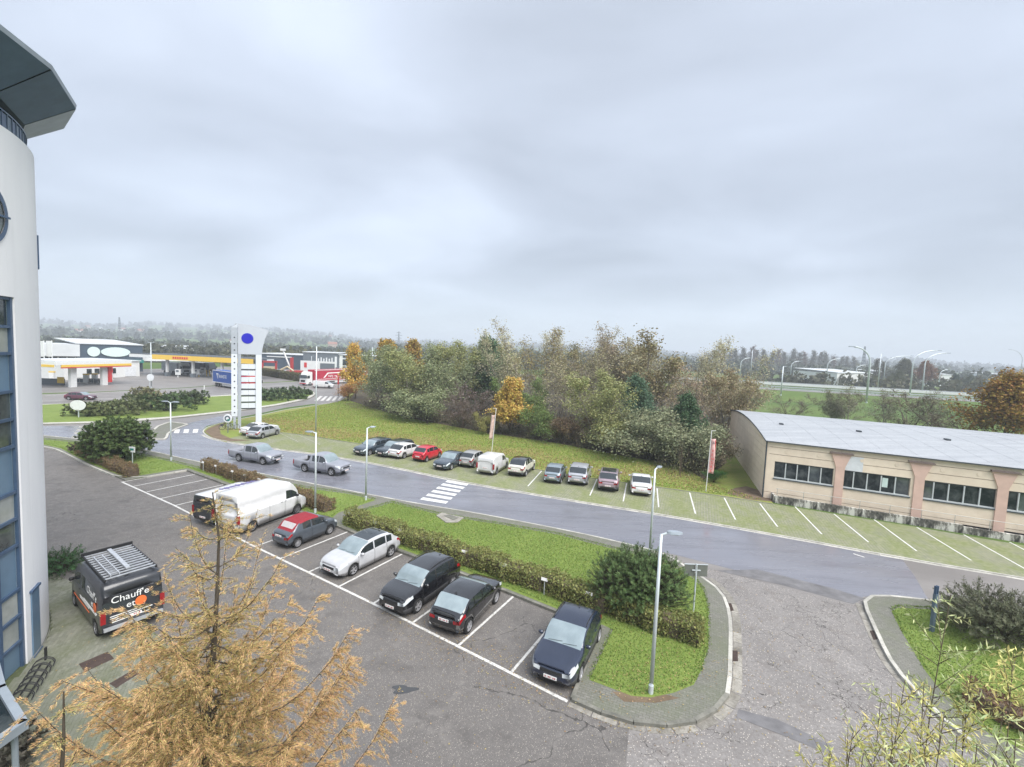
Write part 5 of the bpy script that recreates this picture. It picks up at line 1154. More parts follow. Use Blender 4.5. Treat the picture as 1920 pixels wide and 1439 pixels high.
def part(t, nm, c, d, mt, rz=0):
    b = MB(); b.box(c, d, rz); return b.build(nm, MATS[mt], t)
def stations():
    # left canopy: white, yellow, red bands; two broad pillars
    A, B = gp(128, 727), gp(232, 720); u = B-A; L = u.length; h = math.atan2(u.y, u.x); Ht = height_to(A, 676)
    t = thing('station_canopy', 'petrol station canopy with white yellow and red bands on broad white pillars', 'canopy', A, h)
    part(t, 'roof', (L/2-1.5, 4, Ht-.1), (L+4, 11, .2), 'roof_pale'); part(t, 'fascia', (L/2-1.5, -1.6, Ht-.55), (L+4.2, .2, .75), 'metal_white'); part(t, 'yellow_band', (L/2-1, -1.62, Ht-1.12), (L+3, .2, .5), 'sign_yellow'); part(t, 'red_band', (L/2-1, -1.6, Ht-1.5), (L+3, .18, .22), 'sign_red')
    part(t, 'end_fascia', (-3.5, 4, Ht-.8), (.2, 11, 1.2), 'metal_white'); part(t, 'end_band', (-3.63, 4, Ht-1.1), (.05, 10.8, .5), 'sign_yellow')
    for x in (.9, L*.62): part(t, 'pillar', (x, 0, (Ht-1.5)/2), (1.2, .7, Ht-1.5), 'metal_white')
    part(t, 'pillar_panel', (L*.62+1.0, -.4, (Ht-1.5)/2+.3), (.7, .5, Ht-2.2), 'sign_red')
    t, L = box_building('station_shop', 'white petrol station shop with red entrance behind the pumps', 'building', (120, 713), (262, 706), 4.4, 9, 'metal_white')
    part(t, 'entrance', (L*.52, -.12, 1.7), (L*.16, .24, 3.4), 'sign_red'); part(t, 'door', (L*.52, -.26, 1.1), (L*.1, .06, 2.2), 'window_glass'); part(t, 'sign_board', (L*.52, -.27, 2.9), (L*.12, .05, .5), 'patch_white')
    for f in (.3, .4, .62): part(t, 'window', (L*f, -.05, 1.9), (L*.06, .1, 1.4), 'window_dark')
    part(t, 'garage_door', (L*.86, -.06, 1.6), (L*.16, .12, 2.8), 'patch_white')
    for i, (x, y) in enumerate(((98, 714), (162, 719), (178, 718), (206, 713))):
        P = gp(x, y); p = thing('fuel_pump', ['white fuel pump at the left edge beside the white building', 'white fuel pump under the canopy left of the red entrance', 'white fuel pump under the canopy in front of the red entrance', 'red and white fuel pump by the right canopy pillar'][i], 'fuel pump', P, R(10), 'fuel pumps')
        part(p, 'base', (0, 0, .1), (1.6, .9, .2), 'concrete_pale'); part(p, 'cabinet', (0, 0, 1.1), (1.0, .6, 1.8), 'metal_white'); part(p, 'header', (0, 0, 2.15), (1.1, .62, .3), 'sign_red' if i == 3 else 'sign_yellow')
    P = gp(112, 722); w = thing('yard_wall', 'low grey wall in front of the petrol station', 'wall', P, R(8)); part(w, 'wall_face', (-3.5, 0, .7), (9, .3, 1.4), 'cladding_grey'); part(w, 'sign_board', (.4, -.22, 1.1), (1.4, .1, 1.4), 'sign_yellow')
    P = gp(167, 719); w = thing('railing', 'pale metal railing in front of the station shop', 'railing', P, R(8))
    for k in range(9): part(w, 'post', (-4+k, 0, .6), (.1, .1, 1.2), 'concrete_pale')
    part(w, 'top_bar', (0, 0, 1.2), (8.2, .12, .12), 'concrete_pale'); part(w, 'infill', (0, .06, .6), (8, .04, .9), 'cladding_grey')
    # right canopy
    A, B = gp(306, 705), gp(470, 714); u = B-A; L = u.length; h = math.atan2(u.y, u.x); Ht = height_to(A, 665)
    t = thing('station_canopy', 'long yellow banded lorry fuel canopy with red lettering left of the sign tower', 'canopy', A, h)
    part(t, 'roof', (L/2-4, 5, Ht-.1), (L+12, 13, .2), 'roof_edge_dark'); part(t, 'fascia', (L/2, -1.6, Ht-.75), (L+4, .2, 1.4), 'sign_yellow'); part(t, 'end_fascia', (-6, -1.4, Ht-.6), (8, .2, 1.0), 'metal_white')
    b = MB()
    for k in range(7): b.box((L*.18+k*.75, -1.73, Ht-.75), (.5, .06, .62))
    b.build('lettering', MATS['sign_red'], t)['kind'] = 'stuff'
    for f in (.05, .35, .68, .98): part(t, 'pillar', (L*f, 0, (Ht-1.3)/2), (.6, .6, Ht-1.3), 'metal_white'); part(t, 'pillar_foot', (L*f, 0, .6), (1.1, 1.0, 1.2), 'cladding_grey')
    for i, (x, y) in enumerate(((344, 703), (381, 704), (368, 707), (334, 708))):
        P = gp(x, y); p = thing('fuel_pump', ['tall white lorry pump under the yellow canopy', 'rounded white lorry pump at the right under the yellow canopy', 'low white price board on the grass edge of the lorry station', 'white price sign on a post before the lorry station'][i], 'fuel pump' if i < 2 else 'sign', P, h, None)
        part(p, 'post', (0, 0, .5), (.25, .2, 1.0), 'metal_white'); part(p, 'board', (0, -.05, 1.6), (1.5 if i != 2 else 2.4, .4, 1.7), 'metal_white'); part(p, 'display', (0, -.28, 1.9), (.9, .04, .5), 'cladding_grey')
    for i, (x, y) in enumerate(((366, 706), (373, 707), (388, 706), (394, 706))):
        P = gp(x, y); p = thing('bollard', ['leftmost yellow crash bar at the lorry pumps', 'second yellow crash bar from the left at the lorry pumps', 'third yellow crash bar from the left at the lorry pumps', 'rightmost yellow crash bar at the lorry pumps, nearest the blue trailer'][i], 'bollard', P, 0, 'yellow crash bars'); b = MB(); b.tube([(0, 0, 0), (-.3, .1, 2.0)], .16, 8); b.build('bar', MATS['sign_yellow'], p)
    # dark shop building with pale ovals behind
    t, L = box_building('dark_shop', 'dark blue shop hall with pale oval signs behind the petrol station', 'building', (145, 698), (268, 697), 8.6, 40, 'cladding_dark', slope=1.0)
    for f, r in ((.24, 1.5), (.57, 1.5)):
        b = MB(); m_ = 20; w = r*(1 if f < .3 else 2.4); c = Vector((L*f, -.1, 6.3)); P = [c+Vector((w*math.cos(2*math.pi*k/m_), 0, r*math.sin(2*math.pi*k/m_))) for k in range(m_)]
        b.add(P+[q-Vector((0, .2, 0)) for q in P], [list(range(m_)), list(range(m_, 2*m_))[::-1]]+[(k, (k+1) % m_, m_+(k+1) % m_, m_+k) for k in range(m_)]); b.build('oval_sign', MATS['green_pale'], t)
    part(t, 'teal_awning', (L*.86, -1, 3.4), (L*.26, 2, .9), 'teal_band'); part(t, 'white_wing', (L+6, 2, 4.2), (12, .4, 1.6), 'metal_white')
    t, L = box_building('open_shed', 'pale roofed open shed at the far left behind the petrol station', 'building', (76, 697), (143, 697), 4.5, 22, 'dark_void', over=1.2)
    part(t, 'roof_slope', (L/2, 6, 6.6), (L+2, 18, 3.6), 'roof_pale')
    for k in range(5): part(t, 'post', (L*k/4, -1.0, 2.5), (.35, .35, 5.0), 'metal_white')
    for i, (x, y) in enumerate(((84, 706), (99, 706))):
        P = gp(x, y); Hb = height_to(P, 639); p = thing('banner_pole', ['white banner on a pole at the far left edge of the station', 'white banner on a pole right of its twin at the far left'][i], 'banner', P); b = MB(); b.tube([(0, 0, 0), (0, 0, Hb)], .12, 6); b.build('pole', MATS['metal_white'], p); part(p, 'banner', (-.7, 0, Hb-2.2), (1.6, .06, 4.2), 'metal_white')
    # yard right of the tower: dark hall, red frames, cherry picker, grey hall, red box
    t, L = box_building('dark_hall', 'long low dark blue hall behind the machinery yard', 'building', (478, 690), (570, 694), 6.2, 20, 'cladding_dark')
    part(t, 'band', (L*.32, -.1, 3.6), (L*.14, .2, 1.6), 'patch_white'); part(t, 'door', (L*.12, -.05, 1.6), (1.6, .1, 3.2), 'dark_void'); part(t, 'band', (L*.5, -.2, 5.2), (L*.5, .3, .4), 'metal_white')
    t, L = box_building('grey_hall', 'anthracite office hall with vertical white slits and a white framed corner', 'building', (568, 699), (636, 701), 8.0, 18, 'cladding_grey', windows=0)
    for k in range(6): part(t, 'slit_window', (L*(.42+.075*k), -.04, 4.4+(.4 if k % 2 else 0)), (.45, .1, 2.8), 'patch_white')
    part(t, 'lettering', (L*.9, -.04, 4.6), (.8, .1, 4.2), 'patch_white')
    t2, L2 = box_building('white_hall', 'white framed corner block with a dark window right of the grey hall', 'building', (637, 701), (720, 704), 7.4, 16, 'cladding_grey', over=.5); part(t2, 'white_frame', (.5, -.12, 3.7), (1.2, .24, 7.4), 'metal_white'); part(t2, 'window', (L2*.16, -.1, 4.6), (5.5, .2, 2.4), 'window_dark'); part(t2, 'window_surround', (L2*.16, -.05, 4.6), (6.5, .15, 3.2), 'metal_white')
    P = gp(573, 703); t = thing('billboard', 'white billboard with red mark and dark picture behind the red lorry', 'billboard', P, R(-2)); part(t, 'board', (4.6, 0, 2.9), (13, .3, 4.6), 'metal_white'); part(t, 'picture', (8.2, -.18, 3.2), (5.4, .08, 2.6), 'cladding_grey'); part(t, 'mark', (0, -.18, 3.6), (1.0, .08, 1.8), 'sign_red')
    for k in range(2): part(t, 'post', (2+6*k, .2, .5), (.3, .3, 1.2), 'cladding_grey')
    P = gp(505, 697); t = thing('red_machine_frame', 'red portal frame machine in the yard behind the hedge', 'machine', P, R(0))
    for x in (-2.6, 2.6): part(t, 'leg', (x, 0, 2), (.6, .6, 4), 'paint_machine_red')
    part(t, 'beam', (0, 0, 3.8), (6, .6, .7), 'paint_machine_red'); part(t, 'body', (0, .8, 1.2), (4.4, 2, 1.5), 'paint_sand')
    P = gp(541, 702); t = thing('aerial_lift', 'aerial work lift with a pale raised boom and red mast', 'aerial lift', P, R(0)); part(t, 'chassis', (0, 0, .8), (3.5, 2, 1.0), 'paint_machine_red'); part(t, 'mast', (1.2, 0, 3.6), (.9, .8, 5.2), 'paint_machine_red'); b = MB(); b.tube([(1, 0, 1.5), (-2.0, 0, 8.5)], .28, 6); b.build('boom', MATS['metal_white'], t); part(t, 'basket', (-2.1, 0, 8.9), (1.6, 1, .8), 'metal_white')
    for sd in (-1, 1): put_wheel(t, 1.1, sd*.95, .5, .3, 'steel', sd); put_wheel(t, -1.1, sd*.95, .5, .3, 'steel', sd)
    for i, (x, y, cl, lb) in enumerate(((526, 700, 'paint_blue_grey', 'blue grey car in the machinery yard behind the hedge'), (534, 702, 'paint_silver', 'silver car beside the red mast in the machinery yard'), (487, 699, 'paint_white', 'white car in the yard just right of the sign tower'))):
        P = gp(x, y); make_car('hatchback', lb, 'car', SPEC['golf'], cl, P, R(8+20*i), details=False)
    P = gp(556, 707); t = thing('excavator', 'red and orange excavator bucket arm in the yard behind the hedge', 'excavator', P, R(10)); part(t, 'tracks', (0, 0, .4), (4, 2.4, .8), 'trim_black'); part(t, 'body', (.6, 0, 1.5), (2.6, 2.2, 1.4), 'paint_machine_red'); b = MB(); b.tube([(-.5, 0, 1.6), (-3.0, 0, 3.4), (-5.0, 0, 2.2)], .35, 6); b.build('arm', MATS['paint_sand'], t); part(t, 'bucket', (-5.1, 0, 1.5), (1.2, 1.3, 1.0), 'paint_machine_red')
    P = gp(560, 690); t = thing('green_sign', 'small pale green sign board on a post in the machinery yard', 'sign', P); part(t, 'post', (0, 0, 2), (.2, .2, 4), 'metal_white'); part(t, 'board', (-.6, 0, 4), (3, .15, 3.6), 'green_pale')
stations()
# ---------------------------------------------------------------- motorway embankment on the right
def motorway():
    F = [gp(1290, 700), gp(1430, 722), gp(1560, 752), gp(1640, 775), gp(1800, 800), gp(2100, 840)]
    u = (gp(1760, 752)-gp(1400, 722)).normalized()
    A, B = gp(1380, 745, 0), gp(1760, 770, 0); d = (B-A).normalized(); n = Vector((-d.y, d.x, 0))
    if n.y < 0: n = -n
    o = A-d*60; L = 600; prof = [(0, 0), (9, 2.2), (12, 2.4), (24, 2.4), (30, 2.0), (48, 2.4), (62, 2.4), (80, 2.4), (100, 0.0)]
    b = MB(); vs = []
    for k, (y, z) in enumerate(prof):
        for x in (0, L): p = o+d*x+n*y; vs.append((p.x, p.y, z-.01))
    b.add(vs, [(2*k, 2*k+1, 2*k+3, 2*k+2) for k in range(len(prof)-1)]); q = b.build('embankment', MATS['grass_field']); q['kind'] = 'structure'
    for y0, y1 in ((12.5, 23.5), (49, 61)):
        P = [o+n*y0, o+d*L+n*y0, o+d*L+n*y1, o+n*y1]; s_ = sheet('motorway', [(p.x, p.y) for p in P], 2.42, 'asphalt_road_old', px=False)
    for i, y in enumerate((12.0, 24.2, 48.4, 62)):
        t = thing('guard_rail', ['pale guard rail along the near edge of the motorway', 'pale guard rail on the median side of the near carriageway', 'white barrier along the median side of the far carriageway', 'pale guard rail along the far edge of the motorway'][i], 'guard rail', (*(o+n*y)[:2], 2.4), math.atan2(d.y, d.x))
        part(t, 'rail', (L/2, 0, .62), (L, .12, .34 if i != 2 else .8), 'galvanised' if i != 2 else 'metal_white')
        for k in range(40): part(t, 'post', (k*L/40, .08, .3), (.12, .1, .65), 'galvanised')
    return o, d, n
MO, MD, MNN = motorway()
# ================================================================ vegetation
def vmats():
    def leaf(name, tint=True, a=.7, b=1.3, col=(.1, .12, .04), trans=.25):
        t = T(name); r = t.island(); v = t.ramp(r, [(0, a), (1, b)])
        base = t.N('ObjectInfo').outputs['Color'] if tint else None
        c = t.mix(1., base if tint else col, v, 'MULTIPLY'); hs = t.N('HueSaturation'); t.L(c, hs.inputs['Color']); t.L(t.math('ADD', t.math('MULTIPLY', t.math('FRACT', t.math('MULTIPLY', r, 17.3)), .06), .47), hs.inputs['Hue']); hs.inputs['Saturation'].default_value = 1.0
        c = hs.outputs[0]; t.fin(c, .6, spec=.25)
        tr = t.N('BsdfTranslucent'); t.L(c, tr.inputs[0]); mx = t.N('MixShader'); mx.inputs[0].default_value = trans; t.L(t.b.outputs[0], mx.inputs[1]); t.L(tr.outputs[0], mx.inputs[2]); t.L(mx.outputs[0], t.nt.nodes['Material Output'].inputs[0])
    leaf('leaf_tinted'); leaf('leaf_grass', False, .55, 1.6, (.175, .25, .06), .3); leaf('needle_tinted', True, .55, 1.5); leaf('leaf_litter', False, .5, 1.6, (.3, .22, .1), .1)
    t = T('bark_brown'); a = t.noise(5, 5, .7, t.pos((1, 1, .3), obj=True)); t.fin(t.mix(t.ramp(a, [(.35, 0), (.7, 1)]), (.05, .04, .03), (.12, .1, .08)), .9, spec=.15)
    t = T('bark_pale'); a = t.noise(5, 5, .7, t.pos((1, 1, .3), obj=True)); t.fin(t.mix(t.ramp(a, [(.35, 0), (.7, 1)]), (.19, .165, .14), (.34, .31, .27)), .9, spec=.15)
    t = T('twig_brown'); r = t.rnd(); t.fin(t.mix(r, (.1, .075, .055), (.17, .135, .105)), .9, spec=.1)
vmats()
class Tubes:
    """tapered polylines gathered fast into one mesh"""
    def __init__(s): s.v = []; s.f = []
    def add(s, P, rad, n=4):
        b = len(s.v); P = np.asarray(P, float); d = np.gradient(P, axis=0); d /= np.linalg.norm(d, axis=1, keepdims=True)+1e-9
        ref = np.array([.3, .9, .2]); a = np.cross(d, ref); a /= np.linalg.norm(a, axis=1, keepdims=True)+1e-9; c = np.cross(d, a)
        rad = np.asarray(rad, float).reshape(-1, 1)
        for k in range(n):
            t = 2*math.pi*k/n; s.v.append(P+(a*math.cos(t)+c*math.sin(t))*rad)
        s.v_flush = True
        m_ = len(P)
        base = sum(len(q) for q in s.v[:-n]) if False else s.count if hasattr(s, 'count') else 0
        for i in range(m_-1):
            for k in range(n):
                k2 = (k+1) % n; s.f.append((base+k*m_+i, base+k2*m_+i, base+k2*m_+i+1, base+k*m_+i+1))
        s.count = base+n*m_
    def mesh(s, name, mat):
        me = bpy.data.meshes.new(name); V = np.concatenate(s.v); F = np.array(s.f, 'i')
        me.vertices.add(len(V)); me.vertices.foreach_set('co', V.reshape(-1).astype('f')); me.loops.add(F.size); me.loops.foreach_set('vertex_index', F.reshape(-1)); me.polygons.add(len(F)); me.polygons.foreach_set('loop_start', np.arange(0, F.size, 4, dtype='i')); me.update(calc_edges=True); me.materials.append(MATS[mat]); return me
def branchy(rng, H, r0, spread, n1, n2, n3, first=.2, up=.6, twig=.9, multi=1, bend=.15, droop=0.):
    """a trunk with limbs, branches and twigs; returns the tubes and the twig points"""
    tb = Tubes(); tips = []; 
    for mlt in range(multi):
        lean = rng.normal(size=2)*(.05 if multi == 1 else .22)*H; h = H*(1 if mlt == 0 else rng.uniform(.7, .98)); m_ = 8
        P = np.stack([np.linspace(0, lean[0], m_)+rng.normal(size=m_)*.01*H, np.linspace(0, lean[1], m_)+rng.normal(size=m_)*.01*H, np.linspace(0, h, m_)], 1); P[0] = (rng.normal()*.1*(multi > 1), rng.normal()*.1*(multi > 1), 0)
        tb.add(P, np.linspace(r0, r0*.12, m_)*(1 if multi == 1 else .7), 6)
        for i in range(n1//multi):
            f = first+(1-first)*(i+rng.uniform(0, 1))/(n1//multi); p = np.array([np.interp(f*(m_-1), range(m_), P[:, k]) for k in range(3)])
            az = i*2.4+rng.uniform(-.5, .5); L = spread*H*(1-f*.75)*rng.uniform(.7, 1.15) if spread < 2 else spread; el = up*rng.uniform(.6, 1.3)+f*.35
            d = np.array([math.cos(az)*math.cos(el), math.sin(az)*math.cos(el), math.sin(el)]); k5 = np.linspace(0, 1, 5)[:, None]
            Q = p+d*L*k5+np.array([0, 0, 1.])*(bend-droop)*L*k5**2+rng.normal(size=(5, 3))*.02*L*k5; tb.add(Q, np.linspace(r0*.38*(1-f*.7), .012, 5), 4); tips += [Q[-1], Q[-2]]
            for j in range(n2):
                g = rng.uniform(.25, 1); q = Q[0]*0+np.array([np.interp(g*4, range(5), Q[:, k]) for k in range(3)]); e = d*.7+rng.normal(size=3)*.55+np.array([0, 0, .25-droop]); e /= np.linalg.norm(e); l = L*rng.uniform(.25, .5)
                k4 = np.linspace(0, 1, 4)[:, None]; B = q+e*l*k4+np.array([0, 0, .15-droop])*l*k4**2; tb.add(B, np.linspace(.018, .006, 4)*max(1, r0*5), 3); tips += list(B[1:])
                for w in range(n3):
                    s = B[rng.integers(1, 4)]; g2 = e*.6+rng.normal(size=3)*.6+np.array([0, 0, .2-droop]); g2 /= np.linalg.norm(g2); l2 = l*rng.uniform(.3, .7)*twig; tb.add(np.stack([s, s+g2*l2*.5, s+g2*l2+np.array([0, 0, -droop*.2*l2])]), [.009, .006, .003], 3); tips += [s+g2*l2*.5, s+g2*l2]
    return tb, np.array(tips)
def leaf_cloud(rng, pts, n, size, spread, name, mat='leaf_tinted', asp=.55, flat=.35):
    C = pts[rng.integers(0, len(pts), n)]+rng.normal(size=(n, 3))*spread; U = rand_dirs(rng, n); V = np.cross(U, rand_dirs(rng, n)); V /= np.linalg.norm(V, axis=1, keepdims=True)+1e-9
    s = size*rng.uniform(.6, 1.4, (n, 1)); return cards(name, C, U*s, V*s*asp, [MATS[mat]], False)
PROTO = {}
def proto(key, seed, tree, leaf, bark='bark_brown'):
    rng = np.random.default_rng(seed); tb, tips = branchy(rng, **tree); tm = tb.mesh('trunk', bark); lm = None
    if leaf: lm = leaf_cloud(rng, tips, name='crown', **leaf)
    H = tree['H']; PROTO[key] = (tm, lm, H)
proto('willow_a', 1, dict(H=10, r0=.16, spread=.42, n1=30, n2=6, n3=4, first=.08, up=.75, multi=3), dict(n=11000, size=.115, spread=.34), 'bark_pale')
proto('willow_b', 2, dict(H=10, r0=.16, spread=.38, n1=32, n2=6, n3=4, first=.06, up=.8, multi=4), dict(n=10000, size=.115, spread=.36), 'bark_pale')
proto('shrub_a', 3, dict(H=5, r0=.08, spread=.55, n1=26, n2=5, n3=4, first=.04, up=.6, multi=5), dict(n=6500, size=.095, spread=.26))
proto('shrub_b', 4, dict(H=5, r0=.08, spread=.6, n1=26, n2=5, n3=4, first=.02, up=.5, multi=5), dict(n=6200, size=.095, spread=.26))
proto('birch_a', 5, dict(H=14, r0=.14, spread=.26, n1=34, n2=7, n3=6, first=.12, up=.85, multi=2, twig=1.1), dict(n=4800, size=.1, spread=.38), 'bark_pale')
proto('birch_b', 6, dict(H=14, r0=.14, spread=.28, n1=36, n2=7, n3=6, first=.15, up=.8, multi=3, twig=1.1), dict(n=4400, size=.1, spread=.38), 'bark_pale')
proto('bare_a', 7, dict(H=12, r0=.15, spread=.36, n1=28, n2=8, n3=7, first=.2, up=.7, twig=1.2, multi=2), dict(n=3000, size=.1, spread=.34), 'bark_pale')
proto('bare_b', 8, dict(H=5, r0=.07, spread=.6, n1=30, n2=7, n3=7, first=.05, up=.5, twig=1.2, multi=5), dict(n=500, size=.09, spread=.15), 'twig_brown')
proto('maple_a', 9, dict(H=8, r0=.14, spread=.36, n1=30, n2=6, n3=4, first=.1, up=.6, multi=1), dict(n=13000, size=.13, spread=.27, asp=.8))
proto('dense_a', 10, dict(H=8, r0=.16, spread=.4, n1=40, n2=6, n3=4, first=.06, up=.5, multi=1), dict(n=11000, size=.12, spread=.26, asp=.6))
proto('round_a', 11, dict(H=12, r0=.22, spread=.5, n1=40, n2=7, n3=4, first=.22, up=.5, multi=1), dict(n=15000, size=.17, spread=.42, asp=.7))
proto('far_bare', 12, dict(H=14, r0=.18, spread=.26, n1=26, n2=6, n3=5, first=.3, up=.85, twig=1.2), dict(n=1300, size=.24, spread=.4), 'bark_brown')
TREES = []
def tree(key, P, H, col, name, label, group=None, rot=None, wide=1.0, leafless=False, cat=None):
    tm, lm, H0 = PROTO[key]; s = H/H0; t = thing(name, label, cat or ('shrub' if 'shrub' in name or 'bush' in name else 'tree'), P, rot if rot is not None else (len(TREES)*1.93) % 6.28, group); TREES.append(t); t.scale = (s*wide, s*wide, s)
    link('trunk', tm, None, t)
    if lm is not None and not leafless:
        c = link('crown', lm, None, t); c.color = (*col, 1)
    return t
GREY_GREEN = (.2, .225, .12); OLIVE = (.23, .24, .1); BROWN = (.27, .245, .14); BEIGE = (.36, .335, .215); YELLOW = (.62, .37, .04); DARK = (.075, .125, .065); PURPLE = (.13, .1, .095); SILVER = (.19, .205, .12); GREEN = (.13, .18, .055)
def woodland():
    g = 'trees and shrubs of the wood behind the parking row'
    # kind, ground pixel, photo row of the top, colour, width, name, label
    D = [('maple_a', (666, 748), 652, (.44, .3, .07), .66, 'yellow_tree', 'narrow orange yellow tree at the left end of the wood beside the road'),
        ('shrub_a', (652, 752), 716, (.3, .16, .06), 1.0, 'shrub', 'low rusty brown shrub at the foot of the orange yellow tree'),
        ('willow_a', (714, 764), 655, GREY_GREEN, .85, 'leafy_tree', 'grey green bushy tree just right of the orange yellow tree'),
        ('willow_b', (740, 772), 654, GREY_GREEN, 1.0, 'leafy_tree', 'second grey green bushy tree from the left end of the wood'),
        ('maple_a', (726, 735), 644, (.3, .2, .04), .9, 'leafy_tree', 'dull yellow topped tree behind the grey green trees at the left of the wood'),
        ('maple_a', (768, 735), 644, (.28, .19, .04), .8, 'leafy_tree', 'yellow brown topped tree rising behind the grey green trees'),
        ('willow_a', (786, 780), 656, OLIVE, 1.05, 'leafy_tree', 'olive bushy tree left of the middle of the wood edge'),
        ('shrub_a', (762, 786), 722, GREY_GREEN, 1.2, 'shrub', 'rounded grey green shrub at the left of the wood edge'),
        ('shrub_b', (800, 794), 735, GREY_GREEN, 1.3, 'shrub', 'spreading grey green shrub left of the dark purple shrub'),
        ('willow_b', (826, 782), 652, GREY_GREEN, 1.0, 'leafy_tree', 'tall grey green tree left of the dark conifer shaped tree'),
        ('willow_a', (858, 772), 646, OLIVE, .9, 'leafy_tree', 'tall olive tree touching the skyline left of the dark green tree'),
        ('dense_a', (902, 775), 642, DARK, .75, 'evergreen_tree', 'narrow dark green tree behind the edge left of the bare birches'),
        ('bare_b', (868, 802), 728, PURPLE, 1.3, 'bare_shrub', 'dark purple leafless shrub at the wood edge'),
        ('bare_b', (893, 808), 740, PURPLE, 1.1, 'bare_shrub', 'dark purple twiggy shrub left of the yellow maple'),
        ('maple_a', (957, 815), 716, (.42, .3, .08), .95, 'yellow_tree', 'bright orange yellow small tree at the wood edge behind the leaning flag'),
        ('shrub_a', (915, 814), 775, (.25, .24, .08), .9, 'shrub', 'small yellow green shrub in front of the orange yellow tree'),
        ('birch_a', (958, 785), 628, BEIGE, 1.0, 'birch_tree', 'tall brown twiggy birch left of the highest treetop'),
        ('birch_b', (1000, 778), 602, (.25, .21, .09), 1.0, 'birch_tree', 'highest tree of the wood with pale leaves at its top'),
        ('birch_a', (1028, 782), 624, BEIGE, .9, 'birch_tree', 'pale twiggy tree right of the highest treetop'),
        ('birch_b', (1064, 782), 614, (.26, .22, .1), .85, 'birch_tree', 'slender tree with yellowish top near the middle of the wood'),
        ('willow_b', (990, 812), 712, GREEN, .95, 'leafy_tree', 'green leafy tree right of the orange yellow maple'),
        ('bare_a', (1040, 812), 680, BROWN, 1.1, 'bare_tree', 'brown half bare tree in the middle of the wood edge'),
        ('shrub_b', (1010, 824), 765, GREEN, 1.0, 'shrub', 'green shrub at the foot of the half bare brown tree'),
        ('shrub_a', (1058, 832), 775, (.17, .12, .07), 1.1, 'shrub', 'reddish brown shrub at the wood edge'),
        ('bare_a', (1128, 790), 616, (.24, .2, .13), 1.05, 'bare_tree', 'spreading bare crowned tree on the skyline right of the middle'),
        ('bare_a', (1105, 800), 652, BROWN, 1.0, 'bare_tree', 'brown bare tree below the spreading skyline tree'),
        ('willow_a', (1118, 838), 702, OLIVE, 1.0, 'leafy_tree', 'olive yellow leafy tree at the middle right wood edge'),
        ('shrub_a', (1145, 850), 778, OLIVE, 1.2, 'shrub', 'olive shrub at the edge left of the dark green tree'),
        ('dense_a', (1190, 835), 715, (.075, .13, .075), .9, 'evergreen_tree', 'dark bluish green tree right of the olive leafy tree'),
        ('willow_b', (1205, 800), 630, (.2, .17, .085), 1.0, 'leafy_tree', 'tall brownish tree on the skyline above the dark bluish tree'),
        ('bare_a', (1180, 800), 646, BEIGE, .9, 'bare_tree', 'beige twiggy tree left of the tall brownish skyline tree'),
        ('shrub_b', (1215, 862), 770, SILVER, 1.2, 'shrub', 'silvery grey shrub right of the dark bluish tree'),
        ('birch_b', (1250, 800), 642, BEIGE, .95, 'birch_tree', 'beige twiggy birch on the right half of the skyline'),
        ('birch_a', (1300, 800), 640, BEIGE, 1.0, 'birch_tree', 'beige brown birch on the skyline near the right end of the wood'),
        ('bare_a', (1275, 830), 690, (.26, .2, .13), 1.1, 'bare_tree', 'pale brown half bare tree above the dark holly'),
        ('dense_a', (1288, 862), 748, (.06, .105, .05), .8, 'evergreen_tree', 'dark green holly like tree near the right end of the wood edge'),
        ('shrub_a', (1262, 872), 790, SILVER, 1.2, 'shrub', 'grey green shrub left of the dark holly like tree'),
        ('shrub_b', (1308, 884), 800, SILVER, 1.1, 'shrub', 'grey green shrub in front of the dark holly like tree'),
        ('birch_b', (1345, 810), 656, BEIGE, 1.0, 'birch_tree', 'rightmost tall beige birch of the wood'),
        ('willow_a', (1362, 830), 700, (.24, .2, .115), .9, 'leafy_tree', 'pale brown tree at the right end of the wood beside the beige hall'),
        ('shrub_a', (1340, 885), 815, (.2, .17, .11), 1.0, 'shrub', 'brown shrub at the right end of the wood near the hall corner'),
        ('shrub_b', (1385, 790), 718, (.22, .2, .13), 1.1, 'shrub', 'pale shrub behind the far corner of the beige hall'),
        ('willow_b', (935, 760), 645, OLIVE, 1.0, 'leafy_tree', 'olive tree in the depth of the wood behind the dark green tree'),
        ('willow_a', (1155, 770), 648, (.17, .15, .08), 1.0, 'leafy_tree', 'dull brown tree in the depth of the wood behind the bare trees'),
        ('willow_b', (1080, 765), 650, (.15, .14, .07), 1.0, 'leafy_tree', 'dull olive tree in the depth of the wood near its middle'),
        ('birch_a', (1230, 770), 655, BROWN, 1.0, 'birch_tree', 'brown birch in the depth of the right half of the wood')]
    for key, px, yt, col, w, nm, lb in D:
        P = gp(*px, .08); H = height_to(P, yt); tree(key, P, H*.95, tuple(q*1.32 for q in col), nm, lb, g, wide=w*1.32)
    P = gp(1338, 905, .07); tree('shrub_b', P, 1.25, (.06, .16, .035), 'bramble_bush', 'bright green low bramble bush beside the right flag', None, wide=1.7)
woodland()
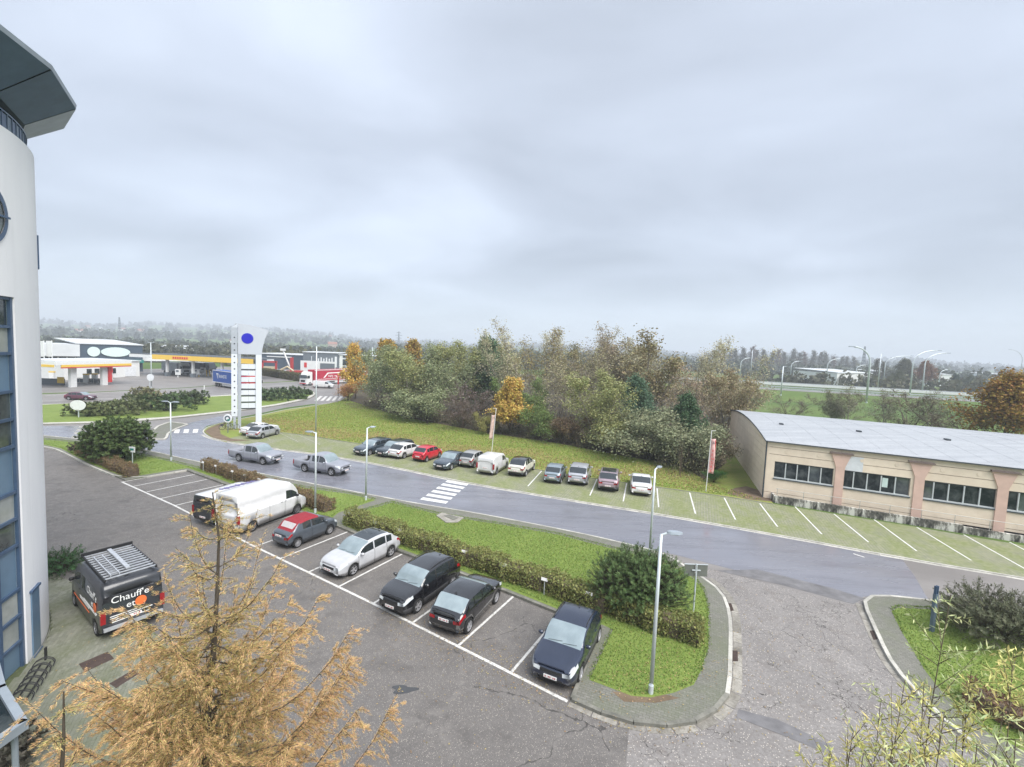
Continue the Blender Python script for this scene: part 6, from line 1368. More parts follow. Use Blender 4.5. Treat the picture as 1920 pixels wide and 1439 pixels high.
def undergrowth():
    rg = np.random.default_rng(15); P = resample([gp(x, y, .08) for x, y in WOOD_EDGE[1:13]], 1.3); C = []; tb = Tubes()
    for p in P:
        for k in range(3):
            c = np.array([p.x+rg.normal()*1.2, p.y+.6+rg.uniform(0, 4.5), 0]); H = rg.uniform(.9, 2.6)*(1+.25*k); m_ = 170; d = rand_dirs(rg, m_); d[:, 2] = np.abs(d[:, 2]); C.append(c+d*np.array([H*.55, H*.55, H])*rg.uniform(.35, 1, (m_, 1)))
            for j in range(5): e = c+np.array([rg.normal()*.5, rg.normal()*.5, H*rg.uniform(.9, 1.5)]); tb.add(np.stack([c, (c+e)/2+rg.normal(size=3)*.08, e]), [.025, .018, .006], 3)
    C = np.concatenate(C); n = len(C); U = rand_dirs(rg, n); V = np.cross(U, rand_dirs(rg, n)); V /= np.linalg.norm(V, axis=1, keepdims=True)+1e-9; s = .09*rg.uniform(.5, 1.4, (n, 1))
    o = link('undergrowth', cards('undergrowth', C, U*s, V*s*.6, [MATS['leaf_tinted']], False), None); o.color = (.17, .165, .085, 1); o['kind'] = 'stuff'
    o = link('undergrowth_stems', tb.mesh('undergrowth_stems', 'twig_brown'), None); o['kind'] = 'stuff'
undergrowth()
def bush(name, label, P, rx, ry, H, col, n, size, seed, asp=.45, lobes=9, mat='leaf_tinted', cat='bush', up=.5, shoot=3.2):
    """a clipped or natural shrub: stems, lobes of leaves turned outwards"""
    rng = np.random.default_rng(seed); t = thing(name, label, cat, P)
    tb = Tubes(); pts = []; ax = []; per = 26; ns = max(12, n//per)
    lob = []
    for k in range(lobes):
        a = k*2.4; f = math.sqrt((k+.5)/lobes); c = np.array([rx*.64*f*math.cos(a), ry*.64*f*math.sin(a), H*(.5-.14*f+rng.uniform(-.05, .06))]); r = np.array([rx*.44, ry*.44, H*.45])*rng.uniform(.78, 1.12); lob.append((c, r))
        tb.add(np.stack([np.array([rng.normal()*.1*rx, rng.normal()*.1*ry, 0]), c*.5, c+np.array([0, 0, r[2]*.5])]), [.05, .035, .01], 5)
    sl = size*shoot
    for k in range(ns):
        c, r = lob[rng.integers(lobes)]; d = rand_dirs(rng, 1)[0]; d[2] = rng.uniform(-.75, 1)*.9; d[:2] *= math.sqrt(max(.05, 1-d[2]**2))/(np.linalg.norm(d[:2])+1e-9); p = c+d*r*rng.uniform(.72, 1.0)
        if p[2] < .06*H: p[2] = rng.uniform(.03, .3)*H
        e = d*.75+rng.normal(size=3)*.25+np.array([0, 0, up]); e /= np.linalg.norm(e); q = p+e*sl*rng.uniform(.6, 1.2); tb.add(np.stack([p*.75, p, q]), [.012, .008, .003], 3)
        f = rng.uniform(0, 1, (per, 1)); pts.append(p+(q-p)*f); ax.append(np.repeat(e[None], per, 0))
    pts = np.concatenate(pts); ax = np.concatenate(ax); m_ = len(pts); sd = np.cross(ax, rand_dirs(rng, m_)); sd /= np.linalg.norm(sd, axis=1, keepdims=True)+1e-9; U = ax*.55+sd*.8; U /= np.linalg.norm(U, axis=1, keepdims=True); V = np.cross(U, ax); V /= np.linalg.norm(V, axis=1, keepdims=True)+1e-9; s = size*rng.uniform(.6, 1.3, (m_, 1)); pts = pts+U*s
    link('stems', tb.mesh('stems', 'bark_brown'), None, t)
    c = cards('foliage', pts, U*s, V*s*asp, [MATS[mat]], False); o = link('foliage', c, None, t); o.color = (*col, 1); return t
def bushes():
    P = gp(222, 862, .12); bush('laurel_bush', 'big round dark green laurel bush at the left end of the verge', P, 2.95, 2.8, 4.5, (.095, .14, .045), 56000, .1, 21, lobes=34, asp=.42)
    P = gp(1197, 1150, .12); P.y += .4; bush('pine_bush', 'big dark green mountain pine bush behind the hedge beside the double sign', P, 2.35, 1.8, 3.25, (.11, .17, .06), 62000, .06, 22, asp=.2, lobes=40, up=.55, shoot=3.4)
    P = gp(1880, 1195, .12); bush('juniper_bush', 'wide grey green juniper bush on the right hand verge', P, 3.0, 2.2, 2.1, (.13, .14, .08), 20000, .075, 23, asp=.2, lobes=14, up=.3, shoot=7)
    tt = thing('bare_branches', None, None)
    tt.parent = None; bpy.data.objects.remove(tt)
    P = gp(108, 1072, .01); bush('juniper_bush', 'low spreading green juniper at the corner of the white building', P, 1.15, 1.0, .9, (.06, .13, .05), 6500, .07, 24, asp=.2, lobes=8, up=.2, shoot=6)
    P = gp(14, 1432, .01); bush('ground_cover_shrub', 'low dark mixed shrub under the corner of the entrance canopy', P, .9, .8, .7, (.13, .12, .09), 2600, .06, 25, lobes=7)
    g = 'shrubs on the roundabout'
    for i, (x, y, rx, ry, H, col, lb) in enumerate(((172, 779, 4.2, 2.2, 2.0, (.085, .1, .04), 'low dark shrub beside the oval sign on the roundabout'), (222, 777, 3.6, 2.2, 2.2, (.1, .115, .05), 'grey green shrub in front of the taller clump on the roundabout'), (265, 768, 3.6, 2.6, 2.9, (.07, .085, .035), 'brownish shrub in the middle of the roundabout clump'), (315, 770, 4.2, 2.6, 3.3, (.05, .08, .03), 'tallest dark green shrub at the right of the roundabout clump'), (356, 758, 3.2, 2.4, 2.6, (.06, .08, .035), 'round dark shrub at the right end of the roundabout clump'), (272, 752, 3.0, 2.0, 2.6, (.14, .13, .07), 'pale shrub at the back of the roundabout clump'),
        (500, 751, 4.5, 2.6, 2.6, (.06, .09, .04), 'long dark green shrub right of the sign tower on the roundabout'), (540, 746, 4.2, 2.4, 2.6, (.06, .085, .04), 'dark shrub at the right end of the roundabout planting'), (573, 740, 1.3, .9, .8, (.05, .075, .03), 'small low tuft shrub near the roundabout tip'), (556, 748, 2.2, 1.0, .7, (.06, .09, .03), 'flat low shrub below the roundabout planting'))):
        bush('roundabout_shrub', lb, gp(x, y, .12), rx, ry, H*.92, tuple(q*1.5 for q in col), 4200, .17, 40+i, lobes=9).__setitem__('group', g)
    P = gp(152, 849, .12); bush('small_shrub', 'small grey brown shrub at the left foot of the big laurel', P, 1.0, .8, 1.1, (.1, .09, .06), 1500, .1, 60, lobes=5)
bushes()
def hedge(name, label, A, B, w, H, col, seed, dens=330, z0=.12, leafsize=.045, twiggy=.5):
    """clipped hedge: trimmed leaf skin over a mass of twigs"""
    a = gp(*A, z0); b = gp(*B, z0); d = b-a; L = d.length; h = math.atan2(d.y, d.x); t = thing(name, label, 'hedge', a, h); rng = np.random.default_rng(seed)
    wob = lambda x, k: .06*np.sin(x*1.7+k)+.05*np.sin(x*4.1+2*k)+.035*np.sin(x*9.3+k)
    n = int(L*(w+2*H)*dens); f = rng.uniform(0, w+2*H, n); x = rng.uniform(-.05, L+.05, n)
    y = np.where(f < H, 0, np.where(f < H+w, f-H, w)); z = np.where(f < H, f, np.where(f < H+w, H, w+2*H-f))
    ne = int(2*w*H*dens); xe = np.where(rng.uniform(size=ne) < .5, 0, L); ye = rng.uniform(0, w, ne); ze = rng.uniform(0, H, ne)
    C = np.stack([np.concatenate([x, xe]), np.concatenate([y, ye]), np.concatenate([z, ze])], 1); n = len(C)
    C += rng.normal(size=(n, 3))*.055; C[:, 2] += (rng.uniform(size=n) < .05)*rng.uniform(0, .14, n)*(C[:, 2] > H*.8); C[:, 2] += wob(C[:, 0], 1)*(C[:, 2] > H*.7); C[:, 1] += wob(C[:, 0], 2); C[:, 2] = np.maximum(C[:, 2], .02)
    U = rand_dirs(rng, n); V = np.cross(U, rand_dirs(rng, n)); V /= np.linalg.norm(V, axis=1, keepdims=True)+1e-9; s = leafsize*rng.uniform(.6, 1.5, (n, 1))
    o = link('foliage', cards('foliage', C, U*s, V*s*.6, [MATS['leaf_tinted']], False), None, t); o.color = (*col, 1)
    tb = Tubes(); m_ = int(L*22*twiggy)+4
    for k in range(m_):
        x0 = rng.uniform(0, L); y0 = rng.uniform(.15*w, .85*w); e = np.array([x0+rng.normal()*.2, np.clip(y0+rng.normal()*.25, .02, w-.02), H*rng.uniform(.6, .99)]); tb.add(np.stack([[x0, y0, 0], [(x0+e[0])/2, (y0+e[1])/2+.03, H*.4], e]), [.014, .01, .005], 3)
    link('twigs', tb.mesh('twigs', 'twig_brown'), None, t)
    b_ = MB(); nx = max(2, int(L/.8))
    for i in range(nx):
        x0, x1 = L*i/nx, L*(i+1)/nx; b_.box(((x0+x1)/2, w/2+float(wob(np.array(x0), 2)), H*.45), (x1-x0-.02, w-.22, H*.84-.05))
    b_.build('inner_growth', MATS['twig_brown'], t); return t
hedge('hedge', 'long clipped hedge with brown and green leaves behind the near car park', (644, 984), (1309, 1216), .95, .85, (.235, .25, .085), 71, dens=520, leafsize=.05)
hedge('hedge', 'brown clipped hedge behind the two vans, ending at the footpath', (376, 880), (607, 962), .85, .8, (.21, .155, .08), 72, dens=420)
hedge('hedge', 'short brown clipped hedge at the foot of the big laurel', (141, 852), (237, 896), .95, .75, (.2, .145, .075), 73)
hedge('hedge', 'low red brown hedge on the right hand verge behind the willow shoots', (1805, 1322), (2000, 1420), .9, .6, (.19, .12, .07), 74)
hedge('hedge', 'long dark clipped hedge before the machinery yard', (483, 703), (562, 716), 2.5, 2.2, (.11, .105, .045), 75, dens=40, leafsize=.16, z0=0, twiggy=.1)
def lawn_blades():
    rng = np.random.default_rng(9); Cs = []
    polys = [(([gp(x, y) for x, y in LB]), 330), ([gp(x, y) for x, y in LA], 120), ([gp(x, y) for x, y in [(1671.5, 1146), (1683.6, 1140), (1748, 1143), (1990, 1182), (2100, 1300), (1990, 1440), (1850, 1372), (1785, 1315), (1735.5, 1259), (1690, 1183)]], 300)]
    for P, dn in polys:
        xs = [p.x for p in P]; ys = [p.y for p in P]; n = int((max(xs)-min(xs))*(max(ys)-min(ys))*dn); q = np.stack([rng.uniform(min(xs), max(xs), n), rng.uniform(min(ys), max(ys), n)], 1)
        pin = np.zeros(n, bool); j = len(P)-1
        for i in range(len(P)):
            c = ((P[i].y > q[:, 1]) != (P[j].y > q[:, 1])) & (q[:, 0] < (P[j].x-P[i].x)*(q[:, 1]-P[i].y)/(P[j].y-P[i].y+1e-12)+P[i].x); pin ^= c; j = i
        Cs.append(q[pin])
        for i in range(len(P)):                                   # tufts spilling over the edge
            a_, b_ = P[i-1], P[i]; m_ = int(min(40, (a_-b_).length)*70); f = rng.uniform(0, 1, (m_, 1)); Cs.append(np.array([[a_.x, a_.y]])*(1-f)+np.array([[b_.x, b_.y]])*f+rng.normal(size=(m_, 2))*.05)
    q = np.concatenate(Cs); n = len(q); print('blades', n)
    C = np.concatenate([q, np.full((n, 1), .125)], 1); a = rng.uniform(0, 6.28, n); U = np.stack([np.cos(a), np.sin(a), np.zeros(n)], 1)*rng.uniform(.012, .03, (n, 1)); V = np.stack([rng.normal(size=n)*.025, rng.normal(size=n)*.025, rng.uniform(.025, .065, n)], 1)
    o = link('grass', cards('grass', C, U, V, [MATS['leaf_grass']], False, tri=True), None); o['kind'] = 'stuff'
    P = [gp(x, y, .07) for x, y in [(480, 784), (585, 764), (650, 750), (700, 766), (790, 790), (900, 810), (1050, 833), (1180, 858), (1290, 882), (1330, 905), (1430, 938), (1324, 924), (1175, 904), (991, 877), (800, 850), (645, 827), (530, 810), (470, 808)]]
    xs = [p.x for p in P]; ys = [p.y for p in P]; n = int((max(xs)-min(xs))*(max(ys)-min(ys))*70); q = np.stack([rng.uniform(min(xs), max(xs), n), rng.uniform(min(ys), max(ys), n)], 1); pin = np.zeros(n, bool); j = len(P)-1
    for i in range(len(P)):
        c = ((P[i].y > q[:, 1]) != (P[j].y > q[:, 1])) & (q[:, 0] < (P[j].x-P[i].x)*(q[:, 1]-P[i].y)/(P[j].y-P[i].y+1e-12)+P[i].x); pin ^= c; j = i
    q = q[pin]; n = len(q); print('bank blades', n); C = np.concatenate([q, np.full((n, 1), .07)], 1); a = rng.uniform(0, 6.28, n); U = np.stack([np.cos(a), np.sin(a), np.zeros(n)], 1)*rng.uniform(.03, .08, (n, 1)); V = np.stack([rng.normal(size=n)*.05, rng.normal(size=n)*.05, rng.uniform(.05, .13, n)], 1)
    A_, B_ = gp(527, 811, .07), gp(1324, 926, .07); u_ = (B_-A_).normalized(); vv = -(q[:, 0]-A_.x)*u_.y+(q[:, 1]-A_.y)*u_.x; uu = (q[:, 0]-A_.x)*u_.x+(q[:, 1]-A_.y)*u_.y; wv = vv+1.2*np.sin(uu*.35)+.8*np.sin(uu*.9+1)+rng.normal(size=n)*1.1; dead = ((wv > .8) & (wv < 7.0) & (rng.uniform(size=n) < .7)) | (rng.uniform(size=n) < .1)
    for nm, k, col in (('grass', ~dead, (.24, .315, .07)), ('dead_grass', dead, (.36, .265, .125))):
        o = link(nm, cards(nm, C[k], U[k], V[k], [MATS['leaf_tinted']], False, tri=True), None); o['kind'] = 'stuff'; o.color = (*col, 1)
    # dead leaves blown over the tarmac, the pavements and the bank
    n = 6500; C = np.zeros((n, 3)); k = 0
    spots = [((1065, 1300), (740, 1150), .016, 700, .9), ((1130, 1340), (1300, 1372), .03, 260, .35), ((1340, 1120), (1480, 1420), .02, 700, 2.5), ((1100, 1320), (1360, 1250), .13, 300, .6), ((280, 900), (420, 1000), .016, 350, 1.2), ((150, 1240), (330, 1300), .03, 260, 1.8), ((430, 1010), (1060, 1310), .018, 500, .5), ((420, 1100), (900, 1400), .016, 700, 2.2), ((600, 790), (1300, 880), .075, 1400, 2.6), ((760, 960), (1100, 1060), .15, 500, 1.3), ((1150, 1290), (1300, 1200), .15, 400, .9)]
    for A, B, z, m_, sp in spots:
        a, b = gp(*A), gp(*B)
        for _ in range(m_):
            p = a.lerp(b, rng.uniform()); C[k] = (p.x+rng.normal()*sp, p.y+rng.normal()*sp, z+.012); k += 1
    C = C[:k]; n = k; U = rand_dirs(rng, n)*np.array([1, 1, .25]); V = np.cross(U, np.array([0, 0, 1.])); V /= np.linalg.norm(V, axis=1, keepdims=True)+1e-9; s = rng.uniform(.015, .04, (n, 1))
    o = link('leaf_litter', cards('leaf_litter', C, U*s, V*s*.6, [MATS['leaf_litter']], False), None); o['kind'] = 'stuff'
lawn_blades()
# ---------------------------------------------------------------- larch in the foreground
def larch(P, H, W, seed, label, nb, col, hbot=.2):
    """drooping sprays of golden needles on long upswept branches"""
    rng = np.random.default_rng(seed); t = thing('larch_tree', label, 'tree', P); tb = Tubes(); C = []; D = []
    m_ = 14; z = np.linspace(0, H, m_); tr = np.stack([.06*np.sin(z*.9)+.02*rng.normal(size=m_), .05*np.cos(z*.7)+.02*rng.normal(size=m_), z], 1); tb.add(tr, np.linspace(.13, .008, m_)**1.0, 7)
    at = lambda h: np.array([np.interp(h, z, tr[:, k]) for k in range(3)])
    for i in range(nb):
        f = hbot+(.985-hbot)*((i+rng.uniform(0, 1))/nb)**1.15; h = f*H; az = i*2.399+rng.uniform(-.4, .4); L = W*(1-f)**.9*rng.uniform(.45, 1.2)+.08
        if f > .8 and rng.uniform() < .5: continue
        el = rng.uniform(-.15, .3)+.4*f; d = np.array([math.cos(az)*math.cos(el), math.sin(az)*math.cos(el), math.sin(el)]); k = np.linspace(0, 1, 7)[:, None]
        lift = rng.uniform(.08, .42); Q = at(h)+d*L*k+np.array([0, 0, 1.])*L*(-.16*np.sin(k*3.1)+lift*k**3)+rng.normal(size=(7, 3))*.012*L; tb.add(Q, np.linspace(.028*(1-f)+.007, .003, 7), 4)
        m2 = int(L*38); s = rng.uniform(.2, 1, m2); C.append(np.stack([np.interp(s*6, range(7), Q[:, c]) for c in range(3)], 1)); D.append(np.repeat(d[None], m2, 0))
        nt = int(3+L*(22 if f < .75 else 15)); sd = np.cross(d, [0, 0, 1.]); sd /= np.linalg.norm(sd)+1e-9
        for j in range(nt):
            g = rng.uniform(.1, 1.0); q = np.array([np.interp(g*6, range(7), Q[:, c]) for c in range(3)])
            e = d*rng.uniform(.4, .9)+sd*rng.choice([-1, 1])*rng.uniform(.2, .9)+np.array([0, 0, rng.uniform(-.5, .35)]); e /= np.linalg.norm(e); l = (.15+.42*(1-g*.65)*min(L, 2.4)*.5)*rng.uniform(.5, 1.35)
            k4 = np.linspace(0, 1, 4)[:, None]; B = q+e*l*k4+np.array([0, 0, -.42])*l*k4**2; tb.add(B, [.005, .004, .003, .0015], 3)
            m2 = max(4, int(l*(70 if f < .75 else 45))); s = rng.uniform(.03, 1, m2); C.append(np.stack([np.interp(s*3, range(4), B[:, c]) for c in range(3)], 1)); D.append(np.repeat(e[None], m2, 0))
    C = np.concatenate(C); D = np.concatenate(D); n = len(C); print('larch tufts', n); r_ = 6
    C = np.repeat(C, r_, 0)+rng.normal(size=(r_*n, 3))*.014; D = np.repeat(D, r_, 0)*1.1+rand_dirs(rng, r_*n)*.6; D /= np.linalg.norm(D, axis=1, keepdims=True); V = np.cross(D, rand_dirs(rng, r_*n)); V /= np.linalg.norm(V, axis=1, keepdims=True)+1e-9
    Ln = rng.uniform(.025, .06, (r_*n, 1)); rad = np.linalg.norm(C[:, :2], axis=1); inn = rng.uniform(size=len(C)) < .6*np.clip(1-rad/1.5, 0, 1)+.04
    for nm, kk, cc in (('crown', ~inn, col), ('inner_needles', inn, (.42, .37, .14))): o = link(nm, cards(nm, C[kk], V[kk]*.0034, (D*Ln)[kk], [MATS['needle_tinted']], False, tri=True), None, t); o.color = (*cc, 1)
    link('trunk', tb.mesh('trunk', 'bark_brown'), None, t); return t
TP = gp(398, 1290, 6.0); TP = Vector((TP.x, TP.y, 0))
_d = ray(396, 1080); _s = 8.2/math.hypot(_d.x, _d.y); LP = Vector((_d.x*_s, _d.y*_s, 0))
larch(LP, height_to(LP, 925), 4.3, 81, 'tall golden brown larch in front of the dark work van', 134, (.62, .42, .21), .34)
_d = ray(118, 1400); _s = 7.4/math.hypot(_d.x, _d.y); L2 = Vector((_d.x*_s, _d.y*_s, 0))
larch(L2, height_to(L2, 1300), 2.0, 82, 'small golden larch top in the lower left corner', 40, (.66, .46, .23), .4)
# ---------------------------------------------------------------- willow shoots in the lower right corner
def willow_shoots():
    rng = np.random.default_rng(91)
    spec = [(1775, 1110, 6.6, 0), (1690, 1270, 6.0, 1), (1592, 1370, 5.6, 2), (1645, 1320, 6.2, 3), (1740, 1290, 5.8, 4), (1830, 1260, 6.4, 5), (1880, 1330, 5.6, 6), (1560, 1400, 5.4, 7), (1665, 1385, 5.2, 8), (1790, 1385, 5.2, 9), (1910, 1230, 6.6, 10), (1845, 1400, 5.0, 11), (1715, 1400, 5.0, 12), (1620, 1405, 5.0, 13), (1760, 1330, 5.5, 14), (1900, 1395, 5.1, 15)]
    lab = ['tallest yellow green willow shoot, in front of the dark bollard', 'willow shoot left of the tallest one over the kerb', 'short yellow willow shoot over the cracked tarmac at the far left of the clump', 'bare stemmed willow shoot second from the left of the clump', 'yellow willow shoot below the tallest shoot', 'leafy willow shoot over the lawn right of the tallest shoot', 'willow shoot over the red brown hedge at the right', 'low outermost left willow shoot at the bottom edge', 'low yellow willow shoot at the bottom edge left of centre of the clump', 'low leafy willow shoot at the bottom edge under the tallest one', 'pale willow shoot at the right edge over the juniper', 'low willow shoot at the bottom edge over the hedge', 'low yellow willow shoot at the bottom edge over the kerb', 'low thin willow shoot at the bottom edge over the tarmac', 'yellow willow shoot just under the tallest one over the pavement', 'low willow shoot at the bottom right corner']
    for x, y, dist, i in spec:
        d = ray(x, y); s = dist/math.hypot(d.x, d.y); P = Vector((d.x*s, d.y*s, 0)); H = height_to(P, y); t = thing('willow_shoot', lab[i], 'sapling', P, 0, 'willow shoots in the lower right corner')
        tb = Tubes(); m_ = 12; z = np.linspace(H-5, H, m_); z[0] = 0; tr = np.stack([.05*np.sin(z*1.3+i), .05*np.cos(z+i), z], 1); tb.add(tr, np.linspace(.013, .003, m_), 5); C = []; E = []
        for k in range(34):
            h = H-rng.uniform(.05, 3.6); q = np.array([np.interp(h, z, tr[:, c]) for c in range(3)]); az = rng.uniform(0, 6.28); el = rng.uniform(.5, 1.1); L = rng.uniform(.3, .95)*min(1, .3+(H-h)*.5); e = np.array([math.cos(az)*math.cos(el), math.sin(az)*math.cos(el), math.sin(el)]); B = q+e*L*np.linspace(0, 1, 4)[:, None]; tb.add(B, [.005, .004, .003, .0015], 3)
            m2 = int(8+L*34); f = rng.uniform(.15, 1, m2); C.append(np.stack([np.interp(f*3, range(4), B[:, c]) for c in range(3)], 1)); E.append(np.repeat(e[None], m2, 0))
        m2 = 14; f = H-rng.uniform(0, .8, m2); C.append(np.stack([np.interp(f, z, tr[:, c]) for c in range(3)], 1)); E.append(np.repeat(np.array([[0, 0, 1.]]), m2, 0))
        C = np.concatenate(C); E = np.concatenate(E); n = len(C); U = E*.35+rand_dirs(rng, n)*.8; U /= np.linalg.norm(U, axis=1, keepdims=True); Ln = rng.uniform(.024, .052, (n, 1)); V = np.cross(U, rand_dirs(rng, n)); V /= np.linalg.norm(V, axis=1, keepdims=True)+1e-9
        o = link('crown', cards('crown', C+U*Ln, U*Ln, V*.0075, [MATS['leaf_tinted']], False), None, t); o.color = (*((.6, .56, .22) if i % 3 else (.5, .54, .28)), 1)
        link('trunk', tb.mesh('trunk', 'twig_brown'), None, t)
willow_shoots()
# ---------------------------------------------------------------- trees beyond
def far_trees():
    g = 'bare trees along the far side of the motorway'; rng = random.Random(6)
    k = 0; ORD = 'first second third fourth fifth sixth seventh eighth ninth tenth eleventh twelfth thirteenth fourteenth fifteenth sixteenth seventeenth eighteenth nineteenth twentieth twenty-first'.split()
    for x in list(range(1352, 1600, 13)):
        P = gp(x, 706+(x-1352)*.03, 0); P = P*1.35; P.z = 0; yt = 655+(x-1352)*.035+rng.uniform(-3, 6) if x < 1560 else 672
        tree('far_bare', P, max(8, height_to(P, yt)), (.13, .115, .08) if k % 4 else (.16, .1, .07), 'bare_tree', ORD[k]+' tall bare tree from the left in the row beyond the motorway', g, wide=1.25); k += 1
    for x, y, yt, key, col, lb in ((1430, 712, 690, 'round_a', (.09, .17, .04), 'small bright green bush tree under the bare tree row'), (1640, 728, 678, 'far_bare', (.12, .11, .07), 'dark bare tree beside the curved lamps'), (1655, 726, 682, 'far_bare', (.12, .11, .07), 'dark bare tree right of the near curved lamp'), (1690, 728, 680, 'round_a', (.12, .12, .06), 'rounded olive tree left of the twin curved lamps'), (1680, 735, 700, 'round_a', (.11, .12, .06), 'low dull green tree before the white sheds'), (1735, 732, 684, 'round_a', (.22, .11, .05), 'rust brown tree between the twin curved lamps'), (1788, 736, 705, 'dense_a', (.05, .08, .05), 'dark green tree right of the twin curved lamps'), (1815, 738, 708, 'round_a', (.1, .12, .06), 'olive green trees before the blue fronted shed'), (1835, 742, 712, 'round_a', (.13, .12, .06), 'dull tree left of the orange tree crown')):
        P = gp(x, y); tree(key, P, height_to(P, yt), col, 'far_tree', lb, None)
    for i, (x, y, yt, key, col, w, lb) in enumerate(((1478, 790, 745, 'bare_b', (.12, .12, .08), 1.3, 'grey twiggy shrub behind the beige hall roof, leftmost'), (1560, 800, 738, 'willow_b', (.14, .14, .08), 1.1, 'olive shrub behind the beige hall roof'), (1590, 806, 730, 'bare_a', (.15, .14, .08), 1.3, 'half bare tree behind the hall roof left of the near curved lamp'), (1655, 815, 736, 'bare_a', (.14, .13, .08), 1.2, 'thin bare tree behind the hall roof right of the near curved lamp'), (1700, 815, 745, 'bare_b', (.13, .12, .07), 1.4, 'low bare shrub behind the middle of the hall roof'), (1745, 825, 740, 'bare_a', (.14, .14, .08), 1.3, 'bare shrubby tree left of the orange tree'), (1780, 830, 752, 'bare_b', (.12, .11, .06), 1.4, 'dark twiggy shrub touching the orange tree'))):
        P = gp(x, y); tree(key, P, height_to(P, yt), tuple(q*1.5 for q in col), 'shrub', lb, 'shrubs behind the beige hall', wide=w*1.25)
    P = gp(1872, 862); tree('round_a', P, height_to(P, 718), (.3, .185, .04), 'orange_tree', 'broad orange brown oak behind the beige hall at the right edge', None, wide=1.15)
    P = gp(1935, 850); tree('round_a', P, height_to(P, 722), (.3, .2, .05), 'orange_tree', 'second orange brown crown at the right edge of the picture', None, wide=1.0)
    # massed far woods
    rg = np.random.default_rng(5)
    def mass(name, az0, az1, r0, r1, n, h, col, leaf, per=70, seed=0):
        rg = np.random.default_rng(seed); C = []
        for k in range(n):
            az = R(rg.uniform(az0, az1)); r = rg.uniform(r0, r1); x, y = r*math.sin(az), r*math.cos(az); z = hill(x, y); H = h*rg.uniform(.65, 1.25); d = rand_dirs(rg, per); d[:, 2] = np.abs(d[:, 2]); C.append(np.array([x, y, z])+d*np.array([H*.5, H*.5, H*.95])*rg.uniform(.5, 1, (per, 1)))
        C = np.concatenate(C); n = len(C); U = rand_dirs(rg, n); V = np.cross(U, rand_dirs(rg, n)); V /= np.linalg.norm(V, axis=1, keepdims=True)+1e-9; s = leaf*rg.uniform(.6, 1.4, (n, 1)); o = link(name, cards(name, C, U*s, V*s*.8, [MATS['leaf_tinted']], False), None); o.color = (*col, 1); o['kind'] = 'stuff'
    mass('far_wood', -46, -29, 260, 340, 170, 8, (.075, .08, .05), 1.0, seed=1)
    mass('far_wood', -47, -18, 420, 640, 520, 8, (.07, .08, .055), 1.4, 60, seed=2)
    mass('far_wood', -32, -12, 240, 330, 110, 9, (.1, .1, .05), 1.0, seed=3)
    mass('far_wood', -16, 10, 300, 520, 260, 13, (.085, .095, .05), 1.3, seed=4)
    mass('far_wood', 10, 62, 420, 700, 540, 12, (.085, .095, .06), 1.5, 60, seed=5)
    mass('far_wood', -52, 62, 900, 1700, 980, 15, (.07, .08, .055), 2.6, 40, seed=6)
    mass('far_wood', -52, 62, 1900, 3300, 1080, 18, (.07, .08, .055), 4.5, 30, seed=7)
    mass('far_wood', 27, 48, 260, 360, 60, 8, (.1, .1, .055), 1.0, seed=8)
far_trees()
# ================================================================ street furniture and small things
LG = 'slender street lamps'
def lamp(P, H, label, arm=(.9, 0), group=LG, r=.065, two=False, head=.55, name='street_lamp', curved=0):
    t = thing(name, label, 'street lamp', P, 0, group); M_ = MATS['galv_pole']
    b = MB(); b.tube([(0, 0, 0), (0, 0, .3)], r*1.35, 10); b.build('base', M_, t)
    if curved:
        b = MB(); ax = Vector((arm[0], arm[1], 0)); pts = [(0, 0, .4), (0, 0, H*.72)]+[tuple(ax*(1-math.cos(q))*.98+Vector((0, 0, H*.72+H*.28*math.sin(q)))) for q in [R(a) for a in (15, 30, 45, 60, 75, 90)]]
        b.tube(pts, [r*1.3, r]+[r*.8]*6, 8); b.build('pole', M_, t, smooth=True); e = Vector(pts[-1]); u = ax.normalized(); b = MB(); b.box((e.x+u.x*.6, e.y+u.y*.6, e.z+.03), (1.5, .34, .2), math.atan2(u.y, u.x)); b.build('lamp_head', MATS['zinc_light'], t); return t
    b = MB(); b.tube([(0, 0, .4), (0, 0, H)], [r*1.15, r*.75], 10); b.build('pole', M_, t, smooth=True)
    for s in ((1, -1) if two else (1,)):
        u = Vector((arm[0], arm[1], 0))*s; un = u.normalized(); b = MB(); b.tube([(0, 0, H-.03), tuple(u*.25+Vector((0, 0, H+.05)))], r*.6, 8); b.build('arm', M_, t)
        c = u*.6+Vector((0, 0, H+.08)); b = MB(); m4 = Matrix.Rotation(math.atan2(un.y, un.x), 3, 'Z'); L = u.length*.85
        L *= .8; prof = [(-L/2, .05, .04), (-L*.3, .1, .06), (L*.2, .11, .055), (L/2, .05, .03)]; vs = []
        for x, w, hh in prof: vs += [m4 @ Vector((x, -w, -hh*.6))+c, m4 @ Vector((x, w, -hh*.6))+c, m4 @ Vector((x, w*.7, hh))+c, m4 @ Vector((x, -w*.7, hh))+c]
        b.add(vs, [(4*i+k, 4*i+(k+1) % 4, 4*i+4+(k+1) % 4, 4*i+4+k) for i in range(3) for k in range(4)]+[(3, 2, 1, 0), (12, 13, 14, 15)]); h = b.build('lamp_head', MATS['zinc_light'], t)
        b = MB(); b.box(tuple(c+Vector((0, 0, -.05))), (L*.55, .18, .015), math.atan2(un.y, un.x)); b.build('lens', MATS['window_blind'], h)
    return t
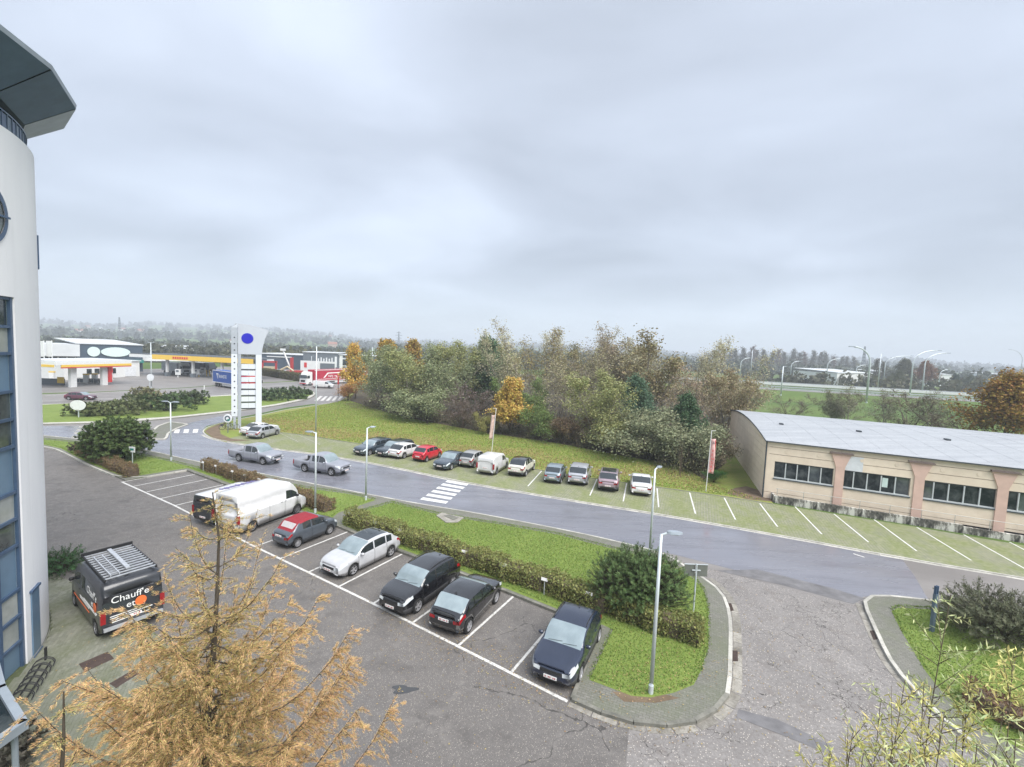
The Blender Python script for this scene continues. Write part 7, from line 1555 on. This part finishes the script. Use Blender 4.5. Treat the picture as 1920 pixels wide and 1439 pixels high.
def lamps():
    P = gp(1220, 1300, .126); lamp(P, height_to(P, 1002), 'nearest street lamp, standing in the lawn by the last parking bay', (.75, -.05))
    P = gp(1218, 1040, .12); lamp(P, height_to(P, 880), 'street lamp rising behind the mountain pine bush', (.55, .45))
    P = gp(591, 962, .12); lamp(P, height_to(P, 812), 'street lamp in the gap between the two hedges, arm to the left', (-.75, -.1))
    P = gp(686, 938, .12); lamp(P, height_to(P, 803), 'street lamp at the lawn end by the footpath, arm to the right', (.6, .3))
    P = gp(321, 864, .12); lamp(P, height_to(P, 755), 'street lamp with a double head right of the big laurel', (1.0, -.15), two=True)
    P = gp(592, 815, .07); lamp(P, height_to(P, 650), 'tall pale mast on the bank behind the parking row', (.4, 0), r=.085)
    P = gp(284, 728, .01); lamp(P, height_to(P, 643), 'tall pale lamp mast in front of the lorry station', (.8, .1), r=.1, two=True)
    P = gp(697, 716, 0); lamp(P, height_to(P, 651), 'lamp mast above the left end of the wood', (.8, 0), r=.09)
    P = gp(648, 725, .01); lamp(P, height_to(P, 688), 'white mast in front of the red lorry', (.5, 0), r=.09)
    P = gp(584, 700, .01); lamp(P, height_to(P, 668), 'small lamp in front of the grey office hall', (.9, 0), r=.09)
    g = 'curved motorway lamps'; z = 2.4
    for x, y, yt, ax, lb in ((1387, 709, 671, 5, 'curved motorway lamp at the left end, beside the wood'), (1482, 708, 677, 5, 'curved motorway lamp before the bare trees, second from the left'), (1549, 716, 672, 7, 'curved motorway lamp left of the dark mast'), (1604, 714, 684, 6, 'short looking curved motorway lamp behind the near left facing one'), (1624, 756, 652, -4.5, 'near curved motorway lamp bending to the left'), (1656, 724, 666, 12, 'curved motorway lamp left of the tallest pair'), (1706, 739, 656, 8.5, 'tallest curved motorway lamp, left of its twin'), (1729, 735, 661, 8.5, 'curved motorway lamp just right of the tallest one'), (1760, 726, 693, 4, 'small far curved motorway lamp among the sheds'), (1911, 724, 657, -9, 'curved motorway lamp at the right edge bending to the left')):
        P = gp(x, y, z); lamp(P, height_to(P, yt), lb, (ax, 0), g, r=.2, curved=1)
    for x, y, yt, lb in ((1407, 708, 657, 'straight pale motorway mast left of the bare trees'), (1464, 742, 688, 'straight motorway mast on the grass between the carriageways'), (1646, 726, 664, 'straight dark motorway mast between the curved lamps')):
        P = gp(x, y, z); lamp(P, height_to(P, yt), lb, (.9, 0), None, r=.17)
lamps()
def flags():
    for (x, y, xt, yt, c0, lb, txt, sd) in ((921, 856, 926, 766, 'flag_cream', 'leaning pole with a narrow faded pink and white flag behind the white van', None, -1), (1323.5, 922, 1330, 808, 'flag_pink', 'pole with a narrow red edged flag beside the bramble bush', 'A VENDRE', 1)):
        P = gp(x, y, .07); H = height_to(P, yt); t = thing('flag_pole', lb, 'flag', P); b = MB(); lean = .35 if sd < 0 else .12
        b.tube([(0, 0, 0), (lean, 0, H)], .035, 8); b.build('pole', MATS['metal_white'], t); b = MB(); b.tube([(lean, 0, H), (lean+.35*sd, 0, H+.02)], .02, 6); b.build('top_bar', MATS['metal_white'], t)
        b = MB(); vs = []; n = 14
        for k in range(n+1):
            f = k/n; zz = H*(.3 if sd > 0 else .36)+(H*.62-H*.05)*f*(1 if sd > 0 else .88); x0 = lean*zz/H+.03*sd
            for i in range(5):
                g = i/4; vs.append((x0+sd*((.45 if sd > 0 else .42)*g), .1*math.sin(g*4+f*3)+.03*math.sin(f*9), zz))
        b.add(vs, [(5*k+i, 5*k+i+1, 5*k+i+6, 5*k+i+5) for k in range(n) for i in range(4)]); cl = b.build('flag_cloth', MATS[c0], t, smooth=True); sl = cl.modifiers.new('thick', 'SOLIDIFY'); sl.thickness = .006
        if txt:
            for k, ch in enumerate(txt[::-1]):
                if ch == ' ': continue
                zz = H*.33+k*(H*.52/len(txt)); text_mesh(ch, .36, 'sign_red' if k < 6 else 'cladding_dark', 'lettering', t, frame4((lean*zz/H+.12, -.13, zz), (1, .05, 0), (0, 0, 1)))
            b = MB(); b.box((lean*.6+.48, 0, H*.6), (.05, .02, H*.5)); b.build('red_edge', MATS['sign_red'], t)
plain('flag_pink', (.66, .4, .38), .8, var=.3, scale=3); plain('flag_cream', (.62, .45, .38), .8, var=.35, scale=3)
flags()
def signs():
    # back of a double board sign
    P = gp(1300, 1147, .126); H = height_to(P, 1058); t = thing('double_sign', 'back of a two panel sign on a single post beside the pine bush', 'sign', P); b = MB(); b.tube([(0, 0, 0), (0, 0, H)], .04, 8); b.build('post', MATS['galv_pole'], t)
    for sd in (-1, 1): part(t, 'panel', (sd*.29, .06, H-.33), (.5, .025, .56), 'cladding_grey' if False else 'sign_back'); part(t, 'panel_rim', (sd*.29, .05, H-.04), (.52, .04, .03), 'galv_pole'); part(t, 'clamp', (sd*.1, .0, H-.3), (.2, .05, .04), 'galv_pole')
    P = gp(248, 872, .126); H = height_to(P, 838); t = thing('direction_sign', 'small white board with a green mark on a post before the big laurel', 'sign', P, R(-10)); part(t, 'post', (0, .03, H/2), (.05, .05, H), 'galv_pole'); part(t, 'board', (0, 0, H-.26), (.66, .03, .52), 'metal_white'); part(t, 'green_mark', (0, -.02, H-.24), (.4, .02, .18), 'teal_band'); part(t, 'green_mark', (-.14, -.02, H-.36), (.1, .02, .1), 'teal_band')
    P = gp(147, 783, .126); H = height_to(P, 751); t = thing('oval_sign', 'white oval sign on a thin post on the roundabout', 'sign', P); part(t, 'post', (0, .05, H/2), (.1, .1, H), 'galv_pole'); b = MB(); m_ = 24; Q = [(1.1*math.cos(2*math.pi*k/m_), H-.7+.72*math.sin(2*math.pi*k/m_)) for k in range(m_)]; b.add([(x, -.06, z) for x, z in Q]+[(x, .0, z) for x, z in Q], [list(range(m_)), list(range(m_, 2*m_))[::-1]]+[(k, m_+k, m_+(k+1) % m_, (k+1) % m_) for k in range(m_)]); b.build('board', MATS['metal_white'], t)
    P = gp(427, 812, .07); H = height_to(P, 777); t = thing('round_sign', 'round white sign with a dark arrow beside the foot of the sign tower', 'sign', P); part(t, 'post', (0, .04, H/2), (.07, .07, H), 'cladding_grey'); b = MB(); b.lathe([(.001, -.05), (.52, -.05), (.55, 0), (.001, 0)], 24, (0, 0, H-.55), 'Y'); b.build('disc', MATS['patch_white'], t, smooth=False); b = MB(); b.lathe([(.2, -.06), (.36, -.06)], 18, (0, 0, H-.55), 'Y'); b.build('arrow_ring', MATS['cladding_dark'], t); part(t, 'arrow_head', (.14, -.065, H-.72), (.3, .02, .2), 'teal_band')
    P = gp(1747, 1184, .126); H = height_to(P, 1100); t = thing('bollard_post', 'dark slate grey slotted post on the right hand verge left of the juniper', 'post', P, R(20)); part(t, 'shaft', (0, 0, (H-.35)/2), (.19, .12, H-.35), 'zinc_blue')
    for sd in (-1, 1): part(t, 'prong', (sd*.06, 0, H-.2), (.05, .1, .45), 'frame_blue')
    # small number plates on stakes along the hedges
    g = 'bay number plates on stakes'; near = [(655, 983), (703, 1002), (748, 1017), (807, 1036), (870, 1060), (943, 1086), (1020, 1115)]; lab = ['bay plate at the left end of the long hedge by the footpath', 'bay plate behind the roof of the silver hatchback', 'bay plate just right of the silver hatchback', 'bay plate above the roof of the tall black crossover', 'bay plate between the crossover and the black hatchback', 'bay plate behind the empty bay left of it', 'bay plate behind the empty bay near the navy car']
    hp = [gp(654, 979), gp(1128, 1150)]
    pts = [(gp(x, y, .126), l) for (x, y), l in zip(near, lab)]+[(gp(1103, 1143, .126), 'bay plate behind the navy car in the last bay')]+[(gp(x, y, .126), l) for (x, y), l in zip([(381, 883), (405, 890), (436, 901), (460, 908), (486, 917)], ['first bay plate at the left end of the hedge behind the vans', 'second bay plate from the left on the hedge behind the vans', 'third bay plate on the hedge, left of the vans', 'fourth bay plate on the hedge, above the dark tailed van', 'fifth bay plate on the hedge, above the white van'])]
    for P, l in pts:
        t = thing('bay_plate', l, 'sign', P, BAY_A-math.pi/2, g); part(t, 'stake', (0, 0, .36), (.035, .03, .72), 'frame_pale'); b = MB(); b.box((0, -.03, .78), (.34, .02, .14), M_=Matrix.Rotation(-.35, 3, 'X')); b.build('plate', MATS['plate_white'], t)
    for i, (x, y) in enumerate(((645, 735), (598, 733))):
        pass
    P = gp(634, 743, .07); H = height_to(P, 706); t = thing('road_post', 'red and grey sign post beside the crossing in front of the red lorry', 'post', P); part(t, 'post', (0, 0, H*.3), (.14, .14, H*.6), 'cladding_grey'); part(t, 'band', (0, 0, H*.8), (.3, .2, H*.4), 'sign_red')
    P = gp(383, 741, .126); H = height_to(P, 722); t = thing('marker_post', 'white marker post on the edge of the roundabout by the main road', 'post', P); part(t, 'post', (0, 0, H/2), (.16, .1, H), 'metal_white'); part(t, 'cap', (0, 0, H+.03), (.2, .14, .06), 'cladding_grey')
    P = gp(281, 729, .01); H = height_to(P, 708); t = thing('round_sign', 'round pale sign on the tall lamp mast by the main road', 'sign', P); part(t, 'post', (0, 0, H/2), (.1, .1, H), 'galv_pole'); b = MB(); b.lathe([(.001, -.1), (.8, -.1), (.8, -.04), (.001, -.04)], 20, (.2, 0, H), 'Y'); b.build('disc', MATS['patch_white'], t); 
plain('sign_back', (.14, .15, .13), .6, var=.2); signs()
def bicycles():
    for i, (x, y, rz, lb, mt) in enumerate(((425, 806, R(25), 'dark bicycle leaning by the round sign under the tower', 'trim_black'), (436, 806, R(15), 'pale framed bicycle between the round sign and the tower leg', 'zinc_light'))):
        P = gp(x, y, .075); t = thing('bicycle', lb, 'bicycle', P, rz)
        for wx in (-.52, .52):
            b = MB(); q = [(wx+.34*math.cos(a), 0, .35+.34*math.sin(a)) for a in [2*math.pi*k/20 for k in range(21)]]; b.tube(q, .022, 5, cap=False); w = b.build('wheel', MATS['tyre_rubber'], t)
            b = MB()
            for k in range(8): a = math.pi*k/8; b.tube([(wx-.32*math.cos(a), 0, .35-.32*math.sin(a)), (wx+.32*math.cos(a), 0, .35+.32*math.sin(a))], .005, 3)
            b.build('spokes', MATS['galvanised'], w)
        b = MB(); pp = dict(r=(-.52, 0, .35), bb=(-.05, 0, .3), st=(-.2, 0, .82), hd=(.36, 0, .85), f=(.52, 0, .35))
        for a, c in (('r', 'bb'), ('bb', 'st'), ('st', 'r'), ('st', 'hd'), ('bb', 'hd'), ('hd', 'f')): b.tube([pp[a], pp[c]], .022, 6)
        b.build('frame', MATS[mt], t); b = MB(); b.tube([(.36, 0, .85), (.34, 0, .98)], .018, 6); b.tube([(.3, -.28, 1.0), (.38, 0, .98), (.3, .28, 1.0)], .016, 6); b.build('handlebar', MATS['trim_black'], t); part(t, 'saddle', (-.24, 0, .9), (.26, .13, .06), 'trim_black'); part(t, 'pannier', (-.55, .12, .62), (.3, .16, .28), 'metal_white' if i else 'trim_grey')
bicycles()
def bike_rack():
    A, B = gp(36, 1322, .024), gp(86, 1246, .024); d = B-A; L = d.length; h = math.atan2(d.y, d.x); t = thing('bicycle_rack', 'black wire bicycle rack along the foot of the white building', 'bicycle rack', A, h)
    for y in (-.12, .12): b = MB(); b.tube([(0, y, .06), (L, y, .06)], .022, 6); b.build('ground_bar', MATS['trim_black'], t)
    n = 6
    for k in range(n):
        x = L*(k+.5)/n
        for dx in (-.04, .04):
            b = MB(); b.tube([(x+dx-.1, -.28, .06)]+[(x+dx+.16*math.sin(a)*.6, -.3*math.cos(a), .08+.22*math.sin(a)) for a in [R(q) for q in (15, 45, 75, 105, 135, 165)]]+[(x+dx-.1, .28, .06)], .016, 6); b.build('hoop', MATS['trim_black'], t)
    part(t, 'end_plate', (L+.02, 0, .4), (.12, .05, .45), 'trim_black')
bike_rack()
def pylons():
    for x, y, yt, r, lb in ((225, 655, 595, 900, 'tall lattice mast on the far hills at the left'), (747, 652, 622, 900, 'lattice power pylon above the left part of the wood'), (932, 655, 629, 1200, 'small far power pylon left of the highest treetop'), (1621, 690, 650, 700, 'dark lattice mast behind the near curved lamp')):
        d = ray(x, 660); s = r/math.hypot(d.x, d.y); P = Vector((d.x*s, d.y*s, 0)); P.z = hill(P.x, P.y); H = height_to(P, yt); w = H*.055; t = thing('lattice_mast', lb, 'pylon', P); lv = 9
        for sx, sy in ((1, 1), (1, -1), (-1, -1), (-1, 1)):
            b = MB(); b.tube([(sx*w, sy*w, 0), (sx*w*.2, sy*w*.2, H)], .32, 4); b.build('leg', MATS['cladding_grey'], t)
        b = MB()
        for k in range(lv):
            f, g = k/lv, (k+1)/lv; wa, wb = w*(1-.8*f), w*(1-.8*g)
            for (a, c) in (((1, 1), (1, -1)), ((1, -1), (-1, -1)), ((-1, -1), (-1, 1)), ((-1, 1), (1, 1))): b.tube([(a[0]*wa, a[1]*wa, H*f), (c[0]*wb, c[1]*wb, H*g)], .2, 3); b.tube([(c[0]*wa, c[1]*wa, H*f), (a[0]*wb, a[1]*wb, H*g)], .2, 3)
        b.build('bracing', MATS['cladding_grey'], t)
        if x in (747, 932):
            for f, ww in ((.66, 5.5), (.8, 7.0), (.93, 4.5)): b = MB(); b.tube([(-ww, 0, H*f), (ww, 0, H*f)], .35, 4); b.tube([(-ww, 0, H*f), (0, 0, H*f+1.6), (ww, 0, H*f)], .22, 4); b.build('cross_arm', MATS['cladding_grey'], t)
pylons()
def far_buildings():
    D = [((1568, 722), (1640, 722), 7, 'metal_white', 'roof_pale', 'white low shed behind the bare trees right of the motorway'), ((1655, 716), (1700, 717), 7, 'metal_white', 'roof_pale', 'pale shed with flat roof left of the tallest lamp'), ((1738, 724), (1782, 726), 8, 'metal_white', 'roof_pale', 'white gabled shed right of the rust brown tree'), ((1850, 712), (1903, 714), 7, 'mural_grey', 'roof_pale', 'pale grey shed with a blue front near the right edge'), ((1830, 722), (1915, 724), 2.6, 'metal_white', 'roof_pale', 'long low white wall of parked trailers at the right'), ((1770, 698), (1810, 699), 11, 'cladding_grey', 'roof_pale', 'distant grey block on the right horizon'), ((340, 672), (420, 672), 5, 'metal_white', 'roof_pale', 'long pale low hall behind the lorry canopy'), ((200, 668), (240, 668), 6, 'metal_white', 'roof_pale', 'small white hall at the foot of the left hills')]
    for A, B, H, w, r, lb in D:
        a, b_ = gp(*A), gp(*B); t, L = box_building('industrial_shed', lb, 'building', A, B, H, 25, w, r, slope=1.5)
        if 'blue front' in lb: part(t, 'blue_front', (L*.82, -.2, H*.45), (L*.3, .4, H*.8), 'paint_truck_white' if False else 'disc_slate')
        part(t, 'door', (L*.3, -.1, H*.3), (L*.12, .2, H*.55), 'cladding_grey')
    rng = random.Random(12)
    for k in range(26):
        az = R(rng.uniform(-44, -12) if k < 18 else rng.uniform(-12, 45)); r = rng.uniform(800, 2300); x, y = r*math.sin(az), r*math.cos(az); z = hill(x, y); t = thing('far_house', 'small pale house on the distant hillside', 'house', (x, y, z), rng.uniform(0, 3), 'far houses on the hillsides'); w, d, h = rng.uniform(9, 16), 9, 6
        part(t, 'wall', (0, 0, h/2), (w, d, h), 'metal_white' if k % 3 else 'brick_house'); b = MB(); b.add([(-w/2-.4, -d/2-.4, h), (w/2+.4, -d/2-.4, h), (w/2+.4, d/2+.4, h), (-w/2-.4, d/2+.4, h), (-w/2-.4, 0, h+4), (w/2+.4, 0, h+4)], [(0, 1, 5, 4), (2, 3, 4, 5), (0, 4, 3), (1, 2, 5), (3, 2, 1, 0)]); b.build('roof', MATS['roof_tile_red' if k % 2 else 'cladding_grey'], t)
plain('disc_slate', (.12, .15, .28), .5); far_buildings()
# ---------------------------------------------------------------- the hazy air
def haze():
    b = MB(); b.box((0, 0, 47.5), (9200, 9200, 101)); o = b.build('haze', None); o['kind'] = 'stuff'; m_ = bpy.data.materials.new('haze_air'); m_.use_nodes = True; nt = m_.node_tree; nt.nodes.clear(); out = nt.nodes.new('ShaderNodeOutputMaterial'); v = nt.nodes.new('ShaderNodeVolumePrincipled'); v.inputs['Color'].default_value = (.86, .93, 1, 1); v.inputs['Density'].default_value = HAZE; v.inputs['Anisotropy'].default_value = .0; nt.links.new(v.outputs[0], out.inputs['Volume']); o.data.materials.append(m_)
HAZE = .00065
haze()
print('objects', len(bpy.data.objects), 'tris', sum(len(o.data.polygons) for o in bpy.data.objects if o.type == 'MESH'))
